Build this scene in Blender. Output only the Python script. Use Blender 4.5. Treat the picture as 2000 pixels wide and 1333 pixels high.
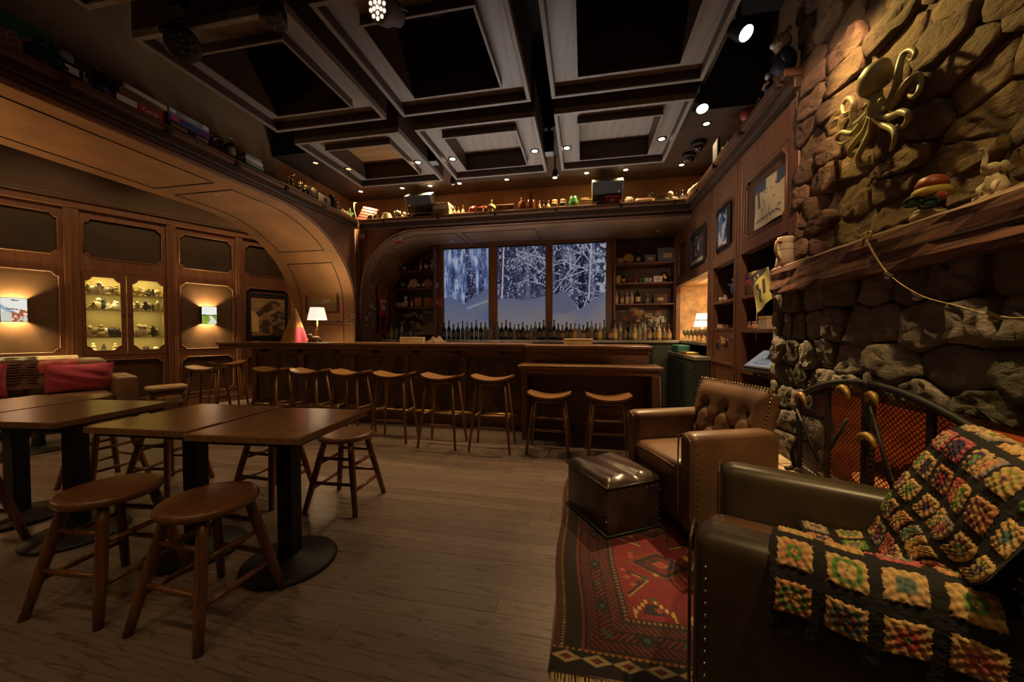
import bpy, math, random
import numpy as np
from mathutils import Vector, Matrix
random.seed(7); rng = np.random.default_rng(7)
S = bpy.context.scene
for o in list(bpy.data.objects): bpy.data.objects.remove(o, do_unlink=True)
COL = S.collection
PI = math.pi
# ---------------------------------------------------------------- camera
EYE = 1.21; FPX = 715.0; YAW = math.radians(11.08); PITCH = math.radians(-1.35)
cam = bpy.data.cameras.new('camera'); camo = bpy.data.objects.new('camera', cam); COL.objects.link(camo)
cam.sensor_width = 36; cam.lens = FPX / 2000 * 36; cam.clip_start = .02; cam.clip_end = 60
camo.location = (0, 0, EYE); camo.rotation_euler = (PI / 2 + PITCH, 0, YAW)
S.camera = camo
# ---------------------------------------------------------------- world, exposure, light levels
W = bpy.data.worlds.new('world'); S.world = W; W.use_nodes = True
W.node_tree.nodes['Background'].inputs[0].default_value = (.012, .009, .007, 1)
W.node_tree.nodes['Background'].inputs[1].default_value = .3
S.view_settings.view_transform = 'Standard'; S.view_settings.look = 'None'
S.view_settings.exposure = 0.1; S.view_settings.gamma = 1.0; S.view_settings.use_curve_mapping = False
WARM = (1, .62, .27); AMBER = (1, .55, .2); YELL = (1, .80, .30)
E_SOFFIT = 78      # recessed downlights over the back ledge
E_COFFER = 38       # recessed downlights in the coffer boards
E_ROOM_FILL = 22        # unseen fill downlights added behind the camera
E_TRACK_STONE = 62; E_TRACK_CHAIR = 260
E_SCONCE = 44; E_CABINET = 2.4; E_LAMP = 24; E_NICHE = 16; E_FIRE = 5; E_PAR = 40
E_LOUNGE = 85       # recessed lights in the lounge ceiling behind the arch
E_FILL = 27        # cool fill strips added along the bar's service edge
E_SCREEN = 1.0     # backlit winter picture behind the bar
# ---------------------------------------------------------------- pixel -> place helper (2000x1333 frame)
_f = np.array([-math.sin(YAW) * math.cos(PITCH), math.cos(YAW) * math.cos(PITCH), math.sin(PITCH)])
_r = np.array([math.cos(YAW), math.sin(YAW), 0.]); _u = np.cross(_r, _f)
def P(u, v, x=None, y=None, z=None):
    d = _f + _r * (u - 1000) / FPX - _u * (v - 666.5) / FPX
    t = x / d[0] if x is not None else y / d[1] if y is not None else (z - EYE) / d[2]
    return Vector((t * d[0], t * d[1], EYE + t * d[2]))
# ---------------------------------------------------------------- mesh helpers
def T(x=0, y=0, z=0, rx=0, ry=0, rz=0, s=None):
    m = Matrix.Translation((x, y, z)) @ Matrix.Rotation(rz, 4, 'Z') @ Matrix.Rotation(ry, 4, 'Y') @ Matrix.Rotation(rx, 4, 'X')
    if s is not None: m = m @ Matrix.Diagonal((s[0], s[1], s[2], 1))
    return m
def smooth_path(pts, n=6):
    pts = [Vector(p) for p in pts]; q = [pts[0] * 2 - pts[1]] + pts + [pts[-1] * 2 - pts[-2]]; out = []
    for i in range(1, len(q) - 2):
        a, b, c, d = q[i - 1], q[i], q[i + 1], q[i + 2]
        for k in range(n):
            t = k / n
            out.append(.5 * ((2 * b) + (c - a) * t + (2 * a - 5 * b + 4 * c - d) * t * t + (3 * b - a - 3 * c + d) * t ** 3))
    out.append(pts[-1]); return out
class MB:
    def __init__(s): s.v = []; s.f = []; s.sm = []; s.c = None
    def add(s, vs, fs, M=None, sm=False):
        o = len(s.v)
        if M is not None: vs = [M @ Vector(v) for v in vs]
        s.v += [tuple(v) for v in vs]; s.f += [tuple(i + o for i in f) for f in fs]; s.sm += [sm] * len(fs); return s
    def box(s, x0, x1, y0, y1, z0, z1, M=None):
        return s.add([(x0, y0, z0), (x1, y0, z0), (x1, y1, z0), (x0, y1, z0), (x0, y0, z1), (x1, y0, z1), (x1, y1, z1), (x0, y1, z1)],
                     [(0, 3, 2, 1), (4, 5, 6, 7), (0, 1, 5, 4), (1, 2, 6, 5), (2, 3, 7, 6), (3, 0, 4, 7)], M)
    def rbox(s, x0, x1, y0, y1, z0, z1, r=.02, n=3, M=None, bulge=0):
        # box with rounded edges (superellipsoid-like cushion when bulge > 0)
        cx, cy, cz = (x0 + x1) / 2, (y0 + y1) / 2, (z0 + z1) / 2; hx, hy, hz = (x1 - x0) / 2, (y1 - y0) / 2, (z1 - z0) / 2
        r = min(r, hx, hy, hz); N = 2 * n + 4
        def ax(h):
            a = [-h + r * (1 - math.cos(PI / 2 * k / n)) for k in range(n + 1)]
            return a + [-(h - r) / 3, (h - r) / 3] + [-t for t in a[::-1]]
        A = [ax(hx), ax(hy), ax(hz)]; H = (hx, hy, hz); L = len(A[0]); idx = {}; vs = []; fs = []
        def vert(i, j, k):
            key = (i, j, k)
            if key in idx: return idx[key]
            p = [A[0][i], A[1][j], A[2][k]]; core = [max(-h + r, min(h - r, q)) for q, h in zip(p, H)]
            d = Vector([a - b for a, b in zip(p, core)])
            if d.length > 1e-9: d = d.normalized() * r
            q = [a + b for a, b in zip(core, d)]
            if bulge:
                w = [1 - (q[t] / H[t]) ** 2 for t in range(3)]
                q = [q[0] + bulge * w[1] * w[2] * q[0] / hx, q[1] + bulge * w[0] * w[2] * q[1] / hy, q[2] + bulge * w[0] * w[1] * q[2] / hz]
            idx[key] = len(vs); vs.append((cx + q[0], cy + q[1], cz + q[2])); return idx[key]
        m = L - 1
        for i in range(m):
            for j in range(m):
                fs.append((vert(i, j, 0), vert(i, j + 1, 0), vert(i + 1, j + 1, 0), vert(i + 1, j, 0)))
                fs.append((vert(i, j, m), vert(i + 1, j, m), vert(i + 1, j + 1, m), vert(i, j + 1, m)))
                fs.append((vert(i, 0, j), vert(i + 1, 0, j), vert(i + 1, 0, j + 1), vert(i, 0, j + 1)))
                fs.append((vert(i, m, j), vert(i, m, j + 1), vert(i + 1, m, j + 1), vert(i + 1, m, j)))
                fs.append((vert(0, i, j), vert(0, i, j + 1), vert(0, i + 1, j + 1), vert(0, i + 1, j)))
                fs.append((vert(m, i, j), vert(m, i + 1, j), vert(m, i + 1, j + 1), vert(m, i, j + 1)))
        return s.add(vs, fs, M, True)
    def lathe(s, prof, n=14, M=None, sm=True, cap=True):
        vs = []; fs = []
        for r, z in prof:
            for k in range(n): vs.append((r * math.cos(2 * PI * k / n), r * math.sin(2 * PI * k / n), z))
        for i in range(len(prof) - 1):
            for k in range(n): fs.append((i * n + k, i * n + (k + 1) % n, (i + 1) * n + (k + 1) % n, (i + 1) * n + k))
        if cap: fs.append(tuple(range(n - 1, -1, -1))); fs.append(tuple((len(prof) - 1) * n + k for k in range(n)))
        return s.add(vs, fs, M, sm)
    def cyl(s, r, z0, z1, n=16, M=None, r2=None): return s.lathe([(r, z0), (r if r2 is None else r2, z1)], n, M)
    def ball(s, c, r, n=12, m=8, M=None):
        if not hasattr(r, '__len__'): r = (r, r, r)
        pr = [(math.sin(PI * (i + .02) / (m + .04)), -math.cos(PI * (i + .02) / (m + .04))) for i in range(m + 1)]
        Q = T(*c, s=r); return s.lathe(pr, n, (M @ Q) if M is not None else Q)
    def tube(s, pts, r, n=8, M=None):
        pts = [Vector(p) for p in pts]; L = len(pts); rs = r if hasattr(r, '__len__') else [r] * L
        vs = []; fs = []; t0 = (pts[1] - pts[0]).normalized(); a = Vector((0, 0, 1)) if abs(t0.z) < .9 else Vector((1, 0, 0)); nrm = t0.cross(a).normalized()
        for i in range(L):
            t = (pts[min(i + 1, L - 1)] - pts[max(i - 1, 0)])
            if t.length < 1e-9: t = t0
            t.normalize(); nrm = (nrm - t * nrm.dot(t))
            if nrm.length < 1e-6: nrm = t.orthogonal()
            nrm.normalize(); b = t.cross(nrm)
            for k in range(n): vs.append(pts[i] + (nrm * math.cos(2 * PI * k / n) + b * math.sin(2 * PI * k / n)) * rs[i])
        for i in range(L - 1):
            for k in range(n): fs.append((i * n + k, i * n + (k + 1) % n, (i + 1) * n + (k + 1) % n, (i + 1) * n + k))
        fs.append(tuple(range(n - 1, -1, -1))); fs.append(tuple((L - 1) * n + k for k in range(n)))
        return s.add(vs, fs, M, True)
    def prism(s, poly, z0, z1, M=None):
        n = len(poly); vs = [(p[0], p[1], z0) for p in poly] + [(p[0], p[1], z1) for p in poly]
        fs = [tuple(range(n - 1, -1, -1)), tuple(range(n, 2 * n))] + [(i, (i + 1) % n, n + (i + 1) % n, n + i) for i in range(n)]
        return s.add(vs, fs, M)
    def sheet(s, fn, nu, nv, M=None):
        vs = [fn(i / nu, j / nv) for j in range(nv + 1) for i in range(nu + 1)]
        fs = [(j * (nu + 1) + i, j * (nu + 1) + i + 1, (j + 1) * (nu + 1) + i + 1, (j + 1) * (nu + 1) + i) for j in range(nv) for i in range(nu)]
        return s.add(vs, fs, M, True)
    def mesh(s, name):
        m = bpy.data.meshes.new(name); m.from_pydata(s.v, [], s.f); m.polygons.foreach_set('use_smooth', s.sm); m.update(); return m
    def build(s, name, mat, parent=None, bevel=0, M=None, flip=False):
        m = s.mesh(name)
        if mat is not None: m.materials.append(MAT[mat] if isinstance(mat, str) else mat)
        o = bpy.data.objects.new(name, m); COL.objects.link(o)
        if parent is not None: o.parent = parent
        if M is not None: o.matrix_local = M
        if bevel:
            b = o.modifiers.new('bevel', 'BEVEL'); b.width = bevel; b.segments = 2; b.limit_method = 'ANGLE'
        return o
def tag(o, label, cat, group=None):
    o['label'] = label; o['category'] = cat
    if group: o['group'] = group
    return o
def struct(o): o['kind'] = 'structure'; return o
def thing(name, label, cat, loc=(0, 0, 0), rz=0, group=None):
    o = bpy.data.objects.new(name, None); COL.objects.link(o); o.empty_display_size = .05
    o.location = loc; o.rotation_euler = (0, 0, rz); return tag(o, label, cat, group)
def dup(o, loc=None, rz=None, label=None, parent=None, scale=None):
    c = o.copy(); COL.objects.link(c)
    if parent is not None: c.parent = parent
    if loc is not None: c.location = loc
    if rz is not None: c.rotation_euler = (0, 0, rz)
    if scale is not None: c.scale = scale
    if label: c['label'] = label
    for ch in list(o.children): dup(ch, parent=c)
    return c
ORD = ['first', 'second', 'third', 'fourth', 'fifth', 'sixth', 'seventh', 'eighth', 'ninth', 'tenth', 'eleventh', 'twelfth', 'thirteenth', 'fourteenth', 'fifteenth', 'sixteenth']
def lamp(kind, loc, energy, color, parent=None, aim=None, size=.05, spot=None, blend=.6):
    l = bpy.data.lights.new('lamp', kind); l.energy = energy; l.color = color
    if kind == 'AREA': l.shape = 'RECTANGLE'; l.size, l.size_y = (size if hasattr(size, '__len__') else (size, size))
    else: l.shadow_soft_size = size
    if kind == 'SPOT': l.spot_size = spot or 1.6; l.spot_blend = blend
    o = bpy.data.objects.new('lamp', l); COL.objects.link(o); o.location = loc
    if aim is not None: o.rotation_euler = (Vector(aim) - Vector(loc)).to_track_quat('-Z', 'Y').to_euler()
    if parent is not None: o.parent = parent
    return o
# ---------------------------------------------------------------- materials
MAT = {}
def _mat(name):
    m = bpy.data.materials.new(name); m.use_nodes = True; nt = m.node_tree
    b = nt.nodes['Principled BSDF']; MAT[name] = m
    def N(t, **k):
        n = nt.nodes.new(t)
        for a, v in k.items(): setattr(n, a, v)
        return n
    return m, nt, b, N, nt.links.new
def _coords(nt, N, L, stretch, rand):
    tc = N('ShaderNodeTexCoord'); mp = N('ShaderNodeMapping'); mp.inputs['Scale'].default_value = stretch
    L(tc.outputs['Object'], mp.inputs['Vector'])
    if rand:
        oi = N('ShaderNodeObjectInfo'); mu = N('ShaderNodeMath', operation='MULTIPLY'); mu.inputs[1].default_value = 37.0
        L(oi.outputs['Random'], mu.inputs[0]); L(mu.outputs[0], mp.inputs['Location'])
    return mp.outputs['Vector']
def _ramp(N, stops):
    r = N('ShaderNodeValToRGB'); e = r.color_ramp.elements
    while len(e) < len(stops): e.new(.5)
    for i, (p, c) in enumerate(stops): e[i].position = p; e[i].color = (*c, 1)
    return r
def sc(c, k): return tuple(min(1, max(0, x * k)) for x in c)
def mat(name, col, rough=.5, metal=0, var=.2, scale=8, stretch=(1, 1, 1), bump=0, rand=0, detail=5, bdist=.01, spec=.5, alpha=None, trans=0, coat=0, sheen=0):
    m, nt, b, N, L = _mat(name)
    v = _coords(nt, N, L, stretch, rand)
    no = N('ShaderNodeTexNoise'); no.inputs['Scale'].default_value = scale; no.inputs['Detail'].default_value = detail; L(v, no.inputs['Vector'])
    r = _ramp(N, [(.3, sc(col, 1 - var)), (.7, sc(col, 1 + var))]); L(no.outputs['Fac'], r.inputs['Fac']); out = r.outputs['Color']
    if rand:
        oi = N('ShaderNodeObjectInfo'); mr = N('ShaderNodeMapRange'); mr.inputs['To Min'].default_value = 1 - rand; mr.inputs['To Max'].default_value = 1 + rand
        L(oi.outputs['Random'], mr.inputs['Value']); hs = N('ShaderNodeHueSaturation'); L(mr.outputs['Result'], hs.inputs['Value']); L(out, hs.inputs['Color']); out = hs.outputs['Color']
    L(out, b.inputs['Base Color'])
    b.inputs['Roughness'].default_value = rough; b.inputs['Metallic'].default_value = metal; b.inputs['Specular IOR Level'].default_value = spec
    if trans: b.inputs['Transmission Weight'].default_value = trans
    if coat: b.inputs['Coat Weight'].default_value = coat; b.inputs['Coat Roughness'].default_value = .15
    if sheen: b.inputs['Sheen Weight'].default_value = sheen
    if bump:
        bp = N('ShaderNodeBump'); bp.inputs['Strength'].default_value = bump; bp.inputs['Distance'].default_value = bdist
        L(no.outputs['Fac'], bp.inputs['Height']); L(bp.outputs['Normal'], b.inputs['Normal'])
    return m
def wood(name, c1, c2, dark, rough=.45, axis=0, scale=1.0, rand=.12, lines=.5, bump=.15, coat=0, dist=5, thin=False):
    # grain runs along `axis`; long noise for tone, distorted bands for the figure
    m, nt, b, N, L = _mat(name)
    st = [6 * scale] * 3; st[axis] = .55 * scale
    v = _coords(nt, N, L, st, rand or .001)
    no = N('ShaderNodeTexNoise'); no.inputs['Scale'].default_value = 1.6; no.inputs['Detail'].default_value = 7; no.inputs['Roughness'].default_value = .6; L(v, no.inputs['Vector'])
    r = _ramp(N, [(.3, c1), (.7, c2)]); L(no.outputs['Fac'], r.inputs['Fac'])
    wv = N('ShaderNodeTexWave', wave_type='BANDS', bands_direction='DIAGONAL'); wv.inputs['Scale'].default_value = 1.1; wv.inputs['Distortion'].default_value = dist
    wv.inputs['Detail'].default_value = 3; wv.inputs['Detail Scale'].default_value = .9; wv.inputs['Detail Roughness'].default_value = .6; L(v, wv.inputs['Vector'])
    w2 = _ramp(N, [(.0, (1, 1, 1)), (.10, (.5, .5, .5)), (.26, (0, 0, 0))] if not thin else [(.0, (1, 1, 1)), (.035, (.6, .6, .6)), (.12, (0, 0, 0))]); L(wv.outputs['Fac'], w2.inputs['Fac'])
    mu = N('ShaderNodeMath', operation='MULTIPLY'); mu.inputs[1].default_value = lines; L(w2.outputs['Color'], mu.inputs[0])
    mx = N('ShaderNodeMixRGB'); mx.inputs[2].default_value = (*dark, 1); L(mu.outputs[0], mx.inputs[0]); L(r.outputs['Color'], mx.inputs[1]); out = mx.outputs[0]
    if rand:
        oi = N('ShaderNodeObjectInfo'); mr = N('ShaderNodeMapRange'); mr.inputs['To Min'].default_value = 1 - rand; mr.inputs['To Max'].default_value = 1 + rand
        L(oi.outputs['Random'], mr.inputs['Value']); hs = N('ShaderNodeHueSaturation'); L(mr.outputs['Result'], hs.inputs['Value']); L(out, hs.inputs['Color']); out = hs.outputs['Color']
    L(out, b.inputs['Base Color']); b.inputs['Roughness'].default_value = rough
    if coat: b.inputs['Coat Weight'].default_value = coat; b.inputs['Coat Roughness'].default_value = .2
    bp = N('ShaderNodeBump'); bp.inputs['Strength'].default_value = bump; bp.inputs['Distance'].default_value = .002
    L(no.outputs['Fac'], bp.inputs['Height']); L(bp.outputs['Normal'], b.inputs['Normal'])
    return m
def glow(name, col, strength):
    m, nt, b, N, L = _mat(name); b.inputs['Base Color'].default_value = (*sc(col, .8), 1)
    b.inputs['Emission Color'].default_value = (*col, 1); b.inputs['Emission Strength'].default_value = strength; return m
def printed(name, rough=.6, emit=0):
    m, nt, b, N, L = _mat(name); a = N('ShaderNodeAttribute', attribute_name='Col')
    if emit:
        b.inputs['Base Color'].default_value = (.01, .01, .01, 1); L(a.outputs['Color'], b.inputs['Emission Color']); b.inputs['Emission Strength'].default_value = emit
    else: L(a.outputs['Color'], b.inputs['Base Color'])
    b.inputs['Roughness'].default_value = rough; return m
def glass(name, col, rough=.05, alpha=.25):
    m, nt, b, N, L = _mat(name); b.inputs['Base Color'].default_value = (*col, 1); b.inputs['Roughness'].default_value = rough
    b.inputs['Alpha'].default_value = alpha; b.inputs['Specular IOR Level'].default_value = .8; return m

wood('wall_wood', (.125, .050, .027), (.175, .073, .040), (.07, .026, .014), .45, 2, 1, 0, .35)
wood('panel_wood', (.045, .019, .010), (.070, .030, .015), (.025, .010, .005), .5, 2, 1, .08, .3)
wood('trim_wood', (.14, .062, .030), (.20, .092, .045), (.08, .03, .014), .42, 2, 1, .05, .3)
wood('trim_long', (.10, .045, .023), (.155, .072, .036), (.06, .024, .011), .42, 1, 1, .05, .3)
wood('trim_across', (.10, .045, .023), (.155, .072, .036), (.06, .024, .011), .42, 0, 1, .05, .3)
wood('bookcase_wood', (.13, .058, .028), (.19, .088, .043), (.07, .028, .013), .42, 2, 1, .08, .35)
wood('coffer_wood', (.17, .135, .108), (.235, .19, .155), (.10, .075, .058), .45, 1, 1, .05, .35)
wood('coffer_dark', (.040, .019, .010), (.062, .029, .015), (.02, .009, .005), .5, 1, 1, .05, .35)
wood('coffer_orange', (.22, .105, .035), (.30, .15, .05), (.14, .06, .02), .45, 0, 1, .05, .35)  # on the left coffer top this orange is warm light put into the colour
wood('floor_oak', (.165, .125, .108), (.20, .153, .134), (.060, .037, .025), .30, 0, 2.3, .18, .60, .12, 0, 14, True)
wood('table_wood', (.25, .130, .058), (.34, .180, .082), (.16, .075, .031), .26, 1, 1.2, .08, .35, .06, .45)
wood('stool_wood', (.15, .058, .020), (.225, .092, .034), (.08, .028, .009), .35, 2, 1.6, .1, .5, .1, .15)
wood('stool_seat', (.16, .066, .024), (.24, .105, .042), (.09, .034, .012), .34, 1, 1.6, .1, .45, .1, .15)
wood('bar_stool_wood', (.20, .10, .036), (.28, .145, .056), (.11, .05, .018), .35, 2, 1.5, .08, .35, .1, .15)
wood('bar_stool_seat', (.22, .11, .040), (.30, .155, .060), (.12, .055, .02), .32, 0, 1.5, .08, .35, .1, .15)
wood('bar_wood', (.17, .085, .045), (.24, .12, .066), (.05, .025, .013), .42, 0, 1, .05, .35)
wood('bar_top', (.17, .085, .042), (.23, .12, .06), (.10, .045, .02), .25, 0, 1, .05, .35, .05, .5)
wood('parquet', (.10, .058, .034), (.16, .095, .055), (.06, .032, .018), .45, 2, 1, .35, .3)
wood('mantel_wood', (.115, .042, .026), (.20, .078, .048), (.028, .010, .007), .65, 1, 2.2, 0, .85, .7, 0, 6)
wood('log_wood', (.19, .105, .055), (.28, .16, .085), (.09, .045, .02), .6, 0, 2, 0, .6, .4)
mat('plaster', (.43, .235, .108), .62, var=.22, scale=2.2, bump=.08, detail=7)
mat('frieze_brown', (.085, .046, .025), .65, var=.25, scale=2.0, bump=.08, detail=7)
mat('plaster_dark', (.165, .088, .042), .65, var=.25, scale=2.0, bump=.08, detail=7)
mat('wall_upper', (.20, .115, .055), .7, var=.3, scale=1.6, detail=7, bump=.05)
mat('panel_dark', (.034, .018, .011), .5, var=.3, scale=3, detail=7, bump=.06)
mat('panel_leather', (.085, .043, .023), .55, var=.3, scale=3, detail=7, bump=.06)
mat('groove', (.035, .018, .010), .8, var=.1)
mat('black_ceiling', (.012, .011, .011), .9, var=.2)
mat('soffit', (.028, .019, .011), .7, var=.15, scale=2)
mat('iron', (.012, .011, .011), .55, .3, var=.3, scale=14, bump=.1)
mat('black_plastic', (.014, .014, .015), .38, var=.2)
mat('grey_plastic', (.16, .16, .165), .45, var=.15)
mat('dark_metal', (.06, .058, .056), .35, .9, var=.2)
mat('chrome', (.6, .6, .6), .15, 1, var=.05)
mat('brass', (.62, .40, .13), .28, 1, var=.2, scale=10)
mat('gold', (.75, .52, .18), .22, 1, var=.15)
mat('silver', (.62, .62, .64), .22, 1, var=.1)
mat('leather_brown', (.125, .064, .034), .40, var=.28, scale=5, bump=.12, detail=8, bdist=.004)
mat('leather_green', (.052, .036, .021), .36, var=.3, scale=5, bump=.12, detail=8, bdist=.004)
mat('leather_black', (.040, .024, .019), .26, var=.45, scale=7, bump=.3, detail=8, bdist=.006)
mat('leather_tan', (.17, .10, .052), .45, var=.2, scale=5, bump=.1, bdist=.004)
mat('stud', (.55, .40, .22), .3, 1, var=.1)
def stone(name, c, moss, rand):
    m, nt, b, N, L = _mat(name); v = _coords(nt, N, L, (1, .45, 1), rand); hs = []
    for sc_, de in ((9, 8), (38, 6), (120, 3)):
        n = N('ShaderNodeTexNoise'); n.inputs['Scale'].default_value = sc_; n.inputs['Detail'].default_value = de; n.inputs['Roughness'].default_value = .65; L(v, n.inputs['Vector']); hs.append(n.outputs['Fac'])
    r = _ramp(N, [(.28, sc(c, .45)), (.5, c), (.72, sc(c, 1.6))]); mx = N('ShaderNodeMixRGB'); mx.inputs[0].default_value = .45; L(hs[0], mx.inputs[1]); L(hs[1], mx.inputs[2]); L(mx.outputs[0], r.inputs['Fac'])
    oi = N('ShaderNodeObjectInfo'); mr = N('ShaderNodeMapRange'); mr.inputs['To Min'].default_value = 1 - rand; mr.inputs['To Max'].default_value = 1 + rand; L(oi.outputs['Random'], mr.inputs['Value']); h = N('ShaderNodeHueSaturation'); L(mr.outputs['Result'], h.inputs['Value']); L(r.outputs['Color'], h.inputs['Color'])
    m2 = N('ShaderNodeMixRGB'); m2.inputs[2].default_value = (*moss, 1); q = _ramp(N, [(.50, (0, 0, 0)), (.68, (.7, .7, .7))]); n = N('ShaderNodeTexNoise'); n.inputs['Scale'].default_value = 2.3; L(v, n.inputs['Vector']); L(n.outputs['Fac'], q.inputs['Fac']); L(q.outputs['Color'], m2.inputs[0]); L(h.outputs['Color'], m2.inputs[1]); L(m2.outputs[0], b.inputs['Base Color'])
    b.inputs['Roughness'].default_value = .85; prev = None
    for f, d in zip(hs, (.035, .016, .005)):
        bp = N('ShaderNodeBump'); bp.inputs['Strength'].default_value = 1; bp.inputs['Distance'].default_value = d; L(f, bp.inputs['Height'])
        if prev: L(prev, bp.inputs['Normal'])
        prev = bp.outputs['Normal']
    L(prev, b.inputs['Normal'])
stone('stone_up', (.200, .118, .062), (.24, .165, .07), .34); stone('stone_low', (.24, .195, .155), (.085, .085, .035), .35)
mat('mortar', (.10, .066, .040), .95, var=.4, scale=20, bump=.8, bdist=.02)
mat('hearth_stone', (.40, .29, .17), .8, var=.3, scale=9, bump=.6, bdist=.015)
mat('firebrick', (.42, .20, .09), .9, var=.35, scale=10, bump=.4)
mat('octopus', (.36, .30, .13), .42, 0, var=.25, scale=7, bump=.2)
mat('rope', (.42, .30, .15), .85, var=.25, scale=60, bump=.6)
mat('white', (.62, .60, .56), .5, var=.06)
mat('cream', (.55, .46, .30), .6, var=.15, scale=12)
mat('paper', (.50, .45, .33), .7, var=.15, scale=6)
wood('frame_wood_lit', (.20, .088, .030), (.27, .125, .045), (.12, .05, .018), .42, 2, 1, 0, .3)  # trim wood made more orange: warm light put into the mullion colour
mat('grille', (.022, .023, .018), .6, var=.15)
mat('label_dim', (.11, .09, .06), .6, var=.3, scale=30)
mat('old_gold', (.30, .18, .05), .5, .5, var=.3)
mat('bone', (.52, .42, .26), .55, var=.2, scale=14, bump=.2)
mat('pink', (.50, .06, .13), .75, var=.15, scale=4, sheen=.4)
mat('red', (.33, .028, .025), .5, var=.2)
mat('redwood', (.36, .060, .045), .45, var=.2, scale=5, stretch=(1, 1, 1))
mat('orange', (.45, .16, .03), .5, var=.2)
mat('yellow', (.55, .38, .08), .55, var=.2)
mat('green', (.06, .16, .05), .5, var=.25)
mat('teal', (.03, .17, .15), .45, var=.2)
mat('blue', (.03, .07, .25), .5, var=.25)
mat('navy', (.012, .018, .05), .5, var=.25)
mat('purple', (.10, .03, .12), .5, var=.25)
mat('greyblue', (.13, .16, .18), .6, var=.15)
mat('brown', (.10, .05, .025), .6, var=.25)
mat('tan', (.30, .19, .10), .6, var=.25)
mat('black', (.010, .010, .010), .5, var=.2)
mat('darkgreen', (.030, .036, .024), .5, var=.25, scale=4)
mat('counter_stone', (.22, .20, .15), .3, var=.25, scale=6, coat=.3)
mat('grey', (.2, .2, .2), .6, var=.2)
mat('steel', (.42, .42, .42), .3, 1, var=.1)
mat('knit_stripe', (.09, .035, .025), .9, var=.4, scale=30, stretch=(1, 1, 6), bump=.6)
mat('fringe', (.42, .31, .13), .9, var=.3, scale=30)
mat('fur', (.30, .22, .13), .95, var=.5, scale=25, bump=1, bdist=.03)
mat('amber_glass', (.10, .030, .008), .08, var=.1, coat=.6)
mat('black_glass', (.010, .010, .009), .08, var=.1, coat=.6)
mat('green_glass', (.03, .12, .03), .08, var=.1, coat=.6)
mat('brown_glass', (.055, .022, .010), .1, var=.1, coat=.6)
mat('pale_glass', (.20, .19, .15), .12, var=.15, coat=.6)
mat('yellow_glass', (.34, .33, .10), .12, var=.3, scale=30, coat=.5, bump=.6)
mat('clear_glass', (.30, .22, .11), .1, var=.1, coat=.6)
mat('dim_ornament', (.33, .25, .09), .45, var=.3, scale=16)
mat('cabinet_back', (.30, .23, .09), .6, var=.1)
mat('wallpaper', (.55, .33, .17), .6, var=.45, scale=7, detail=3)
mat('crochet_ground', (.006, .005, .0045), .95, var=.4, scale=60, bump=.8)
glass('pane', (.5, .5, .45), .03, .06)
glow('bulb', (1, .80, .52), 9); glow('bulb_hot', (1, .86, .66), 14); glow('bulb_dim', (1, .6, .3), 1.2)
glow('led', (1, .66, .40), 7); glow('shade_lit', (1, .90, .74), .85); glow('ember', (1, .26, .05), .4)
glow('strip', (1, .93, .86), 6); glow('niche_shade', (1, .86, .62), 1.4)
printed('screen_print', .25, E_SCREEN); printed('print', .55); printed('print_gloss', .25); printed('shade_print', .5, .9); printed('rug_pile', .95); printed('yarn', .95); printed('tablet_screen', .2, .30)
# ---------------------------------------------------------------- painted (flat) pictures as coloured grids
def vnoise(X, Y, seed=0):
    def h(i, j):
        n = np.sin(i * 127.1 + j * 311.7 + seed * 74.7) * 43758.5453; return n - np.floor(n)
    i, j = np.floor(X), np.floor(Y); fx, fy = X - i, Y - j; fx = fx * fx * (3 - 2 * fx); fy = fy * fy * (3 - 2 * fy)
    return (h(i, j) * (1 - fx) + h(i + 1, j) * fx) * (1 - fy) + (h(i, j + 1) * (1 - fx) + h(i + 1, j + 1) * fx) * fy
def fbm(X, Y, seed=0, o=4):
    r = 0; a = .5
    for k in range(o): r = r + a * vnoise(X * 2 ** k, Y * 2 ** k, seed + k); a *= .5
    return r / (1 - .5 ** o)
def mixc(C, col, m): m = np.clip(m, 0, 1)[..., None]; return C * (1 - m) + np.array(col) * m
def seg(X, Y, a, b):
    dx, dy = b[0] - a[0], b[1] - a[1]; t = np.clip(((X - a[0]) * dx + (Y - a[1]) * dy) / (dx * dx + dy * dy + 1e-12), 0, 1)
    return np.hypot(X - a[0] - t * dx, Y - a[1] - t * dy)
def picture(name, w, h, nx, ny, fn, mt, parent=None, M=None, thick=0, warp=None):
    # local plane x = across, z = up, faces -y ; U left->right, V bottom->top
    U, V = np.meshgrid(np.linspace(0, 1, nx + 1), np.linspace(0, 1, ny + 1)); C = np.clip(fn(U, V), 0, 1)
    mb = MB(); pts = np.stack([(U - .5) * w, np.zeros_like(U), V * h], -1).reshape(-1, 3)
    if warp: pts = [warp(*p) for p in pts]
    vs = [tuple(p) for p in pts]
    fs = [(j * (nx + 1) + i, j * (nx + 1) + i + 1, (j + 1) * (nx + 1) + i + 1, (j + 1) * (nx + 1) + i) for j in range(ny) for i in range(nx)]
    mb.v = vs; mb.f = fs; mb.sm = [True] * len(fs); m = mb.mesh(name)
    a = m.color_attributes.new('Col', 'FLOAT_COLOR', 'POINT'); a.data.foreach_set('color', np.concatenate([C.reshape(-1, 3), np.ones((C.shape[0] * C.shape[1], 1))], 1).ravel())
    m.materials.append(MAT[mt]); o = bpy.data.objects.new(name, m); COL.objects.link(o)
    if parent is not None: o.parent = parent
    if M is not None: o.matrix_local = M
    return o
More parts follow.
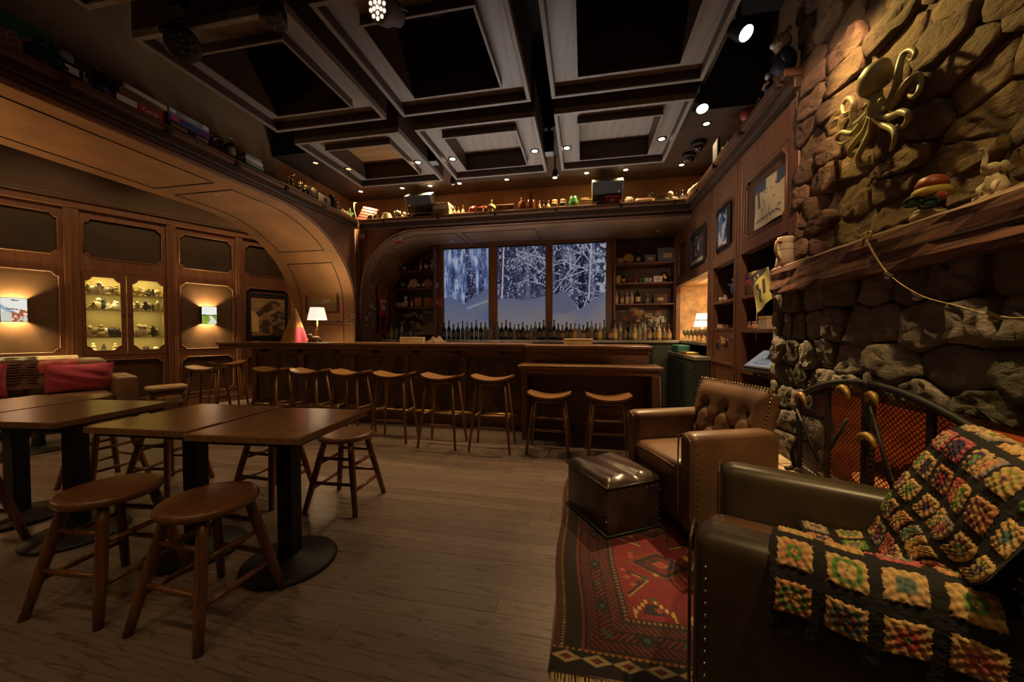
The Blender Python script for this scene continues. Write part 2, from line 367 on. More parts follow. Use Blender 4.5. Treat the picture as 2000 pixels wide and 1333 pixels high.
def text_mesh(name, s, size, mt, parent=None, M=None, depth=.001, width=None):
    c = bpy.data.curves.new(name, 'FONT'); c.body = s; c.size = size; c.align_x = 'CENTER'; c.align_y = 'CENTER'; c.extrude = depth; c.resolution_u = 2
    t = bpy.data.objects.new(name + '_tmp', c); COL.objects.link(t); bpy.context.view_layer.update()
    m = bpy.data.meshes.new_from_object(t.evaluated_get(bpy.context.evaluated_depsgraph_get())); bpy.data.objects.remove(t); m.name = name
    if width:
        xs = [v.co.x for v in m.vertices]; k = width / max(1e-6, max(xs) - min(xs))
        for v in m.vertices: v.co.x *= k
    m.materials.clear(); m.materials.append(MAT[mt]); o = bpy.data.objects.new(name, m); COL.objects.link(o)
    if parent is not None: o.parent = parent
    if M is not None: o.matrix_local = M
    return o
# ================================================================= THE SETTING
def plate(mb, outer, holes, y0, y1, M=None):
    from mathutils.geometry import tessellate_polygon
    loops = [[Vector((p[0], p[1], 0)) for p in outer]] + [[Vector((p[0], p[1], 0)) for p in h] for h in holes]
    tri = tessellate_polygon(loops); pts = [p for l in loops for p in l]; n = len(pts)
    vs = [(p.x, y0, p.y) for p in pts] + [(p.x, y1, p.y) for p in pts]; fs = []
    for t in tri:
        a, b, c = t; nz = (pts[b] - pts[a]).cross(pts[c] - pts[a]).z
        t = t if nz > 0 else (a, c, b)
        fs.append(tuple(t)); fs.append(tuple(n + i for i in reversed(t)))
    o = 0
    for l in loops:
        k = len(l)
        for i in range(k): a, b = o + i, o + (i + 1) % k; fs.append((a, n + a, n + b, b))
        o += k
    return mb.add(vs, fs, M)
def rect(x0, x1, z0, z1): return [(x0, z0), (x1, z0), (x1, z1), (x0, z1)]
def notched(x0, x1, z0, z1, k=.055):
    out = []
    for cx, cz, a0 in ((x0, z0, 90), (x1, z0, 180), (x1, z1, 270), (x0, z1, 0)):
        # small step plus concave quarter
        sx = 1 if cx == x0 else -1; szn = 1 if cz == z0 else -1
        p1 = (cx, cz + szn * k * 1.15); p2 = (cx + sx * k * .35, cz + szn * k * 1.0); p3 = (cx + sx * k * .85, cz + szn * k * .55); p4 = (cx + sx * k * 1.0, cz + szn * .2 * k); p5 = (cx + sx * k * 1.25, cz)
        q = [p1, p2, p3, p4, p5]
        if a0 in (180, 0): q = q[::-1]
        out += q
    return out
# ---- floor: slab with single oak boards
fl = struct(MB().box(-9.2, 2.2, -2.6, 8.2, -.12, -.02).build('floor', 'floor_oak'))
BW = .0905; unit = MB().box(-.5, .5, 0, BW - .0016, -.02, 0).mesh('plank'); unit.materials.append(MAT['floor_oak'])
pm = {}
def plank_mesh(l):
    l = round(l, 1)
    if l not in pm:
        m = MB().box(-l / 2 + .0008, l / 2 - .0008, 0, BW - .0014, -.02, 0).mesh('plank'); m.materials.append(MAT['floor_oak']); pm[l] = m
    return pm[l], l
row = 0; y = .33
while y < 6.1:
    x = -8.4 + random.uniform(-.8, 0); xe = 1.75 if y < 4.5 else -4.75
    while x < xe:
        m, l = plank_mesh(random.uniform(1.7, 2.9))
        o = bpy.data.objects.new('plank', m); COL.objects.link(o); o.parent = fl; o.location = (x + l / 2, y, random.uniform(-.0006, .0)); x += l
    y += BW; row += 1
# boards nearer than the lens can see and behind the bar: one plain field
struct(MB().box(-9.2, 2.2, -2.6, .328, -.02, -.001).build('floor_rear', 'floor_oak'))
struct(MB().box(-4.75, 2.2, 4.62, 8.2, -.02, -.001).build('floor_bar', 'black'))
# ---- shell behind and around
struct(MB().box(-9.2, 2.2, -2.7, -2.6, 0, 4.3).build('wall_front', 'wall_upper'))
struct(MB().box(2.2, 2.3, -2.7, 8.2, 0, 4.3).build('wall_right', 'wall_upper'))
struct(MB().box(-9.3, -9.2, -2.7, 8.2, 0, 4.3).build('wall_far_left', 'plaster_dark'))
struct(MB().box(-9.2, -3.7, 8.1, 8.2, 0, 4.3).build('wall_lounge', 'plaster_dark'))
struct(MB().box(-9.3, 2.3, -2.7, 8.2, 4.25, 4.35).build('ceiling', 'black_ceiling'))
sf = struct(MB().box(-4.0, 1.82, 4.13, 5.84, 3.5, 4.25).build('ceiling_soffit', 'soffit'))
# ---- left barrel arch (runs along y, springs at the far end)
XA, XB = -3.7, -4.9
NC = 20
arcL = [(-2.6, 2.82), (0., 2.82), (2., 2.82), (3.2, 2.82)] + [(3.9 + 1.52 * math.sin(t * PI / 2 / NC), 1.6 + 1.22 * math.cos(t * PI / 2 / NC)) for t in range(NC + 1)]
mb = MB()
def arch_sheet(mb, curve, a, b, swap):
    n = len(curve); vs = []
    for c in curve: vs += [((a, c[0], c[1]) if not swap else (c[0], a, c[1])), ((b, c[0], c[1]) if not swap else (c[0], b, c[1]))]
    fs = [(2 * i, 2 * i + 1, 2 * i + 3, 2 * i + 2) for i in range(n - 1)]
    return mb.add(vs, fs, None, True)
arch_sheet(mb, arcL + [(5.42, 0)], XA, XB, False)
for xx in (XA, XB):
    for i in range(len(arcL) - 1):
        (y0, z0), (y1, z1) = arcL[i], arcL[i + 1]
        if y1 - y0 > 1e-4: mb.add([(xx, y0, z0), (xx, y1, z1), (xx, y1, 3.0), (xx, y0, 3.0)], [(0, 1, 2, 3)])
mb.add([(XA, 5.42, 0), (XA, 5.5, 0), (XA, 5.5, 3), (XA, 5.42, 3)], [(0, 1, 2, 3)])
mb.box(XB, XA - .001, 5.425, 5.6, 0, 3.0)
mb.box(XB, XB + .05, 5.6, 8.1, 0, 4.2)
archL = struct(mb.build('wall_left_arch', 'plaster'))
# the spandrel above the barrel is darker boarding set on the same wall
mb = MB()
for i in range(len(arcL) - 1):
    (y0, z0), (y1, z1) = arcL[i], arcL[i + 1]
    if y1 - y0 > 1e-4: mb.add([(XA + .012, y0, z0 + .035), (XA + .012, y1, z1 + .035), (XA + .012, y1, 2.97), (XA + .012, y0, 2.97)], [(0, 1, 2, 3)])
mb.build('spandrel_board', 'wall_wood', archL)
mb = MB(); mb.tube([(XA + .02, c[0], c[1] + .03) for c in arcL] + [(XA + .02, 5.435, 1.0)], .016, 6); mb.build('edge_bead', 'wall_wood', archL)
# reveal lines on the barrel: long narrow recess strips
def arc_pt(curve_c, ry, rz, t): return (curve_c[0] + ry * math.sin(t), curve_c[1] + rz * math.cos(t))
def reveal_L(x0, x1, s0, s1, name='reveal_line'):
    # s is arc parameter: s<0 straight part (metres before y=3.9), s in 0..PI/2 on the curve, above: down the post
    def pt(s, off=.004):
        if s <= 0: return (3.9 + s, 2.82 - off)
        if s <= PI / 2: return (3.9 + (1.52 - off) * math.sin(s), 1.6 + (1.22 - off) * math.cos(s))
        return (5.42 - off, 1.6 - (s - PI / 2) * 1.3)
    n = 16; ss = [s0 + (s1 - s0) * k / n for k in range(n + 1)]; mb = MB()
    for xx in (x0, x1): mb.tube([(xx, *pt(s)) for s in ss], .005, 5)
    for s in (s0, s1): mb.tube([(x0, *pt(s)), ((x0 + x1) / 2, *pt(s)), (x1, *pt(s))], .005, 5)
    mb.build(name, 'groove', archL)
reveal_L(XA - .2, XB + .2, -5.6, -2.95); reveal_L(XA - .2, XB + .2, -2.75, -.62)
reveal_L(XA - .2, XB + .2, -.42, .78); reveal_L(XA - .2, XB + .2, .95, PI / 2 + .17)
reveal_L(XA - .2, XB + .2, PI / 2 + .2, PI / 2 + 1.1)
mb = MB(); mb.cyl(.03, -.012, .002, 14, T(-4.2, 3.55, 2.822)); tag(mb.build('puck_light', 'cream'), 'small pale round puck light set in the wide left arch ceiling', 'light')
# ---- back arch over the bar (runs along x, springs at the left)
YF, YB = 5.5, 6.64
arcB = [(1.6, 2.83), (0, 2.83), (-1.5, 2.83), (-2.4, 2.83)] + [(-2.65 - .97 * math.sin(t * PI / 2 / NC), 1.8 + 1.03 * math.cos(t * PI / 2 / NC)) for t in range(NC + 1)]
mb = MB(); arch_sheet(mb, arcB + [(-3.62, 0)], YF, YB, True)
for i in range(len(arcB) - 1):
    (x0, z0), (x1, z1) = arcB[i], arcB[i + 1]
    if x0 - x1 > 1e-4: mb.add([(x0, YF, z0), (x1, YF, z1), (x1, YF, 3.0), (x0, YF, 3.0)], [(0, 1, 2, 3)])
mb.box(-3.72, -3.621, 5.5, 6.64, 0, 3.0)
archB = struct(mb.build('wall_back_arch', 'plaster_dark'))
mb = MB()
for i in range(len(arcB) - 1):
    (x0, z0), (x1, z1) = arcB[i], arcB[i + 1]
    if x0 - x1 > 1e-4: mb.add([(x0, YF - .012, z0 + .03), (x1, YF - .012, z1 + .03), (x1, YF - .012, 2.97), (x0, YF - .012, 2.97)], [(0, 1, 2, 3)])
mb.build('spandrel_board', 'wall_wood', archB)
mb = MB(); mb.tube([(c[0], YF - .02, c[1] + .03) for c in arcB] + [(-3.64, YF - .02, 1.0)], .018, 6); mb.build('edge_bead', 'wall_wood', archB)
for k, dx in enumerate((.0, .028, .056)):
    MB().tube([(-3.70 + dx, 5.46 + .012 * k, 0.), (-3.70 + dx, 5.46 + .012 * k, 1.6), (-3.70 + dx, 5.46 + .012 * k, 2.9)], .012, 6).build('corner_bead', 'trim_wood', archB)
def reveal_B(s0, s1):
    def pt(s, off=.004):
        if s <= 0: return (-2.65 - s, 2.83 - off)
        return (-2.65 - (.97 - off) * math.sin(s), 1.8 + (1.03 - off) * math.cos(s))
    mb = MB(); ss = [s0 + (s1 - s0) * k / 10 for k in range(11)]
    for yy in (5.72, 6.42): mb.tube([(pt(s)[0], yy, pt(s)[1]) for s in ss], .005, 5)
    for s in (s0, s1): mb.tube([(pt(s)[0], yy, pt(s)[1]) for yy in (5.72, 6.05, 6.42)], .005, 5)
    mb.build('reveal_line', 'groove', archB)
reveal_B(-.58, .62); reveal_B(.75, 1.3); reveal_B(-1.9, -.7)
for x in (-2.3, 1.15): tag(MB().cyl(.035, -.012, .002, 14, T(x, 6.2, 2.832)).build('puck_light', 'cream'), 'small round puck light in the bar soffit, %s end' % ('left' if x < 0 else 'right'), 'light')
# ---- back wall behind the bar
wb = struct(MB().box(-3.72, 2.2, 6.64, 6.74, 0, 3.0).build('wall_back', 'panel_wood'))
# ---- ledge that runs round the room at picture height, walls set back above it
struct(MB().box(-4.06, -3.99, -2.6, 5.85, 2.9, 4.25).build('wall_left_upper', 'wall_upper'))
struct(MB().box(-4.06, 1.86, 5.82, 5.9, 2.84, 4.25).build('wall_back_upper', 'wall_upper'))
struct(MB().box(1.8, 1.87, 2.5, 5.85, 2.84, 4.25).build('wall_right_upper', 'wall_upper'))
t1 = struct(MB().box(-4.0, -3.56, -2.6, 5.4, 2.965, 3.02).build('trim_1', 'trim_long', bevel=.006))
MB().box(-3.69, -3.62, -2.6, 5.42, 2.90, 2.965).build('moulding', 'coffer_dark', t1, .01)
t2 = struct(MB().box(-3.58, 1.36, 5.34, 5.82, 2.965, 3.02).build('trim_2', 'trim_across', bevel=.006))
MB().box(-3.6, 1.4, 5.40, 5.49, 2.885, 2.965).build('moulding', 'coffer_dark', t2, .01)
t3 = struct(MB().box(1.34, 1.8, 2.86, 5.82, 2.965, 3.02).build('trim_3', 'trim_long', bevel=.006))
MB().box(1.40, 1.47, 2.86, 5.5, 2.885, 2.965).build('moulding', 'coffer_dark', t3, .01)
for par, pts in ((t1, [(-3.565, yy, 2.962) for yy in (1.95, 2.6, 3.25, 3.9, 4.55)]), (t2, [(xx, 5.345, 2.962) for xx in (-3.1, -2.2, -1.3, -.4, .5, 1.2)]), (t3, [(1.345, yy, 2.962) for yy in (2.95, 3.6, 4.25, 4.9)])):
    for p in pts: MB().box(-.02, .02, -.02, .02, -.02, .03, T(*p)).build('cleat', 'groove', par)
# ---- hanging ceiling coffers
def coffer(cx, cy, deep, top_mat, cls, label):
    h = .585; z0 = 3.16; t = thing('ceiling_coffer', label, 'coffer', (cx, cy, 0), 0, 'hanging ceiling coffers')
    def ring(mb, a, b, za, zb):
        mb.box(-a, a, -a, -b, za, zb); mb.box(-a, a, b, a, za, zb); mb.box(-a, -b, -b, b, za, zb); mb.box(b, a, -b, b, za, zb); return mb
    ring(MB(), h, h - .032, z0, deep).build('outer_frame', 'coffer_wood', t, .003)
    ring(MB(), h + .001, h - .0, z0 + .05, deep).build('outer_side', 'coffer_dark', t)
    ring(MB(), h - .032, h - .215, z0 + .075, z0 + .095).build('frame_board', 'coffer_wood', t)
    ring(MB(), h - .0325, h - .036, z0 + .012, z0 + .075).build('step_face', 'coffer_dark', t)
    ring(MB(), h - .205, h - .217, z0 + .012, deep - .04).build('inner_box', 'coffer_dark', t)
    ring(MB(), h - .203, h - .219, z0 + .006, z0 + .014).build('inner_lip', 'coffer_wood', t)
    zt = deep - .05 if deep > 3.6 else 3.36
    MB().box(-h + .217, h - .217, -h + .217, h - .217, zt, zt + .02).build('top_board', top_mat, t)
    return t
CX = (-2.365, -1.03, .313); CY = (3.915, 2.53, 1.145, -.24, -1.62)
nm = ('left', 'middle', 'right')
for j, cy in enumerate(CY):
    for i, cx in enumerate(CX):
        if j == 0: lab = ('small coffer with warm light painted into its orange top, far left of the back row', 'small coffer with grey wooden top, middle of the back row', 'small coffer with grey wooden top, far right of the back row')[i]
        elif j == 1: lab = ('deep black-topped coffer with brown frame, left above the tables', 'deep black coffer with grey frame at the ceiling middle, one square vent', 'deep black coffer with broad grey left board, beside the track lights')[i]
        else: lab = 'hanging coffer at the upper edge of the view, %s column, row %s' % (nm[i], ('nearest', 'behind the camera', 'farthest back')[j - 2])
        c = coffer(cx, cy, 3.5 if j == 0 else 3.78, ('coffer_orange' if i == 0 else 'coffer_wood') if j == 0 else 'black_ceiling', None, lab)
        if j == 1 and i < 2: MB().box(-.05, .05, -.05, .05, 3.715, 3.735).build('vent_grille', 'grey_plastic', c, M=T(-.25 if i == 0 else -.12, .22, 0))
# suspension rods above the hanging rows are hidden in the dark: a black hanger frame ties them to the ceiling
for cx in CX:
    tag(MB().box(cx - .02, cx + .02, -2.2, 3.2, 3.775, 4.25).build('coffer_hanger', 'black_ceiling'), 'black hanger rail above the %s row of coffers' % nm[CX.index(cx)], 'hanger')
# ---- panelled left wall, turned 65 degrees
AL = Vector((-6.44, 4.656, 0)); ANG = math.radians(65.3); ML = T(AL.x, AL.y, 0, rz=ANG)
wl = struct(MB().box(-4.2, 3.7, .34, .44, 0, 4.25).build('wall_left', 'frieze_brown', M=ML))
MB().box(-4.2, 3.7, .0, .34, 3.05, 4.25).build('frieze', 'frieze_brown', wl)
def wpart(mb, name, m, bevel=0): return mb.build(name, m, wl, bevel)
wpart(MB().box(-4.2, 3.7, -.06, .02, 2.90, 3.0), 'cornice', 'wall_wood', .01); wpart(MB().box(-4.2, 3.7, -.10, .02, 3.0, 3.06), 'cornice_cap', 'coffer_dark', .012)
wpart(MB().box(-4.2, 3.7, -.03, .02, 0, .14), 'baseboard', 'wall_wood', .006)
bays = [(-3.15, -2.19), (-2.10, -1.05), (-.91, -.03), (.09, .88), (.99, 1.78), (1.9, 2.7)]
for a, b in ((-2.19, -2.10), (-1.05, -.91), (-.03, .09), (.88, .99), (1.78, 1.9)):
    wpart(MB().box(a, b, -.045, .02, .14, 2.9), 'pilaster', 'wall_wood', .006)
    w = (b - a) / 3
    wpart(MB().box(a + w, a + 1.35 * w, -.055, -.04, .2, 2.85).box(a + 1.75 * w, a + 2.1 * w, -.055, -.04, .2, 2.85), 'fluting', 'trim_wood', .003)
for k, (a, b) in enumerate(bays):
    holes = [notched(a + .04, b - .045, 2.25, 2.80), notched(a + .05, b - .055, .22, .81)]
    if k != 2: holes.insert(1, notched(a + .04, b - .045, .94, 2.02))
    else: holes.insert(1, rect(a + .005, b - .005, .885, 2.065))
    mb = MB(); plate(mb, rect(a, b, .14, 2.9), holes, -.012, .02); wpart(mb, 'panel_frame', 'wall_wood')
    for q, h in enumerate(holes):
        if k == 2 and q == 1: continue
        pts = [(p[0], -.014, p[1]) for p in h]; wpart(MB().tube(pts + [pts[0]], .0085, 5), 'panel_bead', 'trim_wood')
        xs = [p[0] for p in h]; zs = [p[1] for p in h]
        wpart(MB().box(min(xs) - .01, max(xs) + .01, .012, .03, min(zs) - .01, max(zs) + .01), 'panel', ('panel_dark', 'panel_leather', 'panel_wood')[q])
# lit display cabinet in the third bay
ca, cb = bays[2]
cab = thing('display_cabinet', 'lit two-door glass display cabinet built into the panelled wall', 'cabinet', (0, 0, 0)); cab.matrix_world = ML
mb = MB(); mb.box(ca, cb, .30, .315, .885, 2.065).box(ca + .005, ca + .015, .02, .3, .885, 2.065).box(cb - .015, cb - .005, .02, .3, .885, 2.065).box(ca, cb, .02, .3, 2.05, 2.065).box(ca, cb, .02, .3, .885, .91)
mb.build('cabinet_body', 'cabinet_back', cab)
CSH = (1.77, 1.545, 1.14)
for z in CSH: MB().box(ca + .015, cb - .015, .06, .3, z - .012, z).build('shelf', 'cabinet_back', cab)
mid = (ca + cb) / 2
for q, (a, b) in enumerate(((ca + .008, mid - .003), (mid + .003, cb - .008))):
    mb = MB(); h = notched(a + (.03 if q == 0 else .055), b - (.055 if q == 0 else .03), .95, 1.995, .06); plate(mb, rect(a, b, .89, 2.06), [h], -.02, .004)
    d = mb.build('door', 'wall_wood', cab); pts = [(p[0], -.02, p[1]) for p in h]; MB().tube(pts + [pts[0]], .006, 5).build('glazing_bead', 'trim_wood', d)
    MB().box(a + .03, b - .03, -.008, -.005, .94, 2.0).build('pane', 'pane', d)
    MB().ball(((b - .03) if q == 0 else (a + .03), -.035, 1.47), .012).build('knob', 'black', d)
for dx in (-.22, .22):
    l = lamp('AREA', (mid + dx, .10, 2.04), E_CABINET, YELL, cab, size=(.3, .05)); l.rotation_euler = (math.radians(20), 0, 0)
    for z in (1.745, 1.52, 1.12):
        l = lamp('AREA', (mid + dx, .07, z), E_CABINET * .5, YELL, cab, size=(.3, .03)); l.rotation_euler = (math.radians(20), 0, 0)
# wall sconces with printed shades
def sconce(s, zc, label, art):
    t = thing('wall_sconce', label, 'sconce'); t.matrix_world = ML @ T(s, 0, 0)
    MB().box(-.05, .05, -.02, .01, zc - .05, zc + .05).build('back_plate', 'dark_metal', t)
    picture('shade', .20, .29, 40, 58, art, 'shade_print', t, T(0, -.11, zc - .145))
    for sx in (-.1, .098): MB().box(sx, sx + .002, -.11, .012, zc - .145, zc + .145).build('shade_side', 'dark_metal', t)
    for zz in (zc - .15, zc + .145): MB().box(-.102, .102, -.113, -.107, zz, zz + .005).build('shade_rim', 'dark_metal', t)
    lamp('POINT', (0, -.065, zc + .05), E_SCONCE, (1, .68, .25), t, size=.03); lamp('POINT', (0, -.065, zc - .07), E_SCONCE * .6, (1, .68, .25), t, size=.03)
def art_ski(U, V):
    C = np.ones(U.shape + (3,)) * np.array([.80, .80, .74]); C = mixc(C, (.30, .42, .50), (V < .72 - .6 * U + .05 * fbm(U * 6, V * 6)) * (V > .55 - .6 * U))
    C = mixc(C, (.62, .62, .52), V < .46 - .25 * U); C = mixc(C, (.42, .10, .03), (fbm(U * 9, V * 9, 3) > .55) * (V < .55 - .35 * np.abs(U - .75)) * (U > .4))
    return mixc(C, (.08, .06, .04), (seg(U, V, (.40, .92), (.68, .90)) < .02) + (seg(U, V, (.25, .55), (.62, .52)) < .05 * fbm(U * 8, V * 8)))
def art_road(U, V):
    C = np.ones(U.shape + (3,)) * np.array([.86, .86, .80]); C = mixc(C, (.16, .30, .03), (V < .5 + .06 * np.sin(U * 9)) * 1.); C = mixc(C, (.34, .42, .05), (V < .5) * (fbm(U * 12, V * 12, 2) > .5))
    C = mixc(C, (.72, .72, .66), (np.abs(U - .62 - .12 * np.sin(V * 8)) < .30 - .5 * V) * (V < .5)); return mixc(C, (.03, .10, .02), (V > .48) * (V < .53))
sconce(-1.46, 1.49, 'box wall sconce with a printed ski scene shade, far left by the sofa', art_ski)
sconce(.475, 1.495, 'small box wall sconce with a green landscape shade, right of the cabinet', art_road)
sconce(-2.66, 1.49, 'added unseen wall sconce with a printed ski scene shade, outside the left picture edge', art_ski)  # extra sconce out of view, added to help light the arch
# framed mountain photograph
def art_mtn(U, V):
    n = fbm(U * 7, V * 9, 5); C = np.ones(U.shape + (3,)) * np.array([.30, .20, .11]) * (.6 + .8 * n[..., None])
    C = mixc(C, (.06, .035, .02), (V < .72 + .2 * np.sin(U * 3.0 - .6) - .25 * np.abs(U - .62)) * (n > .38)); C = mixc(C, (.36, .25, .14), (np.abs(V - .30 - .5 * U) < .05) * (n > .4)); C = mixc(C, (.60, .43, .20), (V < .62) * (U < .22) * (V > .1) * (V < .7 - U)); return C
t = thing('framed_photo', 'black framed sepia mountain photograph on the panelled wall behind the bar end', 'picture'); t.matrix_world = ML @ T(1.38, -.02, 1.1)
mb = MB(); plate(mb, rect(-.33, .33, 0, .83), [rect(-.285, .285, .05, .78)], -.03, .0); mb.build('frame', 'black', t, .004)
picture('photo', .57, .73, 60, 76, art_mtn, 'print', t, T(0, -.012, .05))
# ================================================================= LAMPS IN THE CEILING
def downlight(x, y, z, energy, label, hot='bulb', spot=1.9, col=WARM, rim='dark_metal', aim=None):
    t = thing('recessed_downlight', label, 'downlight', (x, y, z), 0, 'recessed downlights')
    MB().lathe([(.030, -.001), (.047, -.001), (.050, -.006), (.047, -.008), (.033, -.006)], 18, cap=False).build('trim_ring', rim, t)
    MB().cyl(.032, -.005, -.002, 16).build('lens', hot, t)
    lamp('SPOT', (0, 0, -.015), energy, col, t, aim=aim or (0, 0, -1), size=.03, spot=spot, blend=.7)
    return t
for i, x in enumerate((-3.56, -2.83, -2.36, -1.88, -1.14, -.41, .03, .57)):
    downlight(x, 5.41, 3.5, E_SOFFIT, 'glowing recessed downlight above the back ledge, %s from the left' % ORD[i])
downlight(1.3, 5.4, 3.5, E_SOFFIT, 'glowing recessed downlight in the back right soffit corner, by the black domes')
downlight(1.31, 4.4, 3.5, E_SOFFIT, 'glowing recessed downlight in the brown soffit below the track lights')
downlight(-3.56, 4.39, 3.5, E_SOFFIT * .25, 'dim recessed downlight in the left soffit above the ledge trophies', 'bulb_dim')
for i, x in enumerate((-2.86, -1.94, -1.51, -.545, -.19, .79)):
    downlight(x, 4.1, 3.234, E_COFFER, 'recessed downlight in a small coffer board, %s from the left' % ORD[i], ('bulb_dim', 'bulb', 'bulb_hot', 'bulb_hot', 'bulb_hot', 'bulb')[i], 1.5)
for j, y in enumerate((-.24 + .48, -1.62 + .4)):  # unseen downlights added as fill from behind
    for i, x in enumerate((-2.8, -1.5, -.1)):
        downlight(x, y, 3.234, E_ROOM_FILL, 'added fill downlight in the coffers overhead behind the camera, row %s, %s' % (('one', 'two')[j], nm[i]), 'bulb', 1.7)
for i, (s_, d_) in enumerate(((-2.6, 1.5), (-1.2, 1.5), (.2, 1.45), (1.4, 1.2))):
    p = ML @ Vector((s_, -d_, 4.25)); downlight(p.x, p.y, 4.25, E_LOUNGE, 'recessed downlight in the lounge ceiling behind the arch, %s from the left' % ORD[i], 'bulb', 1.5, (1, .60, .26), aim=(ML.to_3x3() @ Vector((0, .42, -1))))
# track with lamp heads along the right coffers
tr = thing('light_track', 'black lighting track running along the right coffers', 'track', (0, 0, 0))
MB().box(.955, .99, .2, 4.1, 3.30, 3.34).build('rail', 'black_plastic', tr)
MB().box(.965, .98, .5, .52, 3.34, 4.25).box(.965, .98, 3.2, 3.22, 3.34, 4.25).build('drop_rod', 'black_plastic', tr)
def track_head(y, aim, energy, label, col, spot):
    p = Vector((.97, y, 3.16)); t = thing('track_spotlight', label, 'spotlight', p, 0, 'track spotlights')
    q = (Vector(aim) - p).to_track_quat('-Z', 'Y').to_matrix().to_4x4()
    MB().lathe([(.05, -.075), (.052, -.07), (.052, .03), (.04, .06), (.02, .075)], 18, q).build('housing', 'black_plastic', t)
    MB().cyl(.044, -.08, -.072, 18, q).build('lens', 'bulb_hot', t)
    MB().box(-.012, .012, -.012, .012, .03, .14).build('stem', 'black_plastic', t)
    d = (Vector(aim) - p).normalized() * .10
    lamp('SPOT', d, energy, col, t, aim=Vector(aim) - p, size=.035, spot=spot, blend=.5)
track_head(2.64, (1.48, 1.95, 2.15), E_TRACK_STONE, 'lit black track spotlight nearest the stone chimney', (1, .70, .21), 1.15)
track_head(3.39, (.93, 2.58, .72), E_TRACK_CHAIR * 1.5, 'lit black track spotlight above the tufted armchair', (1, .66, .30), .66)
track_head(1.0, (1.5, 1.0, 1.9), E_TRACK_STONE * .4, 'black track spotlight overhead near the camera, aimed at the chimney', (1, .70, .21), 1.4)
track_head(1.6, (1.48, 3.75, 1.9), E_TRACK_CHAIR * .42, 'added unseen black track spotlight overhead, aimed at the bookcase', (1, .58, .36), .95)  # head out of view, added to brighten the bookcase with pinkish light
track_head(.55, (.85, 1.5, .6), E_TRACK_CHAIR * .55, 'black track spotlight overhead nearest the camera, aimed at the crochet blanket', (1, .66, .30), .75)
# stage lamps
def par(loc, aim, label, lit, sc_=1.0, shell='black_plastic'):
    p = Vector(loc); t = thing('led_stage_light', label, 'stage light', p, 0, 'led stage lights')
    q = (Vector(aim) - p).to_track_quat('-Z', 'Y').to_matrix().to_4x4() @ Matrix.Scale(sc_, 4)
    MB().lathe([(.068, -.10), (.075, -.095), (.075, -.02), (.055, .03), (.05, .08), (.03, .10)], 20, q).build('housing', shell, t)
    MB().cyl(.066, -.097, -.09, 20, q).build('face', 'black' if not lit else 'brown', t)
    spots = [(0, 0)] + [(.026 * math.cos(a), .026 * math.sin(a)) for a in np.arange(5) * 2 * PI / 5] + [(.051 * math.cos(a), .051 * math.sin(a)) for a in np.arange(10) * 2 * PI / 10]
    for a in spots[:12] if not lit else spots: MB().cyl(.0095, -.103, -.097, 8, q @ T(a[0], a[1], 0)).build('led_cell', 'led' if lit else 'dark_metal', t)
    MB().tube([q @ Vector((.08, 0, -.01)), q @ Vector((.085, 0, .06)), Vector((.05, 0, .15)), Vector((0, 0, .18)), Vector((-.05, 0, .15)), q @ Vector((-.085, 0, .06)), q @ Vector((-.08, 0, -.01))], .006, 6).build('yoke', shell, t)
    MB().box(-.035, .035, -.05, .05, .18, .30).tube([(0, 0, .3), (0, 0, .6), (0, 0, 1.1)], .012).build('mount', shell, t)
    if lit: lamp('SPOT', (Vector(aim) - p).normalized() * .13, E_PAR, (1, .6, .32), t, aim=Vector(aim) - p, size=.06, spot=1.2)
par((-1.13, 2.02, 3.09), (-1.35, 1.2, 2.75), 'lit led stage light with amber cells in the middle coffer', True, 1.0, 'grey_plastic')
par((-2.56, 1.96, 3.10), (-2.25, 1.75, 2.75), 'unlit black led stage light hanging over the left coffer', False, 1.25)
par((-1.80, 1.88, 3.12), (-1.80, 2.0, 2.0), 'unlit black stage light hanging between left and middle coffers', False, .95)
# little box spotlights in the gaps between coffers, dome cameras
for i, (u, v, lab) in enumerate(((848, 318, 'black box spotlight in the gap between left and middle coffers'), (1073, 300, 'black box spotlight in the gap between middle and right coffers'))):
    p = P(u, v, z=3.2); t = thing('box_spotlight', lab, 'spotlight', p)
    MB().box(-.05, .05, -.06, .06, 0, .22).build('housing', 'black_plastic', t, .008); MB().box(-.045, .045, -.055, .055, -.008, 0).build('front_plate', 'grey_plastic', t); MB().box(-.015, .015, -.015, .015, .22, 1.0).build('stem', 'black_plastic', t)
for i, (u, v, lab) in enumerate(((885, 352, 'small black spotlight below the middle coffer, unlit'), (1084, 338, 'small lit black spotlight hanging under the coffer gap'))):
    p = P(u, v, z=3.28); t = thing('pin_spotlight', lab, 'spotlight', p)
    MB().lathe([(.03, -.06), (.036, -.05), (.036, .03), (.02, .05)], 14).build('housing', 'black_plastic', t); MB().cyl(.028, -.063, -.058, 12).build('lens', ('chrome', 'bulb_hot')[i], t); MB().box(-.01, .01, -.01, .01, .05, .22).build('stem', 'black_plastic', t)
for i, (u, v, lab) in enumerate(((1364, 278, 'black dome camera in the brown soffit, the one nearer the track'), (1346, 301, 'black dome camera in the brown soffit, the one farther back'))):
    p = P(u, v, z=3.5); t = thing('dome_camera', lab, 'camera', p)
    MB().lathe([(.085, 0), (.085, -.05), (.07, -.055)], 18).build('base', 'black_plastic', t); MB().ball((0, 0, -.055), (.062, .062, .06)).build('dome', 'black_glass', t)
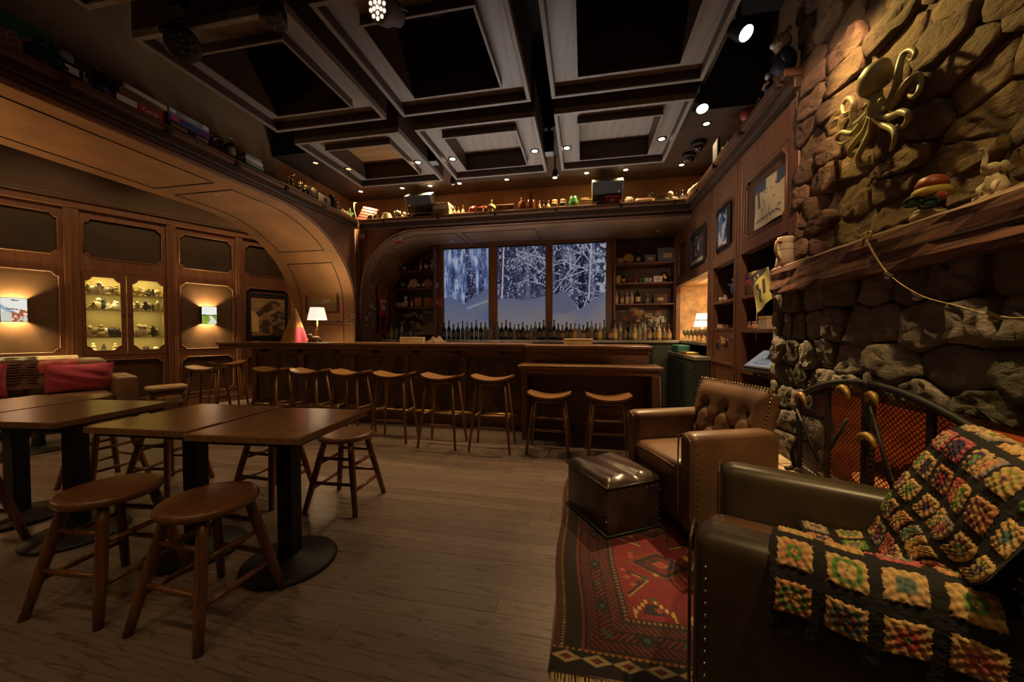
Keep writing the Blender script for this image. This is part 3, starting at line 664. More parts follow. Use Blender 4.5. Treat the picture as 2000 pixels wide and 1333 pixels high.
# ================================================================= STONE CHIMNEY
def voronoi(seeds, poly, stretch):
    cells = []; Sx = np.array(seeds) * np.array(stretch)
    for i, p in enumerate(Sx):
        cell = [np.array(q) * np.array(stretch) for q in poly]; order = np.argsort(((Sx - p) ** 2).sum(1))[1:22]
        for j in order:
            q = Sx[j]; m = (p + q) / 2; d = q - p; new = []
            for k in range(len(cell)):
                a, b = cell[k], cell[(k + 1) % len(cell)]; da, db = (a - m) @ d, (b - m) @ d
                if da <= 0: new.append(a)
                if (da < 0) != (db < 0) and abs(da - db) > 1e-12: new.append(a + (b - a) * da / (da - db))
            cell = new
            if len(cell) < 3: break
        if len(cell) >= 3: cells.append((seeds[i], [c / np.array(stretch) for c in cell]))
    return cells
def resample(poly, n):
    P_ = [np.array(p) for p in poly]; L = [np.linalg.norm(P_[(i + 1) % len(P_)] - P_[i]) for i in range(len(P_))]; tot = sum(L); out = []
    for k in range(n):
        d = tot * k / n; i = 0
        while d > L[i] and i < len(L) - 1: d -= L[i]; i += 1
        out.append(P_[i] + (P_[(i + 1) % len(P_)] - P_[i]) * d / max(L[i], 1e-9))
    return out
def stone_mesh(poly, depth, face, gap=.007, n=16, rough=.3):
    # poly in (a, b); a along the wall, b up; grows along -x from `face`
    pts = np.array(resample(poly, n)); c = pts.mean(0); r = np.linalg.norm(pts - c, axis=1); pts = c + (pts - c) * np.maximum(.5, (r - gap) / r)[:, None]
    pts = .84 * pts + .08 * np.roll(pts, 1, 0) + .08 * np.roll(pts, -1, 0); pts += rng.normal(0, .004, pts.shape)
    vs = []; fs = []; tilt = rng.normal(0, .07, 2)
    for sc_, d in ((1, -.02), (1, depth * .72), (.98, depth * .98), (.72, depth), (.38, depth * 1.02)):
        for k in range(n):
            q = c + (pts[k] - c) * sc_; dd = d + (0 if d < 0 else depth * rough * rng.normal(0, .45) + (q - c) @ tilt)
            vs.append((face - dd, q[0], q[1]))
    vs.append((face - depth * 1.05, c[0], c[1]))
    for i in range(4):
        for k in range(n): fs.append((i * n + k, (i + 1) * n + k, (i + 1) * n + (k + 1) % n, i * n + (k + 1) % n))
    for k in range(n): fs.append((4 * n + k, 5 * n, 4 * n + (k + 1) % n))
    mb = MB(); mb.add(vs, fs, None, True); return mb
def rubble_seeds(y0, y1, z0, z1, hr, wr, jit=.13):
    out = []; z = z0
    while z < z1 - .02:
        h = random.uniform(*hr); y = y0 + random.uniform(0, .12)
        while y < y1:
            w = random.uniform(*wr); out.append((y + w / 2 + random.uniform(-.02, .02), z + h / 2 + random.uniform(-jit, jit) * h)); y += w
        z += h
    return out
chim = struct(MB().box(1.472, 2.2, -.6, 2.93, 1.55, 4.25).box(1.335, 2.2, 2.42, 2.87, 0, 1.55).box(1.335, 2.2, -.6, 1.28, 0, 1.55).box(1.335, 2.2, 1.28, 2.42, .92, 1.55).box(1.95, 2.2, 1.28, 2.42, 0, .92).build('wall_chimney', 'mortar'))
for (s, cell) in voronoi(rubble_seeds(.55, 2.98, 1.60, 3.95, (.09, .17), (.15, .46)), [(.5, 1.6), (2.96, 1.6), (2.90, 4.0), (.5, 4.0)], (.55, 1)):
    a = np.array(cell); 
    stone_mesh(cell, random.uniform(.018, .06), 1.49, gap=.005, rough=.22).build('stone', 'stone_up', chim)
low = voronoi(rubble_seeds(.5, 2.86, .40, 1.50, (.10, .19), (.11, .30)), [(.5, .40), (2.87, .40), (2.87, 1.50), (.5, 1.50)], (.75, 1))
for (s, cell) in low:
    a = np.array(cell); c = a.mean(0)
    if 1.34 < c[0] < 2.36 and c[1] < .86: continue
    for q in cell:
        if q[1] < .92 and 1.28 < q[0] < 2.42: q[1] = min(.92, q[1]) if c[1] < .86 else .915
    stone_mesh(cell, random.uniform(.035, .075), 1.355, gap=.005, rough=.22).build('stone', 'stone_low', chim)
# return of the stone at the corner towards the shelves
for k in range(9):
    z = .42 + k * .118
    mb = MB().rbox(1.30, 1.62, 2.80 + random.uniform(-.02, 0), 2.905 + random.uniform(-.015, .015), z, z + .112, .03, 2); mb.build('quoin', 'stone_low', chim)
# firebox lining
fb = MB().box(1.90, 1.945, 1.28, 2.42, .40, .92).box(1.36, 1.9, 1.285, 1.31, .4, .92).box(1.36, 1.9, 2.39, 2.415, .4, .92).box(1.36, 1.9, 1.28, 2.42, .88, .92).build('firebox', 'firebrick', chim)
for i in range(3):
    tag(MB().tube([(1.50 + .13 * i, 1.45 + .05 * i, .505), (1.505 + .13 * i, 1.8, .51), (1.50 + .13 * i, 2.2, .503)], [.045, .05, .042], 9).build('fire_log', 'brown'), ('front', 'middle', 'rearmost')[i] + ' log lying in the glowing firebox', 'log', 'logs in the firebox')
tag(MB().rbox(1.44, 1.86, 1.36, 2.32, .40, .452, .03, 2).build('ember_bed', 'ember'), 'bed of glowing orange embers under the logs', 'embers')
lamp('AREA', (1.72, 1.72, .50), E_FIRE, (1, .33, .08), chim, aim=(1.93, 1.68, .66), size=(.45, .12))
lamp('POINT', (1.60, 1.70, .58), E_FIRE * .3, (1, .36, .09), chim, size=.06)
# raised hearth
he = struct(MB().box(1.18, 2.0, -.6, 3.05, 0, .34).build('hearth', 'mortar'))
hs = voronoi([(random.uniform(.4, 3.0), random.uniform(1.15, 1.5)) for _ in range(14)], [(-.2, 1.14), (3.06, 1.14), (3.06, 1.9), (-.2, 1.9)], (.6, 1))
for s, cell in hs:
    pts = [(q[1] + random.uniform(-.008, .008), q[0]) for q in cell]; c = np.mean(pts, 0); pts = [tuple(c + (np.array(p) - c) * .985) for p in pts]
    if sum(pts[i][0] * pts[(i + 1) % len(pts)][1] - pts[(i + 1) % len(pts)][0] * pts[i][1] for i in range(len(pts))) < 0: pts = pts[::-1]
    MB().prism(pts, .335, .40 + random.uniform(-.004, .004)).build('hearth_slab', 'hearth_stone', he, .006)
for s, cell in voronoi(rubble_seeds(.3, 3.0, .0, .33, (.10, .16), (.14, .3)), [(.2, 0), (3.04, 0), (3.04, .335), (.2, .335)], (.7, 1)):
    stone_mesh(cell, .03, 1.19, n=12).build('stone', 'stone_low', he)
# mantel beam
def mantel():
    n = 30; vs = []; fs = []; y0, y1 = .3, 2.80
    prof = [(1.60, 1.645), (1.265, 1.645), (1.25, 1.632), (1.247, 1.60), (1.25, 1.55), (1.246, 1.50), (1.25, 1.475), (1.265, 1.466), (1.60, 1.466)]; m = len(prof)
    for i in range(n + 1):
        y = y0 + (y1 - y0) * i / n
        for k, (x, z) in enumerate(prof):
            e = .004 * math.sin(y * 9 + k * 2.1) + .003 * math.sin(y * 23 + k); vs.append((x + (e if x < 1.5 else 0), y, z + (e if x < 1.5 else 0)))
    for i in range(n):
        for k in range(m): fs.append((i * m + k, i * m + (k + 1) % m, (i + 1) * m + (k + 1) % m, (i + 1) * m + k))
    fs.append(tuple(range(m))); fs.append(tuple(n * m + k for k in range(m - 1, -1, -1)))
    return MB().add(vs, fs)
man = tag(mantel().build('mantel_beam', 'mantel_wood'), 'thick rough reddish timber mantel beam across the stone chimney', 'mantel')
MB().box(1.244, 1.26, 1.0, 1.85, 1.543, 1.549).build('split_crack', 'groove', man)
MB().ball((1.25, 2.72, 1.515), (.006, .02, .012)).build('knot', 'groove', man)
# string line tied to the mantel
rp = [P(1690, 455, x=1.23), P(1697, 478, x=1.225), P(1733, 533, x=1.215), P(1795, 576, x=1.215), P(1870, 598, x=1.215), P(1940, 616, x=1.22), P(2010, 620, x=1.22), P(2130, 590, x=1.225)]
ro = thing('garland_cord', 'thin twine cord with small metal clips sagging below the mantel beam', 'cord', (0, 0, 0))
MB().tube(smooth_path(rp, 8), [.006 - .004 * min(1, i / 20) for i in range(len(smooth_path(rp, 8)))], 7).build('cord', 'rope', ro)
MB().tube(smooth_path([P(1686, 458, x=1.24), P(1700, 452, x=1.24), P(1700, 464, x=1.235), P(1688, 466, x=1.232), P(1684, 482, x=1.235)], 5), .005, 6).tube([P(1692, 464, x=1.232), P(1697, 482, x=1.235), P(1699, 484, x=1.236)], .004, 6).build('knot', 'rope', ro)
for u, v in ((1736, 536), (1792, 577), (1943, 617)):
    p = P(u, v, x=1.212); MB().box(-.004, .004, -.022, .022, -.004, .004, T(*p, rx=.5)).box(-.004, .004, -.012, .012, -.018, -.01, T(*p, rx=.3)).build('clip', 'brass', ro)
# brass octopus
oc = thing('octopus_ornament', 'golden metal octopus sculpture mounted on the stone chimney', 'sculpture', P(1706, 212, x=1.40)); o0 = oc.location
def OP(u, v, x=1.37): return P(1540 + u / 2.776, v / 2.776, x=x) - o0
mb = MB(); hp = [OP(512, 338, 1.38), OP(507, 350, 1.37), OP(490, 380, 1.36), OP(470, 425, 1.355), OP(452, 470, 1.36), OP(452, 505, 1.37), OP(462, 540, 1.37), OP(466, 580, 1.37), OP(466, 615, 1.375), OP(464, 640, 1.38)]
mb.tube(smooth_path(hp, 4), list(np.interp(np.linspace(0, 9, 37), range(10), [.004, .034, .058, .066, .056, .040, .036, .034, .028, .012])), 16)
mb.build('body', 'octopus', oc)
for u, v in ((505, 545), (428, 570)): MB().ball(OP(u, v, 1.345), .014).build('eye', 'octopus', oc)
for tp in ([(480, 600), (545, 555), (585, 470), (597, 380), (620, 300), (660, 268), (688, 285), (676, 318), (645, 326)], [(490, 610), (570, 560), (620, 480), (660, 430), (700, 412), (718, 440), (705, 500), (670, 525), (652, 502), (680, 482)],
           [(480, 620), (550, 632), (610, 607), (650, 622), (640, 665), (610, 690), (585, 680)], [(475, 630), (515, 675), (568, 705), (575, 760), (555, 815)], [(462, 630), (450, 700), (412, 780), (378, 850), (390, 890), (430, 880), (442, 840)],
           [(452, 630), (420, 700), (370, 760), (335, 810), (340, 850), (360, 828)], [(445, 620), (400, 665), (350, 722), (290, 718), (263, 752), (285, 780), (322, 765)], [(440, 610), (370, 668), (350, 620), (355, 560), (325, 532), (295, 570), (300, 615), (330, 602)]):
    sp = smooth_path([OP(u, v, 1.375 + .012 * math.sin(k * 1.7)) for k, (u, v) in enumerate(tp)], 6); n = len(sp)
    MB().tube(sp, [.0145 * (1 - k / n) ** .8 + .0045 for k in range(n)], 9).build('tentacle', 'octopus', oc)
# fire screen
YP, Y0, Y1 = 1.85, 1.31, 2.42
def arch_z(y): 
    t = (y - YP) / (Y1 - YP) if y > YP else (YP - y) / (YP - Y0)
    return .985 - .15 * t ** 2
fs_ = thing('fire_screen', 'black arched folding fireplace screen with wire mesh and golden caps', 'fire screen', (0, 0, 0))
XS = lambda y: 1.215 + .05 * abs(y - YP)
for a, b in ((Y0, YP - .012), (YP + .012, Y1)):
    ys = np.linspace(a, b, 12); mb = MB()
    mb.tube([(XS(y), y, arch_z(y)) for y in ys], .016, 6); mb.box(XS(a) - .012, XS(a) + .012, a - .012, a + .012, .415, arch_z(a)).box(XS(b) - .012, XS(b) + .012, b - .012, b + .012, .415, arch_z(b))
    mb.tube([(XS(y), y, .425) for y in (a, (a + b) / 2, b)], .010, 6); mb.build('frame', 'iron', fs_)
    m_ = (a + b) / 2; MB().box(XS(m_) - .008, XS(m_) + .008, m_ - .012, m_ + .012, .42, arch_z(m_)).build('upright', 'iron', fs_)
    # wire mesh: crossing thin wires
    mb = MB(); st = .0165; w = .0021
    for sgn in (1, -1):
        c0 = -1.2
        while c0 < 1.6:
            seg_ = []
            for k in range(41):
                y = a + (b - a) * k / 40; z = .43 + c0 + sgn * (y - a) * 1.0
                if .43 <= z <= arch_z(y) - .01: seg_.append((y, z))
            if len(seg_) > 1:
                (ya, za), (yb, zb) = seg_[0], seg_[-1]; L_ = math.hypot(yb - ya, zb - za); nx, nz = -(zb - za) / L_ * w, (yb - ya) / L_ * w
                mb.add([(XS(ya), ya - nx, za - nz), (XS(yb), yb - nx, zb - nz), (XS(yb), yb + nx, zb + nz), (XS(ya), ya + nx, za + nz)], [(0, 1, 2, 3)])
            c0 += st * 1.414
    o = mb.build('wire_mesh', 'iron', fs_); o['kind'] = 'stuff'
for (pa, pb) in (((1556, 800), (1600, 905)), ((1655, 820), (1605, 905)), ((1700, 795), (1752, 985)), ((1690, 870), (1690, 930))):
    A_, B_ = P(*pa, x=1.195), P(*pb, x=1.195); B_.z = max(B_.z, .42); MB().tube([A_, (A_ + B_) / 2, B_], [.007, .008, .010], 7).build('rod', 'iron', fs_)
for u, v, w_ in ((1563, 778, 20), (1645, 765, 24), (1701, 778, 20), (1690, 858, 34), (1890, 880, 46)):
    x_ = 1.18; sp = [P(u - w_ * .5, v + 8, x=x_), P(u - w_ * .25, v - 5, x=x_), P(u + w_ * .1, v - 6, x=x_), P(u + w_ * .38, v + 4, x=x_), P(u + w_ * .5, v + 16, x=x_)]
    MB().tube(smooth_path(sp, 4), list(np.interp(np.linspace(0, 4, 17), range(5), [.004, .014, .017, .013, .004])), 8).build('golden_cap', 'old_gold', fs_)
for y in (Y0, Y1): MB().tube(smooth_path([(XS(y), y, .60), (XS(y) - .03, y + .01, .5), (XS(y) - .025, y, .42), (XS(y) - .07, y, .407)], 5), .011, 7).build('foot', 'iron', fs_)
# fire tools lying on the hearth
t = thing('fire_tongs', 'iron fire tongs lying on the pale hearth in front of the screen', 'tongs', (0, 0, 0))
MB().tube(smooth_path([P(1537, 915, z=.412), P(1560, 905, z=.43), P(1580, 915, z=.42), P(1612, 938, z=.415), P(1640, 950, z=.412)], 5), .006, 7).build('arm', 'dark_metal', t)
MB().tube(smooth_path([P(1548, 905, z=.415), P(1575, 925, z=.425), P(1605, 945, z=.415)], 5), .006, 7).build('arm', 'dark_metal', t)
MB().ball(P(1618, 922, z=.43), .02).build('joint', 'brass', t)
# ================================================================= BACK BAR
R = math.radians
def _branches():
    r = random.Random(3); out = []
    def grow(p, x, y, ang, ln, w, d):
        x2, y2 = x + ln * math.cos(ang), y + ln * math.sin(ang); out.append((p, (x, y), (x2, y2), w))
        if d > 0:
            for k in range(3): t = r.uniform(.25, 1); grow(p, x + (x2 - x) * t, y + (y2 - y) * t, ang + r.choice([-1, 1]) * r.uniform(.3, .9), ln * r.uniform(.35, .6), w * .62, d - 1)
    for p, x, y, a, ln, w in ((1, 1.0, 1.30, 2.6, .5, .008), (1, .98, 1.62, 2.85, .55, .009), (1, .70, 1.9, -.9, .45, .007), (1, .95, 1.1, 2.9, .4, .007), (1, .40, 1.8, -.3, .3, .006), (2, .03, .95, .95, .85, .010), (2, .05, 1.15, .35, .60, .009), (2, .70, 1.35, 2.75, .60, .009), (2, .60, 1.9, -1.1, .5, .010), (2, .72, 1.5, 2.2, .45, .008), (2, .02, .75, .75, .45, .008), (2, .66, .85, -1.9, .38, .010), (2, .35, 1.05, -.5, .35, .007)): grow(p, x, y, a, ln, w, 3)
    return out
BR = _branches()
def art_snow(X, V):
    # X runs 0..3 across the three panes, V up
    pane = np.floor(np.clip(X, 0, 2.999)); x = X - pane; n1 = fbm(X * 9, V * 14, 1); n2 = fbm(X * 46, V * 70, 2, 3); n4 = fbm(X * 14, V * 20, 8); C = np.ones(X.shape + (3,)) * np.array([.012, .013, .032])
    C = mixc(C, (.05, .055, .11), (n2 > .48) * .8); C = mixc(C, (.15, .17, .25), (n2 > .58) * (n4 > .46)); C = mixc(C, (.30, .32, .40), (n2 > .66) * (n4 > .52))
    # lavender haze low in the second pane
    C = mixc(C, (.060, .060, .125), (pane == 1) * np.clip(1.6 - 2.6 * V, 0, 1) * .8)
    for cx, w, col, p in ((.17, .030, (.020, .020, .040), 1), (.37, .032, (.022, .022, .045), 1), (.47, .022, (.045, .045, .09), 1), (.63, .040, (.075, .075, .15), 1), (.72, .010, (.018, .018, .04), 1), (.88, .016, (.04, .04, .085), 1), (.76, .035, (.075, .078, .16), 2), (.55, .06, (.007, .007, .018), 2), (.10, .04, (.010, .010, .024), 2), (.02, .03, (.06, .06, .12), 2)):
        C = mixc(C, col, (pane == p) * (np.abs(x - cx - .010 * np.sin(V * 7 + cx * 9)) < w * (1.2 - .35 * V)) * (n2 < .62))
    # snow laden firs of the first pane: drooping clumps
    f1 = (pane == 0); dr = fbm(X * 13 + .9 * fbm(X * 4, V * 3, 21), V * 4.2, 6, 5); dr2 = fbm(X * 30, V * 13, 16, 4)
    C = mixc(C, (.040, .060, .16), f1 * (dr > .36)); C = mixc(C, (.10, .135, .26), f1 * (dr > .44) * (dr2 > .34)); C = mixc(C, (.19, .235, .36), f1 * (dr > .50) * (dr2 > .44)); C = mixc(C, (.30, .34, .42), f1 * (dr > .56) * (dr2 > .52))
    C = mixc(C, (.010, .010, .032), f1 * (np.abs(x - .58 - .03 * np.sin(V * 11)) < .07 + .12 * np.clip(.60 - V, 0, 1)) * (V < .68) * (n2 < .58)); C = mixc(C, (.10, .11, .20), f1 * (np.abs(x - .60) < .10) * (V < .58) * (n2 > .60))
    # birch of the second pane and white twigs
    bx = .085 + .045 * np.clip(V - .42, 0, 1) / .58; C = mixc(C, (.36, .37, .43), (pane == 1) * (np.abs(x - bx) < .013) * (V > .40))
    C = mixc(C, (.30, .31, .40), (pane == 2) * (np.abs(x - .70 + .02 * np.sin(V * 5)) < .014) * (V > .40)); C = mixc(C, (.27, .29, .34), (pane == 2) * (x > .82) * (fbm(X * 13, V * 26, 9) > .58))
    for p, a, b, w in BR:
        m = (pane == p)
        if not m.any(): continue
        C = mixc(C, (.28, .30, .37) if w > .004 else (.17, .18, .25), m * (seg(x, V * 1.9, a, b) < max(w, .0035) * (.6 + .7 * n1)))
    # snow ground
    s0 = np.where(pane == 0, np.where(x < .44, .46 - .30 * np.maximum(0, x - .18), .38 + .19 * (x - .44) / .56), 0); s1 = np.where(pane == 1, .43 + .012 * np.sin(x * 8) + .015 * np.clip((x - .7) / .2, 0, 1), 0)
    s2 = np.where(pane == 2, np.maximum(.50 - 1.1 * np.maximum(0, x - .22) ** 1.35 - .25 * np.maximum(0, .16 - x), .25 + .36 * np.maximum(0, x - .25) ** 1.25), 0)
    g = s0 + s1 + s2 + .008 * (n1 - .5); sn = np.clip((g - V) / .006, 0, 1)
    d = np.clip((g - V) / .40, 0, 1) ** .8; warm = np.clip(.35 + .5 * X / 3 + .5 * (1 - V) - .2, 0, 1); top = np.stack([.080 + 0 * d, .088 + 0 * d, .150 + 0 * d], -1); lo = np.stack([.118 + .036 * warm, .112 + .016 * warm, .118 - .008 * warm], -1); col = top * (1 - d[..., None]) + lo * d[..., None]
    col = np.where((pane == 0)[..., None], col * np.array([.80, .93, 1.06]), col)
    sh = np.clip((.24 + .30 * (x - .5) - V) / .10, 0, 1) * np.clip((V - .30 + .42 * (x - .5)) / .10, 0, 1) * (pane == 0) * (x > .45); col = mixc(col, (.060, .078, .165), sh * .8)
    col = mixc(col, (.20, .21, .25), (pane == 0) * np.clip(1 - np.abs(V - (.335 + .17 * (x - .5))) / .022, 0, 1) * (x > .5) * .8)
    e2 = V - (.25 + .36 * np.maximum(0, x - .25) ** 1.25); col = mixc(col, (.070, .076, .125), (pane == 2) * np.clip(e2 / .03, 0, 1) * .85)
    return C * .9 * (1 - sn[..., None]) + col * sn[..., None]
win = struct(thing('window_1', 'x', 'x', (0, 0, 0)))
del win['label']; del win['category']
WX = (-2.60, -1.72, -1.56, -.67, -.55, .38); z0, z1 = 1.09, 2.79
for k in range(3):
    a, b = WX[2 * k], WX[2 * k + 1]
    picture('lightbox_pane', b - a, z1 - z0, 150, 270, lambda U, V, k=k: art_snow(k + U * .999, V), 'screen_print', win, T((a + b) / 2, 6.60, z0))
    MB().box(a, b, 6.601, 6.62, z0, z1).build('pane_back', 'black', win)
for a, b in ((-2.70, -2.60), (-1.72, -1.56), (-.67, -.55), (.38, .49)):
    MB().box(a, b, 6.54, 6.63, z0, z1).build('mullion', 'frame_wood_lit', win, .008); MB().box(a - .005, a + .015, 6.56, 6.62, z0, z1).build('stop_bead', 'black', win)
MB().box(-2.70, .49, 6.53, 6.63, z1, z1 + .085).build('head_rail', 'frame_wood_lit', win, .008)
MB().box(-2.70, .49, 6.56, 6.62, z1 - .02, z1).build('stop_bead', 'black', win)
# counter behind the bar
bb = thing('back_counter', 'stone-topped back bar counter with dark green cabinets below the winter window', 'counter', (0, 0, 0))
MB().box(-3.6, 1.45, 6.02, 6.63, 1.045, 1.085).build('worktop', 'counter_stone', bb, .006)
for i in range(8):
    x = -3.58 + i * .66; MB().box(x, x + .65, 6.06, 6.62, .0, 1.045).build('cabinet_unit', 'darkgreen', bb, .004); MB().box(x + .02, x + .63, 6.04, 6.06, .05, 1.0).build('door', 'darkgreen', bb, .006)
sd = thing('end_cabinet', 'low dark green bar cabinet standing under the lit niche', 'cabinet', (0, 0, 0))
MB().box(1.28, 1.452, 4.62, 5.95, 0, .88).build('body', 'darkgreen', sd, .004); MB().box(1.26, 1.452, 4.6, 5.97, .88, .925).build('worktop', 'counter_stone', sd, .006)
for y in (4.64, 5.28): MB().box(1.265, 1.28, y, y + .62, .06, .85).build('door', 'darkgreen', sd, .004); MB().box(1.255, 1.265, y + .06, y + .14, .76, .77).build('handle', 'steel', sd)
tag(MB().rbox(1.28, 1.44, 5.0, 5.35, .925, .955, .01, 2).build('bar_tray', 'brass'), 'shallow brass tray on the low green bar cabinet', 'tray')
tag(MB().rbox(1.28, 1.44, 5.42, 5.8, .925, 1.03, .01, 2).build('bottle_crate', 'teal', bevel=.004), 'teal crate on the low green bar cabinet', 'crate')
tag(MB().box(.66, 1.0, 5.96, 6.04, .0, .86).box(.64, 1.02, 5.94, 6.06, .86, .90).build('ice_bin', 'darkgreen', bevel=.006), 'dark green bin in the passage behind the bar end', 'bin')
# shelving either side of the window
def shelf_unit(name, x0, x1, label):
    t = thing(name, label, 'shelf', (0, 0, 0))
    for x in (x0, x1 - .03): MB().box(x, x + .03, 6.36, 6.63, 1.085, 2.78).build('side', 'wall_wood', t, .003)
    for z in (2.37, 2.04, 1.69): MB().box(x0 + .03, x1 - .03, 6.38, 6.63, z - .025, z).build('shelf', 'wall_wood', t, .003)
    MB().box(x0 + .03, x1 - .03, 6.62, 6.635, 1.085, 2.78).build('back_board', 'panel_wood', t); return t
shL = shelf_unit('wall_shelves', -3.60, -2.70, 'dark wooden wall shelves full of curios, left of the winter window')
shR = shelf_unit('wall_shelves', .49, 1.47, 'dark wooden wall shelves with books and bottles, right of the winter window')
def stickers(par, x0, x1, z0, z1, n, yy, M=None):
    for k in range(n):
        w, h = random.uniform(.04, .12), random.uniform(.03, .08); x = random.uniform(x0, x1 - w); z = random.uniform(z0, z1 - h); y = yy - .0007 * k
        MB().box(x, x + w, y - .0006, y, z, z + h, M).build('sticker', random.choice(['cream', 'paper', 'white', 'tan', 'paper', 'cream', 'grey', 'greyblue', 'red', 'yellow']), par)
        MB().box(x + w * .15, x + w * .85, y - .0011, y - .0006, z + h * .4, z + h * .62, M).build('sticker_mark', random.choice(['black', 'brown', 'navy', 'red', 'green']), par)
stickers(shL, -3.55, -2.75, 1.15, 1.62, 38, 6.615); stickers(shR, .55, 1.42, 1.25, 1.64, 34, 6.615)
# a big mountain poster among the stickers
def art_post(U, V):
    C = np.ones(U.shape + (3,)) * np.array([.10, .09, .10]); C = mixc(C, (.34, .28, .14), V < .36 + .28 * (U - .2) + .1 * fbm(U * 6, V * 6)); C = mixc(C, (.30, .07, .04), (np.hypot(U - .8, (V - .75) * 1.4) < .16) * (fbm(U * 14, V * 14) > .45)); return mixc(C, (.5, .45, .33), (V > .9) * (U < .85) * (fbm(U * 30, V * 8) > .5))
t = picture('poster', .26, .46, 26, 46, art_post, 'print', None, T(-2.90, 6.575, 1.16)); tag(t, 'grey and yellow vintage mountain poster beside the winter window', 'poster')
# stickers and jersey on the left springing of the bar arch
MBK = T(-3.617, 5.5, 0, rz=PI / 2)      # local x -> +y, faces +x
for k in range(24):
    w, h = random.uniform(.03, .075), random.uniform(.03, .07); a = random.choice([.10, .19, .28, .30]) + random.uniform(-.03, .04); z = random.uniform(1.2, 1.85)
    MB().box(a, a + w, -.004 - .0004 * k, -.0036 - .0004 * k, z, z + h, MBK).build('sticker', random.choice(['cream', 'paper', 'white', 'tan', 'grey']), archB); MB().box(a + w * .2, a + w * .8, -.0043 - .0004 * k, -.004 - .0004 * k, z + h * .35, z + h * .65, MBK).build('sticker_mark', random.choice(['black', 'brown', 'navy']), archB)
for k, (u, v) in enumerate(((687, 605), (689, 617), (682, 628), (677, 636), (688, 634), (660, 628))):
    p = P(u, v, y=5.41); MB().box(p.x - .03, p.x + .03, 5.414, 5.418, p.z - .03, p.z + .03).build('sticker', ('cream', 'white', 'cream', 'yellow', 'white', 'tan')[k], archL); MB().box(p.x - .015, p.x + .015, 5.412, 5.414, p.z - .012, p.z + .012).build('sticker_mark', 'black', archL)
jy = thing('sports_bib', 'red sports bib with white number patch hanging inside the bar arch', 'bib', (-3.59, 6.05, 0))
def bib(z, w, t0, y=.0): return lambda u, v: (.02 + .012 * math.sin(u * 9 + v * 5), y + (u - .5) * (w + t0 * (v - .5)), z[0] + (z[1] - z[0]) * v)
MB().sheet(bib((1.20, 1.90), .26, -.02), 10, 12).build('bib_cloth', 'red', jy)
MB().sheet(bib((1.62, 1.80), .17, 0), 4, 3, T(.018, 0, 0)).build('number_patch', 'cream', jy)
MB().sheet(bib((1.27, 1.50), .08, 0), 3, 3, T(.018, 0, 0)).build('dark_patch', 'black', jy)
MB().tube(smooth_path([(.01, -.11, 1.88), (.02, -.14, 2.0), (.0, -.02, 2.06), (.02, .13, 2.0), (.01, .11, 1.88)], 5), .018, 6).build('strap', 'red', jy)
text_mesh('number', '10', .13, 'black', jy, T(.05, 0, 1.71, rx=PI / 2) @ Matrix.Rotation(PI / 2, 4, 'Y'))
# hang tags: two little red and white signs under the back ledge
for k, (u, v) in enumerate(((705, 464), (778, 471))):
    p = P(u, v, y=5.47); t = thing('hanging_sign', ('small white and red hanging sign in the corner under the back ledge', 'small white and red hanging sign at the crown of the bar arch')[k], 'sign', p, 0)
    MB().box(-.055, .055, -.006, .006, 0, .055).build('white_half', 'cream', t); MB().box(-.055, .055, -.006, .006, -.045, 0).build('red_half', 'red', t); text_mesh('lettering', ('EXIT', 'EXIT')[k], .05, 'brown', t, T(0, -.008, .028, rx=PI / 2), width=.09)
    MB().tube([(0, 0, .055), (0, 0, .1), (0, .0, 2.9 - p.z)], .003, 5).build('wire', 'dark_metal', t)
# ---- the bar itself
bar = thing('bar_counter', 'long dark wooden bar counter with diamond parquet front', 'bar', (0, 0, 0))
MB().box(-5.15, -.68, 4.30, 5.0, 1.032, 1.07).build('bar_top', 'bar_top', bar, .008)
MB().box(-5.13, -.69, 4.325, 4.98, .985, 1.032).build('edge_moulding', 'bar_wood', bar, .012)
MB().box(-4.72, -.70, 4.52, 4.92, 0, .985).build('body', 'bar_wood', bar)
MB().box(-4.74, -.69, 4.49, 4.53, .90, .985).build('top_rail', 'bar_wood', bar, .004); MB().box(-4.74, -.69, 4.49, 4.53, 0, .16).build('kick_rail', 'bar_wood', bar, .004)
sx = np.linspace(-4.70, -.72, 6)
for x in sx: MB().box(x - .04, x + .04, 4.485, 4.53, .16, .90).build('stile', 'bar_wood', bar, .004)
dia = {}
for i in range(5):
    a, b = sx[i] + .045, sx[i + 1] - .045; nx_ = 4; w = (b - a) / nx_; hz = .185
    for r_ in range(-1, 9):
        for c_ in range(-1, nx_ * 2 + 2):
            cx, cz = a + c_ * w / 2, .16 + r_ * hz / 1
            if (r_ + c_) % 2: continue
            poly = [(cx, cz - hz + .002), (cx + w / 2 - .002, cz), (cx, cz + hz - .002), (cx - w / 2 + .002, cz)]
            # clip the lozenge to the panel
            def clip(poly, f):
                out = []
                for k in range(len(poly)):
                    p, q = poly[k], poly[(k + 1) % len(poly)]; fp, fq = f(p), f(q)
                    if fp >= 0: out.append(p)
                    if (fp > 0) != (fq > 0) and abs(fp - fq) > 1e-9: tt = fp / (fp - fq); out.append((p[0] + (q[0] - p[0]) * tt, p[1] + (q[1] - p[1]) * tt))
                return out
            for f in (lambda p: p[0] - a, lambda p: b - p[0], lambda p: p[1] - .162, lambda p: .898 - p[1]):
                poly = clip(poly, f)
                if len(poly) < 3: break
            if len(poly) < 3: continue
            d = random.uniform(.006, .012); MB().prism(poly, 0, d, T(0, 4.52, 0, rx=PI / 2)).build('parquet_lozenge', 'parquet', bar)
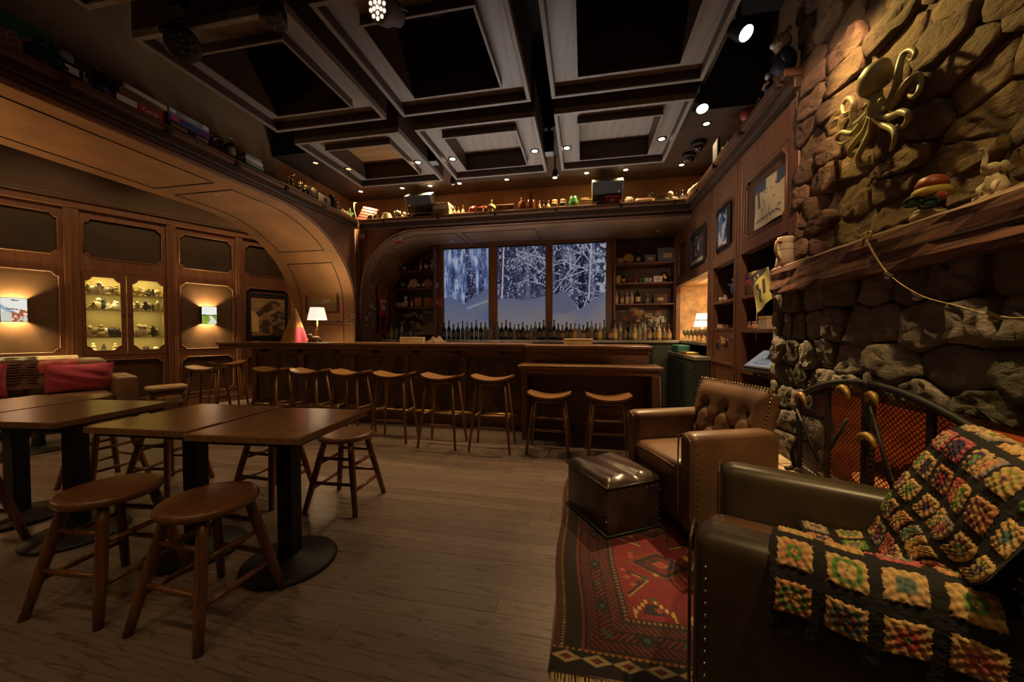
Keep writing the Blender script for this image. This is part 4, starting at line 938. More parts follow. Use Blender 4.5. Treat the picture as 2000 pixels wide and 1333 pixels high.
for a, b in ((-4.6, -3.95), (-3.9, -3.2), (-3.1, -2.4), (-2.3, -1.9), (-1.85, -1.35), (-1.2, -.78)):
    MB().tube([(a, 4.34, .21), ((a + b) / 2, 4.34, .21), (b, 4.34, .21)], .018, 10).build('foot_rail', 'brass', bar)
    for x in (a + .04, b - .04): MB().tube([(x, 4.34, .21), (x, 4.42, .215), (x, 4.5, .21)], .012, 8).build('rail_bracket', 'brass', bar)
for x in np.linspace(-4.5, -1.0, 7): MB().box(x - .03, x + .03, 4.44, 4.485, .93, .965).build('bag_hook', 'black', bar, .004)
# right end with lower projecting ledge
be = thing('bar_end_counter', 'right end of the bar with a lower projecting wooden ledge', 'counter', (0, 0, 0))
MB().box(-.675, .74, 4.20, 4.72, 1.03, 1.062).build('top_board', 'bar_top', be, .01); MB().box(-.665, .71, 4.30, 4.70, .85, 1.03).build('upper_face', 'bar_wood', be)
MB().box(-.675, .72, 4.28, 4.31, .985, 1.03).build('top_moulding', 'bar_wood', be, .006)
MB().box(-.71, .80, 3.93, 4.32, .815, .853).build('ledge', 'bar_top', be, .01); MB().box(-.68, .76, 3.97, 4.32, .755, .815).build('ledge_apron', 'bar_wood', be, .005)
MB().box(.69, .77, 3.97, 4.70, 0, .755).build('end_panel', 'bookcase_wood', be, .006); MB().box(-.68, -.62, 4.05, 4.70, 0, .755).build('side_panel', 'bar_wood', be, .006); MB().box(-.62, .69, 4.42, 4.46, 0, .755).build('front_panel', 'bar_wood', be)
for x in (-.3, .1, .45): MB().box(x - .006, x + .006, 4.41, 4.425, .05, .74).build('panel_strip', 'bookcase_wood', be)
MB().tube([(.775, 4.0, .80), (.785, 4.0, .5), (.78, 4.02, .1)], .004, 5).build('cable', 'cream', be)
# fill strips added on the service side of the bar to brighten the coffers
for k, (a, b, y, z) in enumerate(((-2.3, -.75, 5.015, 1.03), (-.6, .66, 4.735, 1.02))):
    t = thing('fill_light_strip', ('long', 'short')[k] + ' added fill-light strip along the service edge of the bar', 'light strip', (0, 0, 0)); MB().box(a, b, y - .012, y + .012, z - .03, z).build('housing', 'steel', t); MB().box(a + .01, b - .01, y - .008, y + .008, z, z + .004).build('diffuser', 'strip', t)
    l = lamp('AREA', ((a + b) / 2, y + .01, z + .012), E_FILL * (b - a) / 2, (1, .95, .90), t, size=(b - a - .05, .02)); l.rotation_euler = (PI + R(28), 0, 0); l.data.spread = R(140)
# ================================================================= RIGHT WALL: PANELS AND BOOKCASE
bk = thing('bookcase', 'built-in brown bookcase with panelled frieze beside the stone chimney', 'bookcase', (0, 0, 0))
for a, b in ((2.90, 3.02), (3.84, 4.0), (4.60, 4.78), (6.30, 6.36)): MB().box(1.455, 1.52, a, b, 0 if a > 3.5 else 1.65, 2.88).build('stile', 'bookcase_wood', bk, .006)
for a, b in ((3.88, 3.905), (3.935, 3.96), (4.66, 4.68), (4.70, 4.72)): MB().box(1.446, 1.456, a, b, .2, 2.86).build('fluting', 'bookcase_wood', bk, .003)
MB().box(1.46, 1.52, 2.9, 6.36, 2.62, 2.88).build('top_rail', 'bookcase_wood', bk, .004)
for a, b in ((3.02, 3.84), (4.0, 4.60), (4.78, 6.30)):
    MB().box(1.458, 1.55, a, b, 1.945, 2.03).build('rail', 'bookcase_wood', bk, .005)
MR = T(1.478, 0, 0, rz=-PI / 2)      # local x = -y, faces -x
for a, b in ((3.02, 3.84), (4.0, 4.60), (4.78, 5.62), (5.70, 6.30)):
    mb = MB(); h = notched(-b + .05, -a - .05, 2.07, 2.585, .045); plate(mb, rect(-b, -a, 2.03, 2.62), [h], -.012, .02, MR); mb.build('panel_frame', 'bookcase_wood', bk)
    pts = [MR @ Vector((p[0], -.013, p[1])) for p in h]; MB().tube(pts + [pts[0]], .008, 5).build('panel_bead', 'bookcase_wood', bk)
    MB().box(1.49, 1.50, a, b, 2.03, 2.62).build('panel', 'panel_leather', bk)
MB().box(1.458, 1.52, 5.62, 5.70, 2.03, 2.62).build('stile', 'bookcase_wood', bk, .004)
for a, b in ((3.02 - .13, 3.88), (3.96, 4.66)):
    MB().box(1.83, 1.86, a, b, .0, 1.95).build('back_board', 'coffer_dark' if a < 3.5 else 'panel_wood', bk)
MB().box(1.50, 1.85, 3.86, 3.98, .0, 1.95).build('partition', 'bookcase_wood', bk); MB().box(1.50, 1.85, 4.62, 4.78, .0, 1.95).build('partition', 'bookcase_wood', bk)
for z in (1.55, 1.235, .875): MB().box(1.47, 1.84, 2.9, 3.86, z - (.03 if z > 1 else .05), z).build('shelf', 'bookcase_wood', bk, .004)
for z in (1.555, 1.255): MB().box(1.47, 1.84, 3.98, 4.62, z - .03, z).build('shelf', 'bookcase_wood', bk, .004)
MB().box(1.474, 1.50, 3.99, 4.61, .90, 1.225).build('sticker_panel', 'bookcase_wood', bk, .003); MB().box(1.46, 1.51, 3.98, 4.62, .865, .90).build('rail', 'bookcase_wood', bk, .004)
MB().box(1.474, 1.50, 3.99, 4.61, .05, .86).build('lower_door', 'bookcase_wood', bk, .003)
MB().box(1.50, 1.83, 2.92, 3.86, .52, .55).build('lower_board', 'bookcase_wood', bk, .004)
for z in (.80, .62): MB().tube(smooth_path([(1.47, 3.5, z), (1.43, 3.46, z + .05), (1.43, 3.36, z + .05), (1.46, 3.32, z)], 5), .011, 7).build('iron_hook', 'iron', bk)
for k in range(13):
    w, h = random.uniform(.03, .09), random.uniform(.03, .08); y = random.uniform(4.02, 4.52); z = random.uniform(1.02, 1.16) if k else .93
    MB().box(1.4725 - .0004 * k, 1.4735 - .0004 * k, y, y + w, z, z + h).build('sticker', random.choice(['white', 'greyblue', 'yellow', 'red', 'cream', 'black', 'white']), bk)
# lit niche
nz = struct(MB().box(2.10, 2.13, 4.78, 6.4, 1.085, 1.96).build('wall_niche', 'wallpaper'))
for a in (4.78, 6.38): MB().box(1.52, 2.1, a, a + .02, 1.085, 1.96).build('niche_cheek', 'wallpaper', nz)
MB().box(1.50, 2.1, 4.78, 6.4, 1.95, 1.97).build('niche_top', 'plaster', nz)
MB().box(1.455, 2.12, 4.78, 6.40, 1.045, 1.085).build('niche_counter', 'counter_stone', nz, .006)
l = lamp('AREA', (1.62, 5.5, 1.92), E_NICHE, (1, .72, .33), nz, size=(.15, .9)); l.rotation_euler = (0, math.radians(-30), 0)
tl = thing('niche_lamp', 'small table lamp with pale striped shade in the lit niche', 'lamp', (1.72, 5.86, 1.085))
MB().lathe([(.055, 0), (.06, .01), (.02, .03), (.03, .07), (.045, .11), (.02, .16), (.01, .2)], 14).build('base', 'brass', tl)
for z in (.21, .31): MB().lathe([(.115 - .02 * (z > .3), z), (.10 - .02 * (z > .3), z + .095)], 20, cap=False).build('shade', 'niche_shade', tl)
MB().lathe([(.108, .300), (.098, .312)], 20, cap=False).build('shade_band', 'black', tl)
lamp('POINT', (0, 0, .3), E_NICHE * .5, (1, .74, .40), tl, size=.04)
# antler-like dried flower piece and glasses in the niche
t = thing('dried_flowers', 'dried flower spray with dark red heads against the niche wallpaper', 'flowers', (1.95, 5.2, 1.085))
for k in range(9): MB().tube(smooth_path([(0, 0, 0), (random.uniform(-.05, .02), random.uniform(-.12, .12), .25), (random.uniform(-.08, .05), random.uniform(-.2, .2), random.uniform(.4, .75))], 4), .005, 5).build('stem', 'brown', t)
for k in range(8): MB().ball((random.uniform(-.08, .03), random.uniform(-.2, .2), random.uniform(.3, .74)), (.03, .04, .03), 8, 6).build('flower_head', ('red', 'brown', 'tan')[k % 3], t)
for k in range(11):
    y = 4.95 + k * .095; t = tag(MB().lathe([(.028, 0), (.03, .004), (.005, .012), (.005, .07), (.03, .095), (.038, .13), (.033, .17)], 12).build('stem_glass', 'clear_glass'), 'stem glass on the niche counter, %s from the bookcase' % ORD[k], 'glass', 'stem glasses in the niche'); t.location = (1.50 + .03 * (k % 2), y, 1.085)
# ---- pictures on the right wall
def fpic(name, ya, yb, za, zb, fn, label, frame, pm='print', warp=None, cat='picture'):
    t = thing(name, label, cat); t.matrix_world = T(1.478, (ya + yb) / 2, za, rz=-PI / 2); w, h = yb - ya, zb - za
    if frame:
        mb = MB(); plate(mb, rect(-w / 2, w / 2, 0, h), [rect(-w / 2 + .025, w / 2 - .025, .025, h - .025)], -.03, .0); mb.build('frame', frame, t, .003)
        picture('image', w - .05, h - .05, 44, 44, fn, pm, t, T(0, -.01, .025))
    else: picture('sheet', w, h, 60, 44, fn, pm, t, T(0, -.016, 0), warp=warp)
    return t
def art_map(U, V):
    C = np.ones(U.shape + (3,)) * np.array([.62, .55, .34]) * (.85 + .3 * fbm(U * 4, V * 4)[..., None]); C = mixc(C, (.06, .09, .16), (V > .76 - .1 * U + .12 * fbm(U * 9, V * 5)) * ((U < .42) + (U > .72))); C = mixc(C, (.25, .09, .05), (np.abs(U - .16) < .05) * (V > .45) * (V < .86))
    for k in range(26):
        a = (rng.uniform(.2, .93), rng.uniform(.08, .8)); C = mixc(C, (.03, .03, .03), (seg(U, V, a, (a[0] + rng.uniform(-.05, .05), a[1] + rng.uniform(-.07, .07))) < .010))
    C = mixc(C, (.03, .03, .03), (np.abs(V - .17 - .25 * 0 - .03 * np.sin(U * 60)) < .022) * (U > .06) * (U < .82) * (vnoise(U * 24, V * 2) > .35)); return C
fpic('map_poster', 3.08, 3.58, 2.10, 2.47, art_map, 'worn cream map poster with black lettering, pinned to the bookcase frieze', None, cat='poster', warp=lambda x, y, z: (x, y - .006 * math.sin(x * 14 + z * 9), z))
def art_blue(U, V):
    C = np.ones(U.shape + (3,)) * np.array([.50, .50, .47]); n = fbm(U * 5, V * 7, 3); C = mixc(C, (.06, .15, .34), (n > .5) * (V > .15) * (U + V > .55)); C = mixc(C, (.03, .06, .16), (n > .6) * (V > .2) * (U > .3)); return mixc(C, (.30, .12, .07), (V < .1) * (U < .5))
fpic('ski_print', 4.15, 4.50, 2.11, 2.54, art_blue, 'framed blue and white ski print on the bookcase frieze', 'dark_metal', 'print_gloss')
def art_dark(U, V):
    C = np.ones(U.shape + (3,)) * np.array([.035, .035, .04]); n = fbm(U * 8, V * 8, 8); C = mixc(C, (.30, .29, .27), (np.abs(U - .42) < .16) * (V > .3) * (n > .55)); C = mixc(C, (.18, .07, .06), (U > .75) * (n > .5)); C = mixc(C, (.40, .36, .29), (V < .16) * (V > .05)); return C
fpic('dark_photo', 4.92, 5.52, 2.09, 2.52, art_dark, 'dark framed concert photograph on the frieze above the lit niche', 'black')
# ================================================================= SEATING AND TABLES
def round_stool(loc, rz, label):
    t = thing('round_stool', label, 'stool', loc, rz, 'round wooden stools at the tables'); return t
def round_stool_parts(t):
    MB().lathe([(.165, .462), (.176, .467), (.181, .478), (.180, .490), (.172, .498), (.15, .5)], 30).build('seat', 'stool_seat', t)
    a, b = .095, .185
    def lp(sx, sy, z): k = 1 - z / .47; w = a + (b - a) * k; return Vector((sx * w, sy * w, z))
    for sx in (-1, 1):
        for sy in (-1, 1): MB().tube([lp(sx, sy, z) for z in (0, .12, .25, .38, .468)], [.017, .0195, .0215, .021, .018], 10).build('leg', 'stool_wood', t)
    for sx, z0, z1 in ((-1, .15, .31), (1, .15, .31)):
        for z in (z0, z1): p, q = lp(sx, -1, z), lp(sx, 1, z); MB().tube([p, p.lerp(q, .5), q], [.010, .013, .010], 8).build('rung', 'stool_wood', t)
    for sy in (-1, 1):
        for z in (.19, .35): p, q = lp(-1, sy, z), lp(1, sy, z); MB().tube([p, p.lerp(q, .5), q], [.010, .013, .010], 8).build('rung', 'stool_wood', t)
R = math.radians
st0 = round_stool((-1.585, 1.285, 0), R(-3), 'round wooden stool in front of the right table, nearest the camera'); round_stool_parts(st0)
for x, y, r, lab in ((-2.135, 1.285, 4, 'round wooden stool in the foreground beside the nearest one, to its left'), (-1.655, 2.31, 2, 'round wooden stool behind the right table, seat open to view'), (-2.25, 2.30, -4, 'round wooden stool tucked behind the middle pedestal table'),
                     (-3.2, 2.29, 6, 'round wooden stool behind the tables, legs seen between two pedestals'), (-3.78, 2.24, -2, 'round wooden stool behind the left table, pale seat edge showing'), (-3.32, 1.31, 8, 'round wooden stool tucked under the left table at the picture edge')):
    dup(st0, (x, y, 0), R(r), lab)
def table(loc, rz, label, w=.56, d=.60):
    t = thing('pedestal_table', label, 'table', loc, rz, 'square pedestal tables')
    MB().box(-w / 2, w / 2, -d / 2, d / 2, .718, .75).build('table_top', 'table_wood', t, .004)
    MB().box(-w / 2 + .03, w / 2 - .03, -d / 2 + .03, d / 2 - .03, .70, .718).build('under_frame', 'iron', t)
    MB().box(-.04, .04, -.04, .04, .02, .70).build('column', 'iron', t, .004)
    MB().lathe([(.225, 0), (.225, .012), (.21, .022), (.08, .034), (.06, .05), (.0, .05)], 36).build('base', 'iron', t); return t
table((-1.515, 1.645, 0), R(4.5), 'square wooden pedestal table on the right, near the centre of the floor'); table((-2.115, 1.645, 0), R(3), 'middle square wooden pedestal table, touching the right one', .58, .59)
table((-2.975, 1.63, 0), R(6), 'square wooden pedestal table left of the gap, edge facing the stools', .62, .60); table((-3.62, 1.70, 0), R(6), 'square wooden pedestal table at the far left picture edge', .60, .60)
# saddle bar stools
def bar_stool(loc, rz, label, h=.74, grp='saddle-seat bar stools along the bar'):
    t = thing('bar_stool', label, 'bar stool', loc, rz, grp)
    def seat(u, v, top):
        x = (u - .5) * .43; y = (v - .5) * .29; e = abs(2 * u - 1); c = .5 * .29 * (1 - max(0, e - .62) ** 2 * 2.6); y = max(-c, min(c, y)); z = h - .038 + .045 * (2 * u - 1) ** 2 + (0 if not top else .022)
        return (x, y, z)
    mb = MB(); mb.sheet(lambda u, v: seat(u, v, True), 18, 8); mb.sheet(lambda u, v: seat(u, 1 - v, False), 18, 8)
    for v0 in (0, 1): mb.add([seat(k / 18, v0, tp) for tp in (False, True) for k in range(19)], [((k, k + 1, 20 + k, 19 + k) if v0 == 0 else (k + 1, k, 19 + k, 20 + k)) for k in range(18)], None, True)
    for u0 in (0, 1): mb.add([seat(u0, k / 8, tp) for tp in (False, True) for k in range(9)], [((k + 1, k, 9 + k, 10 + k) if u0 == 0 else (k, k + 1, 10 + k, 9 + k)) for k in range(8)], None, True)
    mb.build('seat', 'bar_stool_seat', t)
    def lp(sx, sy, z): k = 1 - z / h; return Vector((sx * (.135 + .075 * k), sy * (.085 + .085 * k), z))
    for sx in (-1, 1):
        for sy in (-1, 1): MB().tube([lp(sx, sy, z) for z in (0, h * .5, h - .03)], [.013, .016, .014], 9).build('leg', 'bar_stool_wood', t)
    for sy, z in ((-1, .24), (1, .30)): p, q = lp(-1, sy, z), lp(1, sy, z); MB().tube([p, p.lerp(q, .5), q], .0125, 8).build('footrest', 'bar_stool_wood', t)
    for sx in (-1, 1): p, q = lp(sx, -1, .34), lp(sx, 1, .34); MB().tube([p, p.lerp(q, .5), q], .010, 8).build('stretcher', 'bar_stool_wood', t)
    p, q = lp(-1, -1, h - .06), lp(1, -1, h - .06); MB().tube([p, p.lerp(q, .5), q], .010, 8).build('seat_rail', 'bar_stool_wood', t)
    return t
b0 = bar_stool((-.93, 3.70, 0), R(1), 'saddle-seat bar stool at the bar, nearest to the lower bar end')
for i, (x, y, r) in enumerate(((-1.49, 3.72, -2), (-2.10, 3.80, 3), (-2.70, 3.88, -3), (-3.29, 3.93, 2), (-3.89, 3.99, -2))):
    dup(b0, (x, y, 0), R(r), 'saddle-seat bar stool in the row along the bar, %s from the right' % ORD[i + 1])
dup(b0, (-4.97, 4.04, 0), R(20), 'saddle-seat bar stool at the left end of the bar, the nearer one'); dup(b0, (-5.42, 4.72, 0), R(70), 'saddle-seat bar stool at the left end of the bar, against the panelled wall')
l0 = bar_stool((-.34, 3.72, 0), R(-2), 'low wooden stool in front of the bar end ledge, left of the two', .58, 'low stools at the bar end'); dup(l0, (.24, 3.70, 0), R(4), 'low wooden stool in front of the bar end ledge, right of the two')
# ---- leather armchairs (local +X is the front, +Y the side towards the camera)
def armchair(loc, face, label, leather, seat_leather, fwd=.30):
    t = thing('armchair', label, 'armchair', loc, math.atan2(face[1], face[0]), 'leather club armchairs')
    MB().rbox(-.27, .27, -.30, .30, .10, .34, .02, 2).build('seat_base', leather, t)
    MB().rbox(-.235, fwd, -.232, .232, .33, .46, .045, 3, bulge=.012).build('seat_cushion', seat_leather, t)
    pts = [(fwd, -.215, .425), (fwd + .003, 0, .43), (fwd, .215, .425)]; MB().tube(pts, .006, 6).build('cushion_piping', leather, t)
    for s in (-1, 1):
        y0, y1 = sorted((s * .238, s * .368))
        a = MB().rbox(-.34, .30, y0, y1, .09, .645, .05, 4).build('arm', leather, t)
        MB().tube(smooth_path([(.303, s * .25, .12), (.304, s * .25, .56), (.304, s * .265, .615), (.304, s * .303, .635), (.304, s * .34, .615), (.304, s * .356, .56), (.303, s * .356, .12)], 5), .005, 6).build('front_piping', leather, a)
        for k in range(13): MB().ball((.262, s * .369, .14 + k * .034), .0045, 6, 4).build('stud', 'stud', a)
        MB().box(.02, .0215, s * .3685 - .0008, s * .3685 + .0008, .12, .60).build('side_seam', leather, a)
    # tufted back
    btn = [(-.17, .70), (0, .70), (.17, .70), (-.085, .585), (.085, .585), (-.255, .585), (.255, .585), (-.17, .48), (0, .48), (.17, .48)]
    def bf(u, v):
        y = (u - .5) * .60; z = .40 + .46 * v; lean = -.215 - .13 * v; e = min(u, 1 - u) * .60; e2 = (1 - v) * .46
        x = lean + .045 * (1 - max(0, 1 - e / .07) ** 2) * (1 - max(0, 1 - e2 / .08) ** 2)
        for by, bz in btn:
            d = math.hypot(y - by, z - bz); x -= .040 * math.exp(-(d / .030) ** 2)
        for by, bz in btn:
            for sx in (-1, 1):
                for sz in (-1, 1):
                    qx, qz = by + sx * .085, bz + sz * .112
                    if abs(qx) > .3 or qz > .80 or qz < .42: continue
                    dx, dz = qx - by, qz - bz; tt = max(0, min(1, ((y - by) * dx + (z - bz) * dz) / (dx * dx + dz * dz))); d = math.hypot(y - by - tt * dx, z - bz - tt * dz); x -= .006 * math.exp(-(d / .010) ** 2)
        return (x, y, z)
    bk_ = MB().sheet(bf, 72, 54).build('back_front', leather, t)
    MB().rbox(-.075, 0, -.30, .30, 0, .47, .03, 3, T(-.222, 0, .395, ry=-.275)).build('back_shell', leather, t)
    for by, bz in btn: v = (bz - .40) / .46; u = by / .6 + .5; p = bf(u, v); MB().ball((p[0] + .004, p[1], p[2]), .011, 10, 6).build('button', leather, bk_)
    for k in range(27): y = -.29 + k * .58 / 26; MB().ball((-.338, y, .866), .007, 6, 4).build('stud', 'stud', bk_)
    for s in (-1, 1):
        for k in range(9): v = .55 + k * .05; MB().ball((-.212 - .13 * v + .006, s * .301, .40 + .46 * v), .0065, 6, 4).build('stud', 'stud', bk_)
    for sx in (-.29, .24):
        for sy in (-.31, .31): MB().lathe([(.016, 0), (.024, .06), (.026, .10)], 10, T(sx, sy, 0)).build('leg', 'black', t)
    return t
F2 = (-.906, .423); C2 = (.455 + .3 * .906, 1.43 - .3 * .423, .014)
ch1 = armchair((.683, 2.517, .014), (-.931, -.364), 'brown buttoned leather armchair facing the rug beside the hearth', 'leather_brown', 'leather_brown'); ch1.scale = (.88, 1, 1)
ch2 = armchair(C2, F2, 'dark leather armchair in the foreground under the crochet blanket', 'leather_green', 'leather_brown', .325)
# ---- crochet blanket over the near armchair
bl = thing('crochet_blanket', 'black crochet blanket of multicoloured granny squares over the foreground armchair', 'blanket', C2, math.atan2(F2[1], F2[0]))
def prof_fn(pts):
    sp = smooth_path([(p[0], 0, p[1]) for p in pts], 10); L = [0]
    for i in range(1, len(sp)): L.append(L[-1] + (sp[i] - sp[i - 1]).length)
    def f(s): return float(np.interp(s, L, [p.x for p in sp])), float(np.interp(s, L, [p.z for p in sp]))
    return f, L[-1]
fA, LA = prof_fn([(-.455, .62), (-.435, .78), (-.405, .885), (-.355, .905), (-.30, .87), (-.255, .76), (-.205, .62), (-.17, .52), (-.10, .485), (.02, .482)])
def surfA(a, b):       # a along the profile (m), b across (m); the sheet narrows where it drops between the arms
    x, z = fA(a); k = min(1, max(0, (z - .60) / .12)) if a > .2 else 1; k = k * k * (3 - 2 * k); top = .215 + (B1 - .215) * k; b = B0 + (b - B0) * (top - B0) / (B1 - B0); wv = .010 * math.sin(b * 21 + a * 7) + .007 * math.sin(b * 9 - a * 15)
    return Vector((x + wv * .8 + .012, b, z + wv * .6 + .012))
B0, B1 = -.225, .41
fB, LB = prof_fn([(.205, .50), (.222, .60), (.245, .648), (.30, .664), (.352, .652), (.384, .60), (.392, .54), (.394, .465)])
def surfB(a, b):       # a over the arm, b along it
    y, z = fB(a); return Vector((b + .03 * (a - .2), y + .004 * math.sin(b * 30 + a * 9), z + .004 * math.sin(b * 23) - .03 * max(0, a - .33) * math.sin(b * 7 + 1)))
PAL = [(.52, .33, .13), (.50, .30, .10), (.42, .055, .055), (.10, .20, .035), (.10, .15, .12), (.07, .03, .08), (.035, .03, .085), (.33, .29, .08), (.46, .11, .11), (.50, .22, .09), (.20, .05, .04), (.13, .26, .06), (.28, .22, .16)]
def granny(fn, a0, b0, sz, k):
    n = 20; r_ = random.Random(k * 13 + 5); lay = [PAL[r_.randrange(len(PAL))] for _ in range(4)]; lay[3] = PAL[r_.choice([0, 1, 9, 8, 2, 0, 1, 12, 0, 3, 8])]; lay[2] = PAL[r_.choice([0, 6, 10, 5, 7, 3, 4, 9])]
    vs = []; cs = []; fs = []
    for j in range(n + 1):
        for i in range(n + 1):
            a, b = 2 * i / n - 1, 2 * j / n - 1; r = (abs(a) ** 4 + abs(b) ** 4) ** .25; ang = math.atan2(b, a)
            ed = 1 if max(abs(a), abs(b)) < .999 else 1 + r_.uniform(-.07, .10)
            s, q = a0 + a * sz / 2 * ed, b0 + b * sz / 2 * ed; p = fn(s, q); e = 1e-3; nr = (fn(s + e, q) - p).cross(fn(s, q + e) - p)
            if nr.length > 0: nr.normalize()
            nr = nr if NSGN > 0 else -nr
            ring = 0 if r < .2 else 1 if r < .47 else 2 if r < .74 else 3; m = (3, 4, 8, 12)[ring]
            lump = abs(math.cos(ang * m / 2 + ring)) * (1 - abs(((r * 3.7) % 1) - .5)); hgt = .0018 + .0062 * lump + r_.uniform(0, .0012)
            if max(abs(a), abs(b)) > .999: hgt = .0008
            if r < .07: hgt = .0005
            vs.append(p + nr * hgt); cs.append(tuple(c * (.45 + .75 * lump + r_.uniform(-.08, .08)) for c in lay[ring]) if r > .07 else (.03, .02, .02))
    for j in range(n):
        for i in range(n): f = (j * (n + 1) + i, j * (n + 1) + i + 1, (j + 1) * (n + 1) + i + 1, (j + 1) * (n + 1) + i); fs.append(f if NSGN > 0 else f[::-1])
    mb = MB().add(vs, fs, None, True); m = mb.mesh('granny_square'); at = m.color_attributes.new('Col', 'FLOAT_COLOR', 'POINT'); at.data.foreach_set('color', [x for c in cs for x in (*[max(0, q) for q in c], 1)])
    m.materials.append(MAT['yarn']); o = bpy.data.objects.new('granny_square', m); COL.objects.link(o); o.parent = bl
def _nsgn(fn, a, b, up): p = fn(a, b); return 1 if ((fn(a + .01, b) - p).cross(fn(a, b + .01) - p)).dot(up) > 0 else -1
cell = .088; k = 0
MB().sheet(lambda u, v: surfA(u * LA, B0 + (B1 - B0) * v), 60, 50).build('ground', 'crochet_ground', bl)
NSGN = _nsgn(surfA, LA * .35, 0, Vector((.5, 0, 1)))
na, nb = int(LA / cell), int((B1 - B0) / cell); ca_, cb_ = LA / na, (B1 - B0) / nb
for i in range(na):
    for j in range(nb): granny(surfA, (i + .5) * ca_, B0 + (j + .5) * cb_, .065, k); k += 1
X0, X1 = -.46, .115
MB().sheet(lambda u, v: surfB(u * LB, X0 + (X1 - X0) * v), 40, 40).build('ground', 'crochet_ground', bl)
NSGN = _nsgn(surfB, LB * .5, 0, Vector((0, 0, 1)))
nb = int((X1 - X0) / cell); cb_ = (X1 - X0) / nb
for a in (LB - .295, LB - .19, LB - .088):
    for j in range(nb): granny(surfB, a, X0 + (j + .5) * cb_, .070, k); k += 1
# ---- leather ottoman
ot = thing('ottoman', 'square dark leather ottoman with brass studs on the rug', 'ottoman', (.18, 2.46, .014), R(32))
MB().rbox(-.195, .195, -.235, .235, 0, .30, .025, 3).build('body', 'leather_black', ot)
def otop(u, v):
    x, y = (u - .5) * .402, (v - .5) * .482; e = min(u, 1 - u, v, 1 - v); z = .292 + .048 * min(1, e / .12) ** .5 - .016 * math.exp(-((u - .52 + .12 * (v - .5)) / .10) ** 2) + .004 * math.sin(u * 19 + v * 6) * min(1, e * 8)
    return (x, y, z)
MB().sheet(otop, 40, 44).build('top_cushion', 'leather_black', ot)
MB().tube([(-.2, -.24, .293), (.2, -.24, .293), (.2, .24, .293), (-.2, .24, .293), (-.2, -.24, .293)], .006, 6).build('piping', 'leather_black', ot)
for k in range(9):
    for s in (-1, 1): MB().ball((-.17 + k * .0425, s * .238, .262), .0045, 6, 4).build('stud', 'silver', ot); MB().ball((s * .198, -.2 + k * .05, .262), .0045, 6, 4).build('stud', 'silver', ot)
for s in (-1, 1):
    for k in range(5): MB().ball((s * .186, -.236, .05 + k * .045), .004, 6, 4).build('stud', 'silver', ot); MB().ball((-.196, s * .226, .05 + k * .045), .004, 6, 4).build('stud', 'silver', ot)
MB().tube([(-.2, -.24, .012), (.2, -.24, .012), (.2, .24, .012), (-.2, .24, .012), (-.2, -.24, .012)], .007, 6).build('base_piping', 'darkgreen', ot)
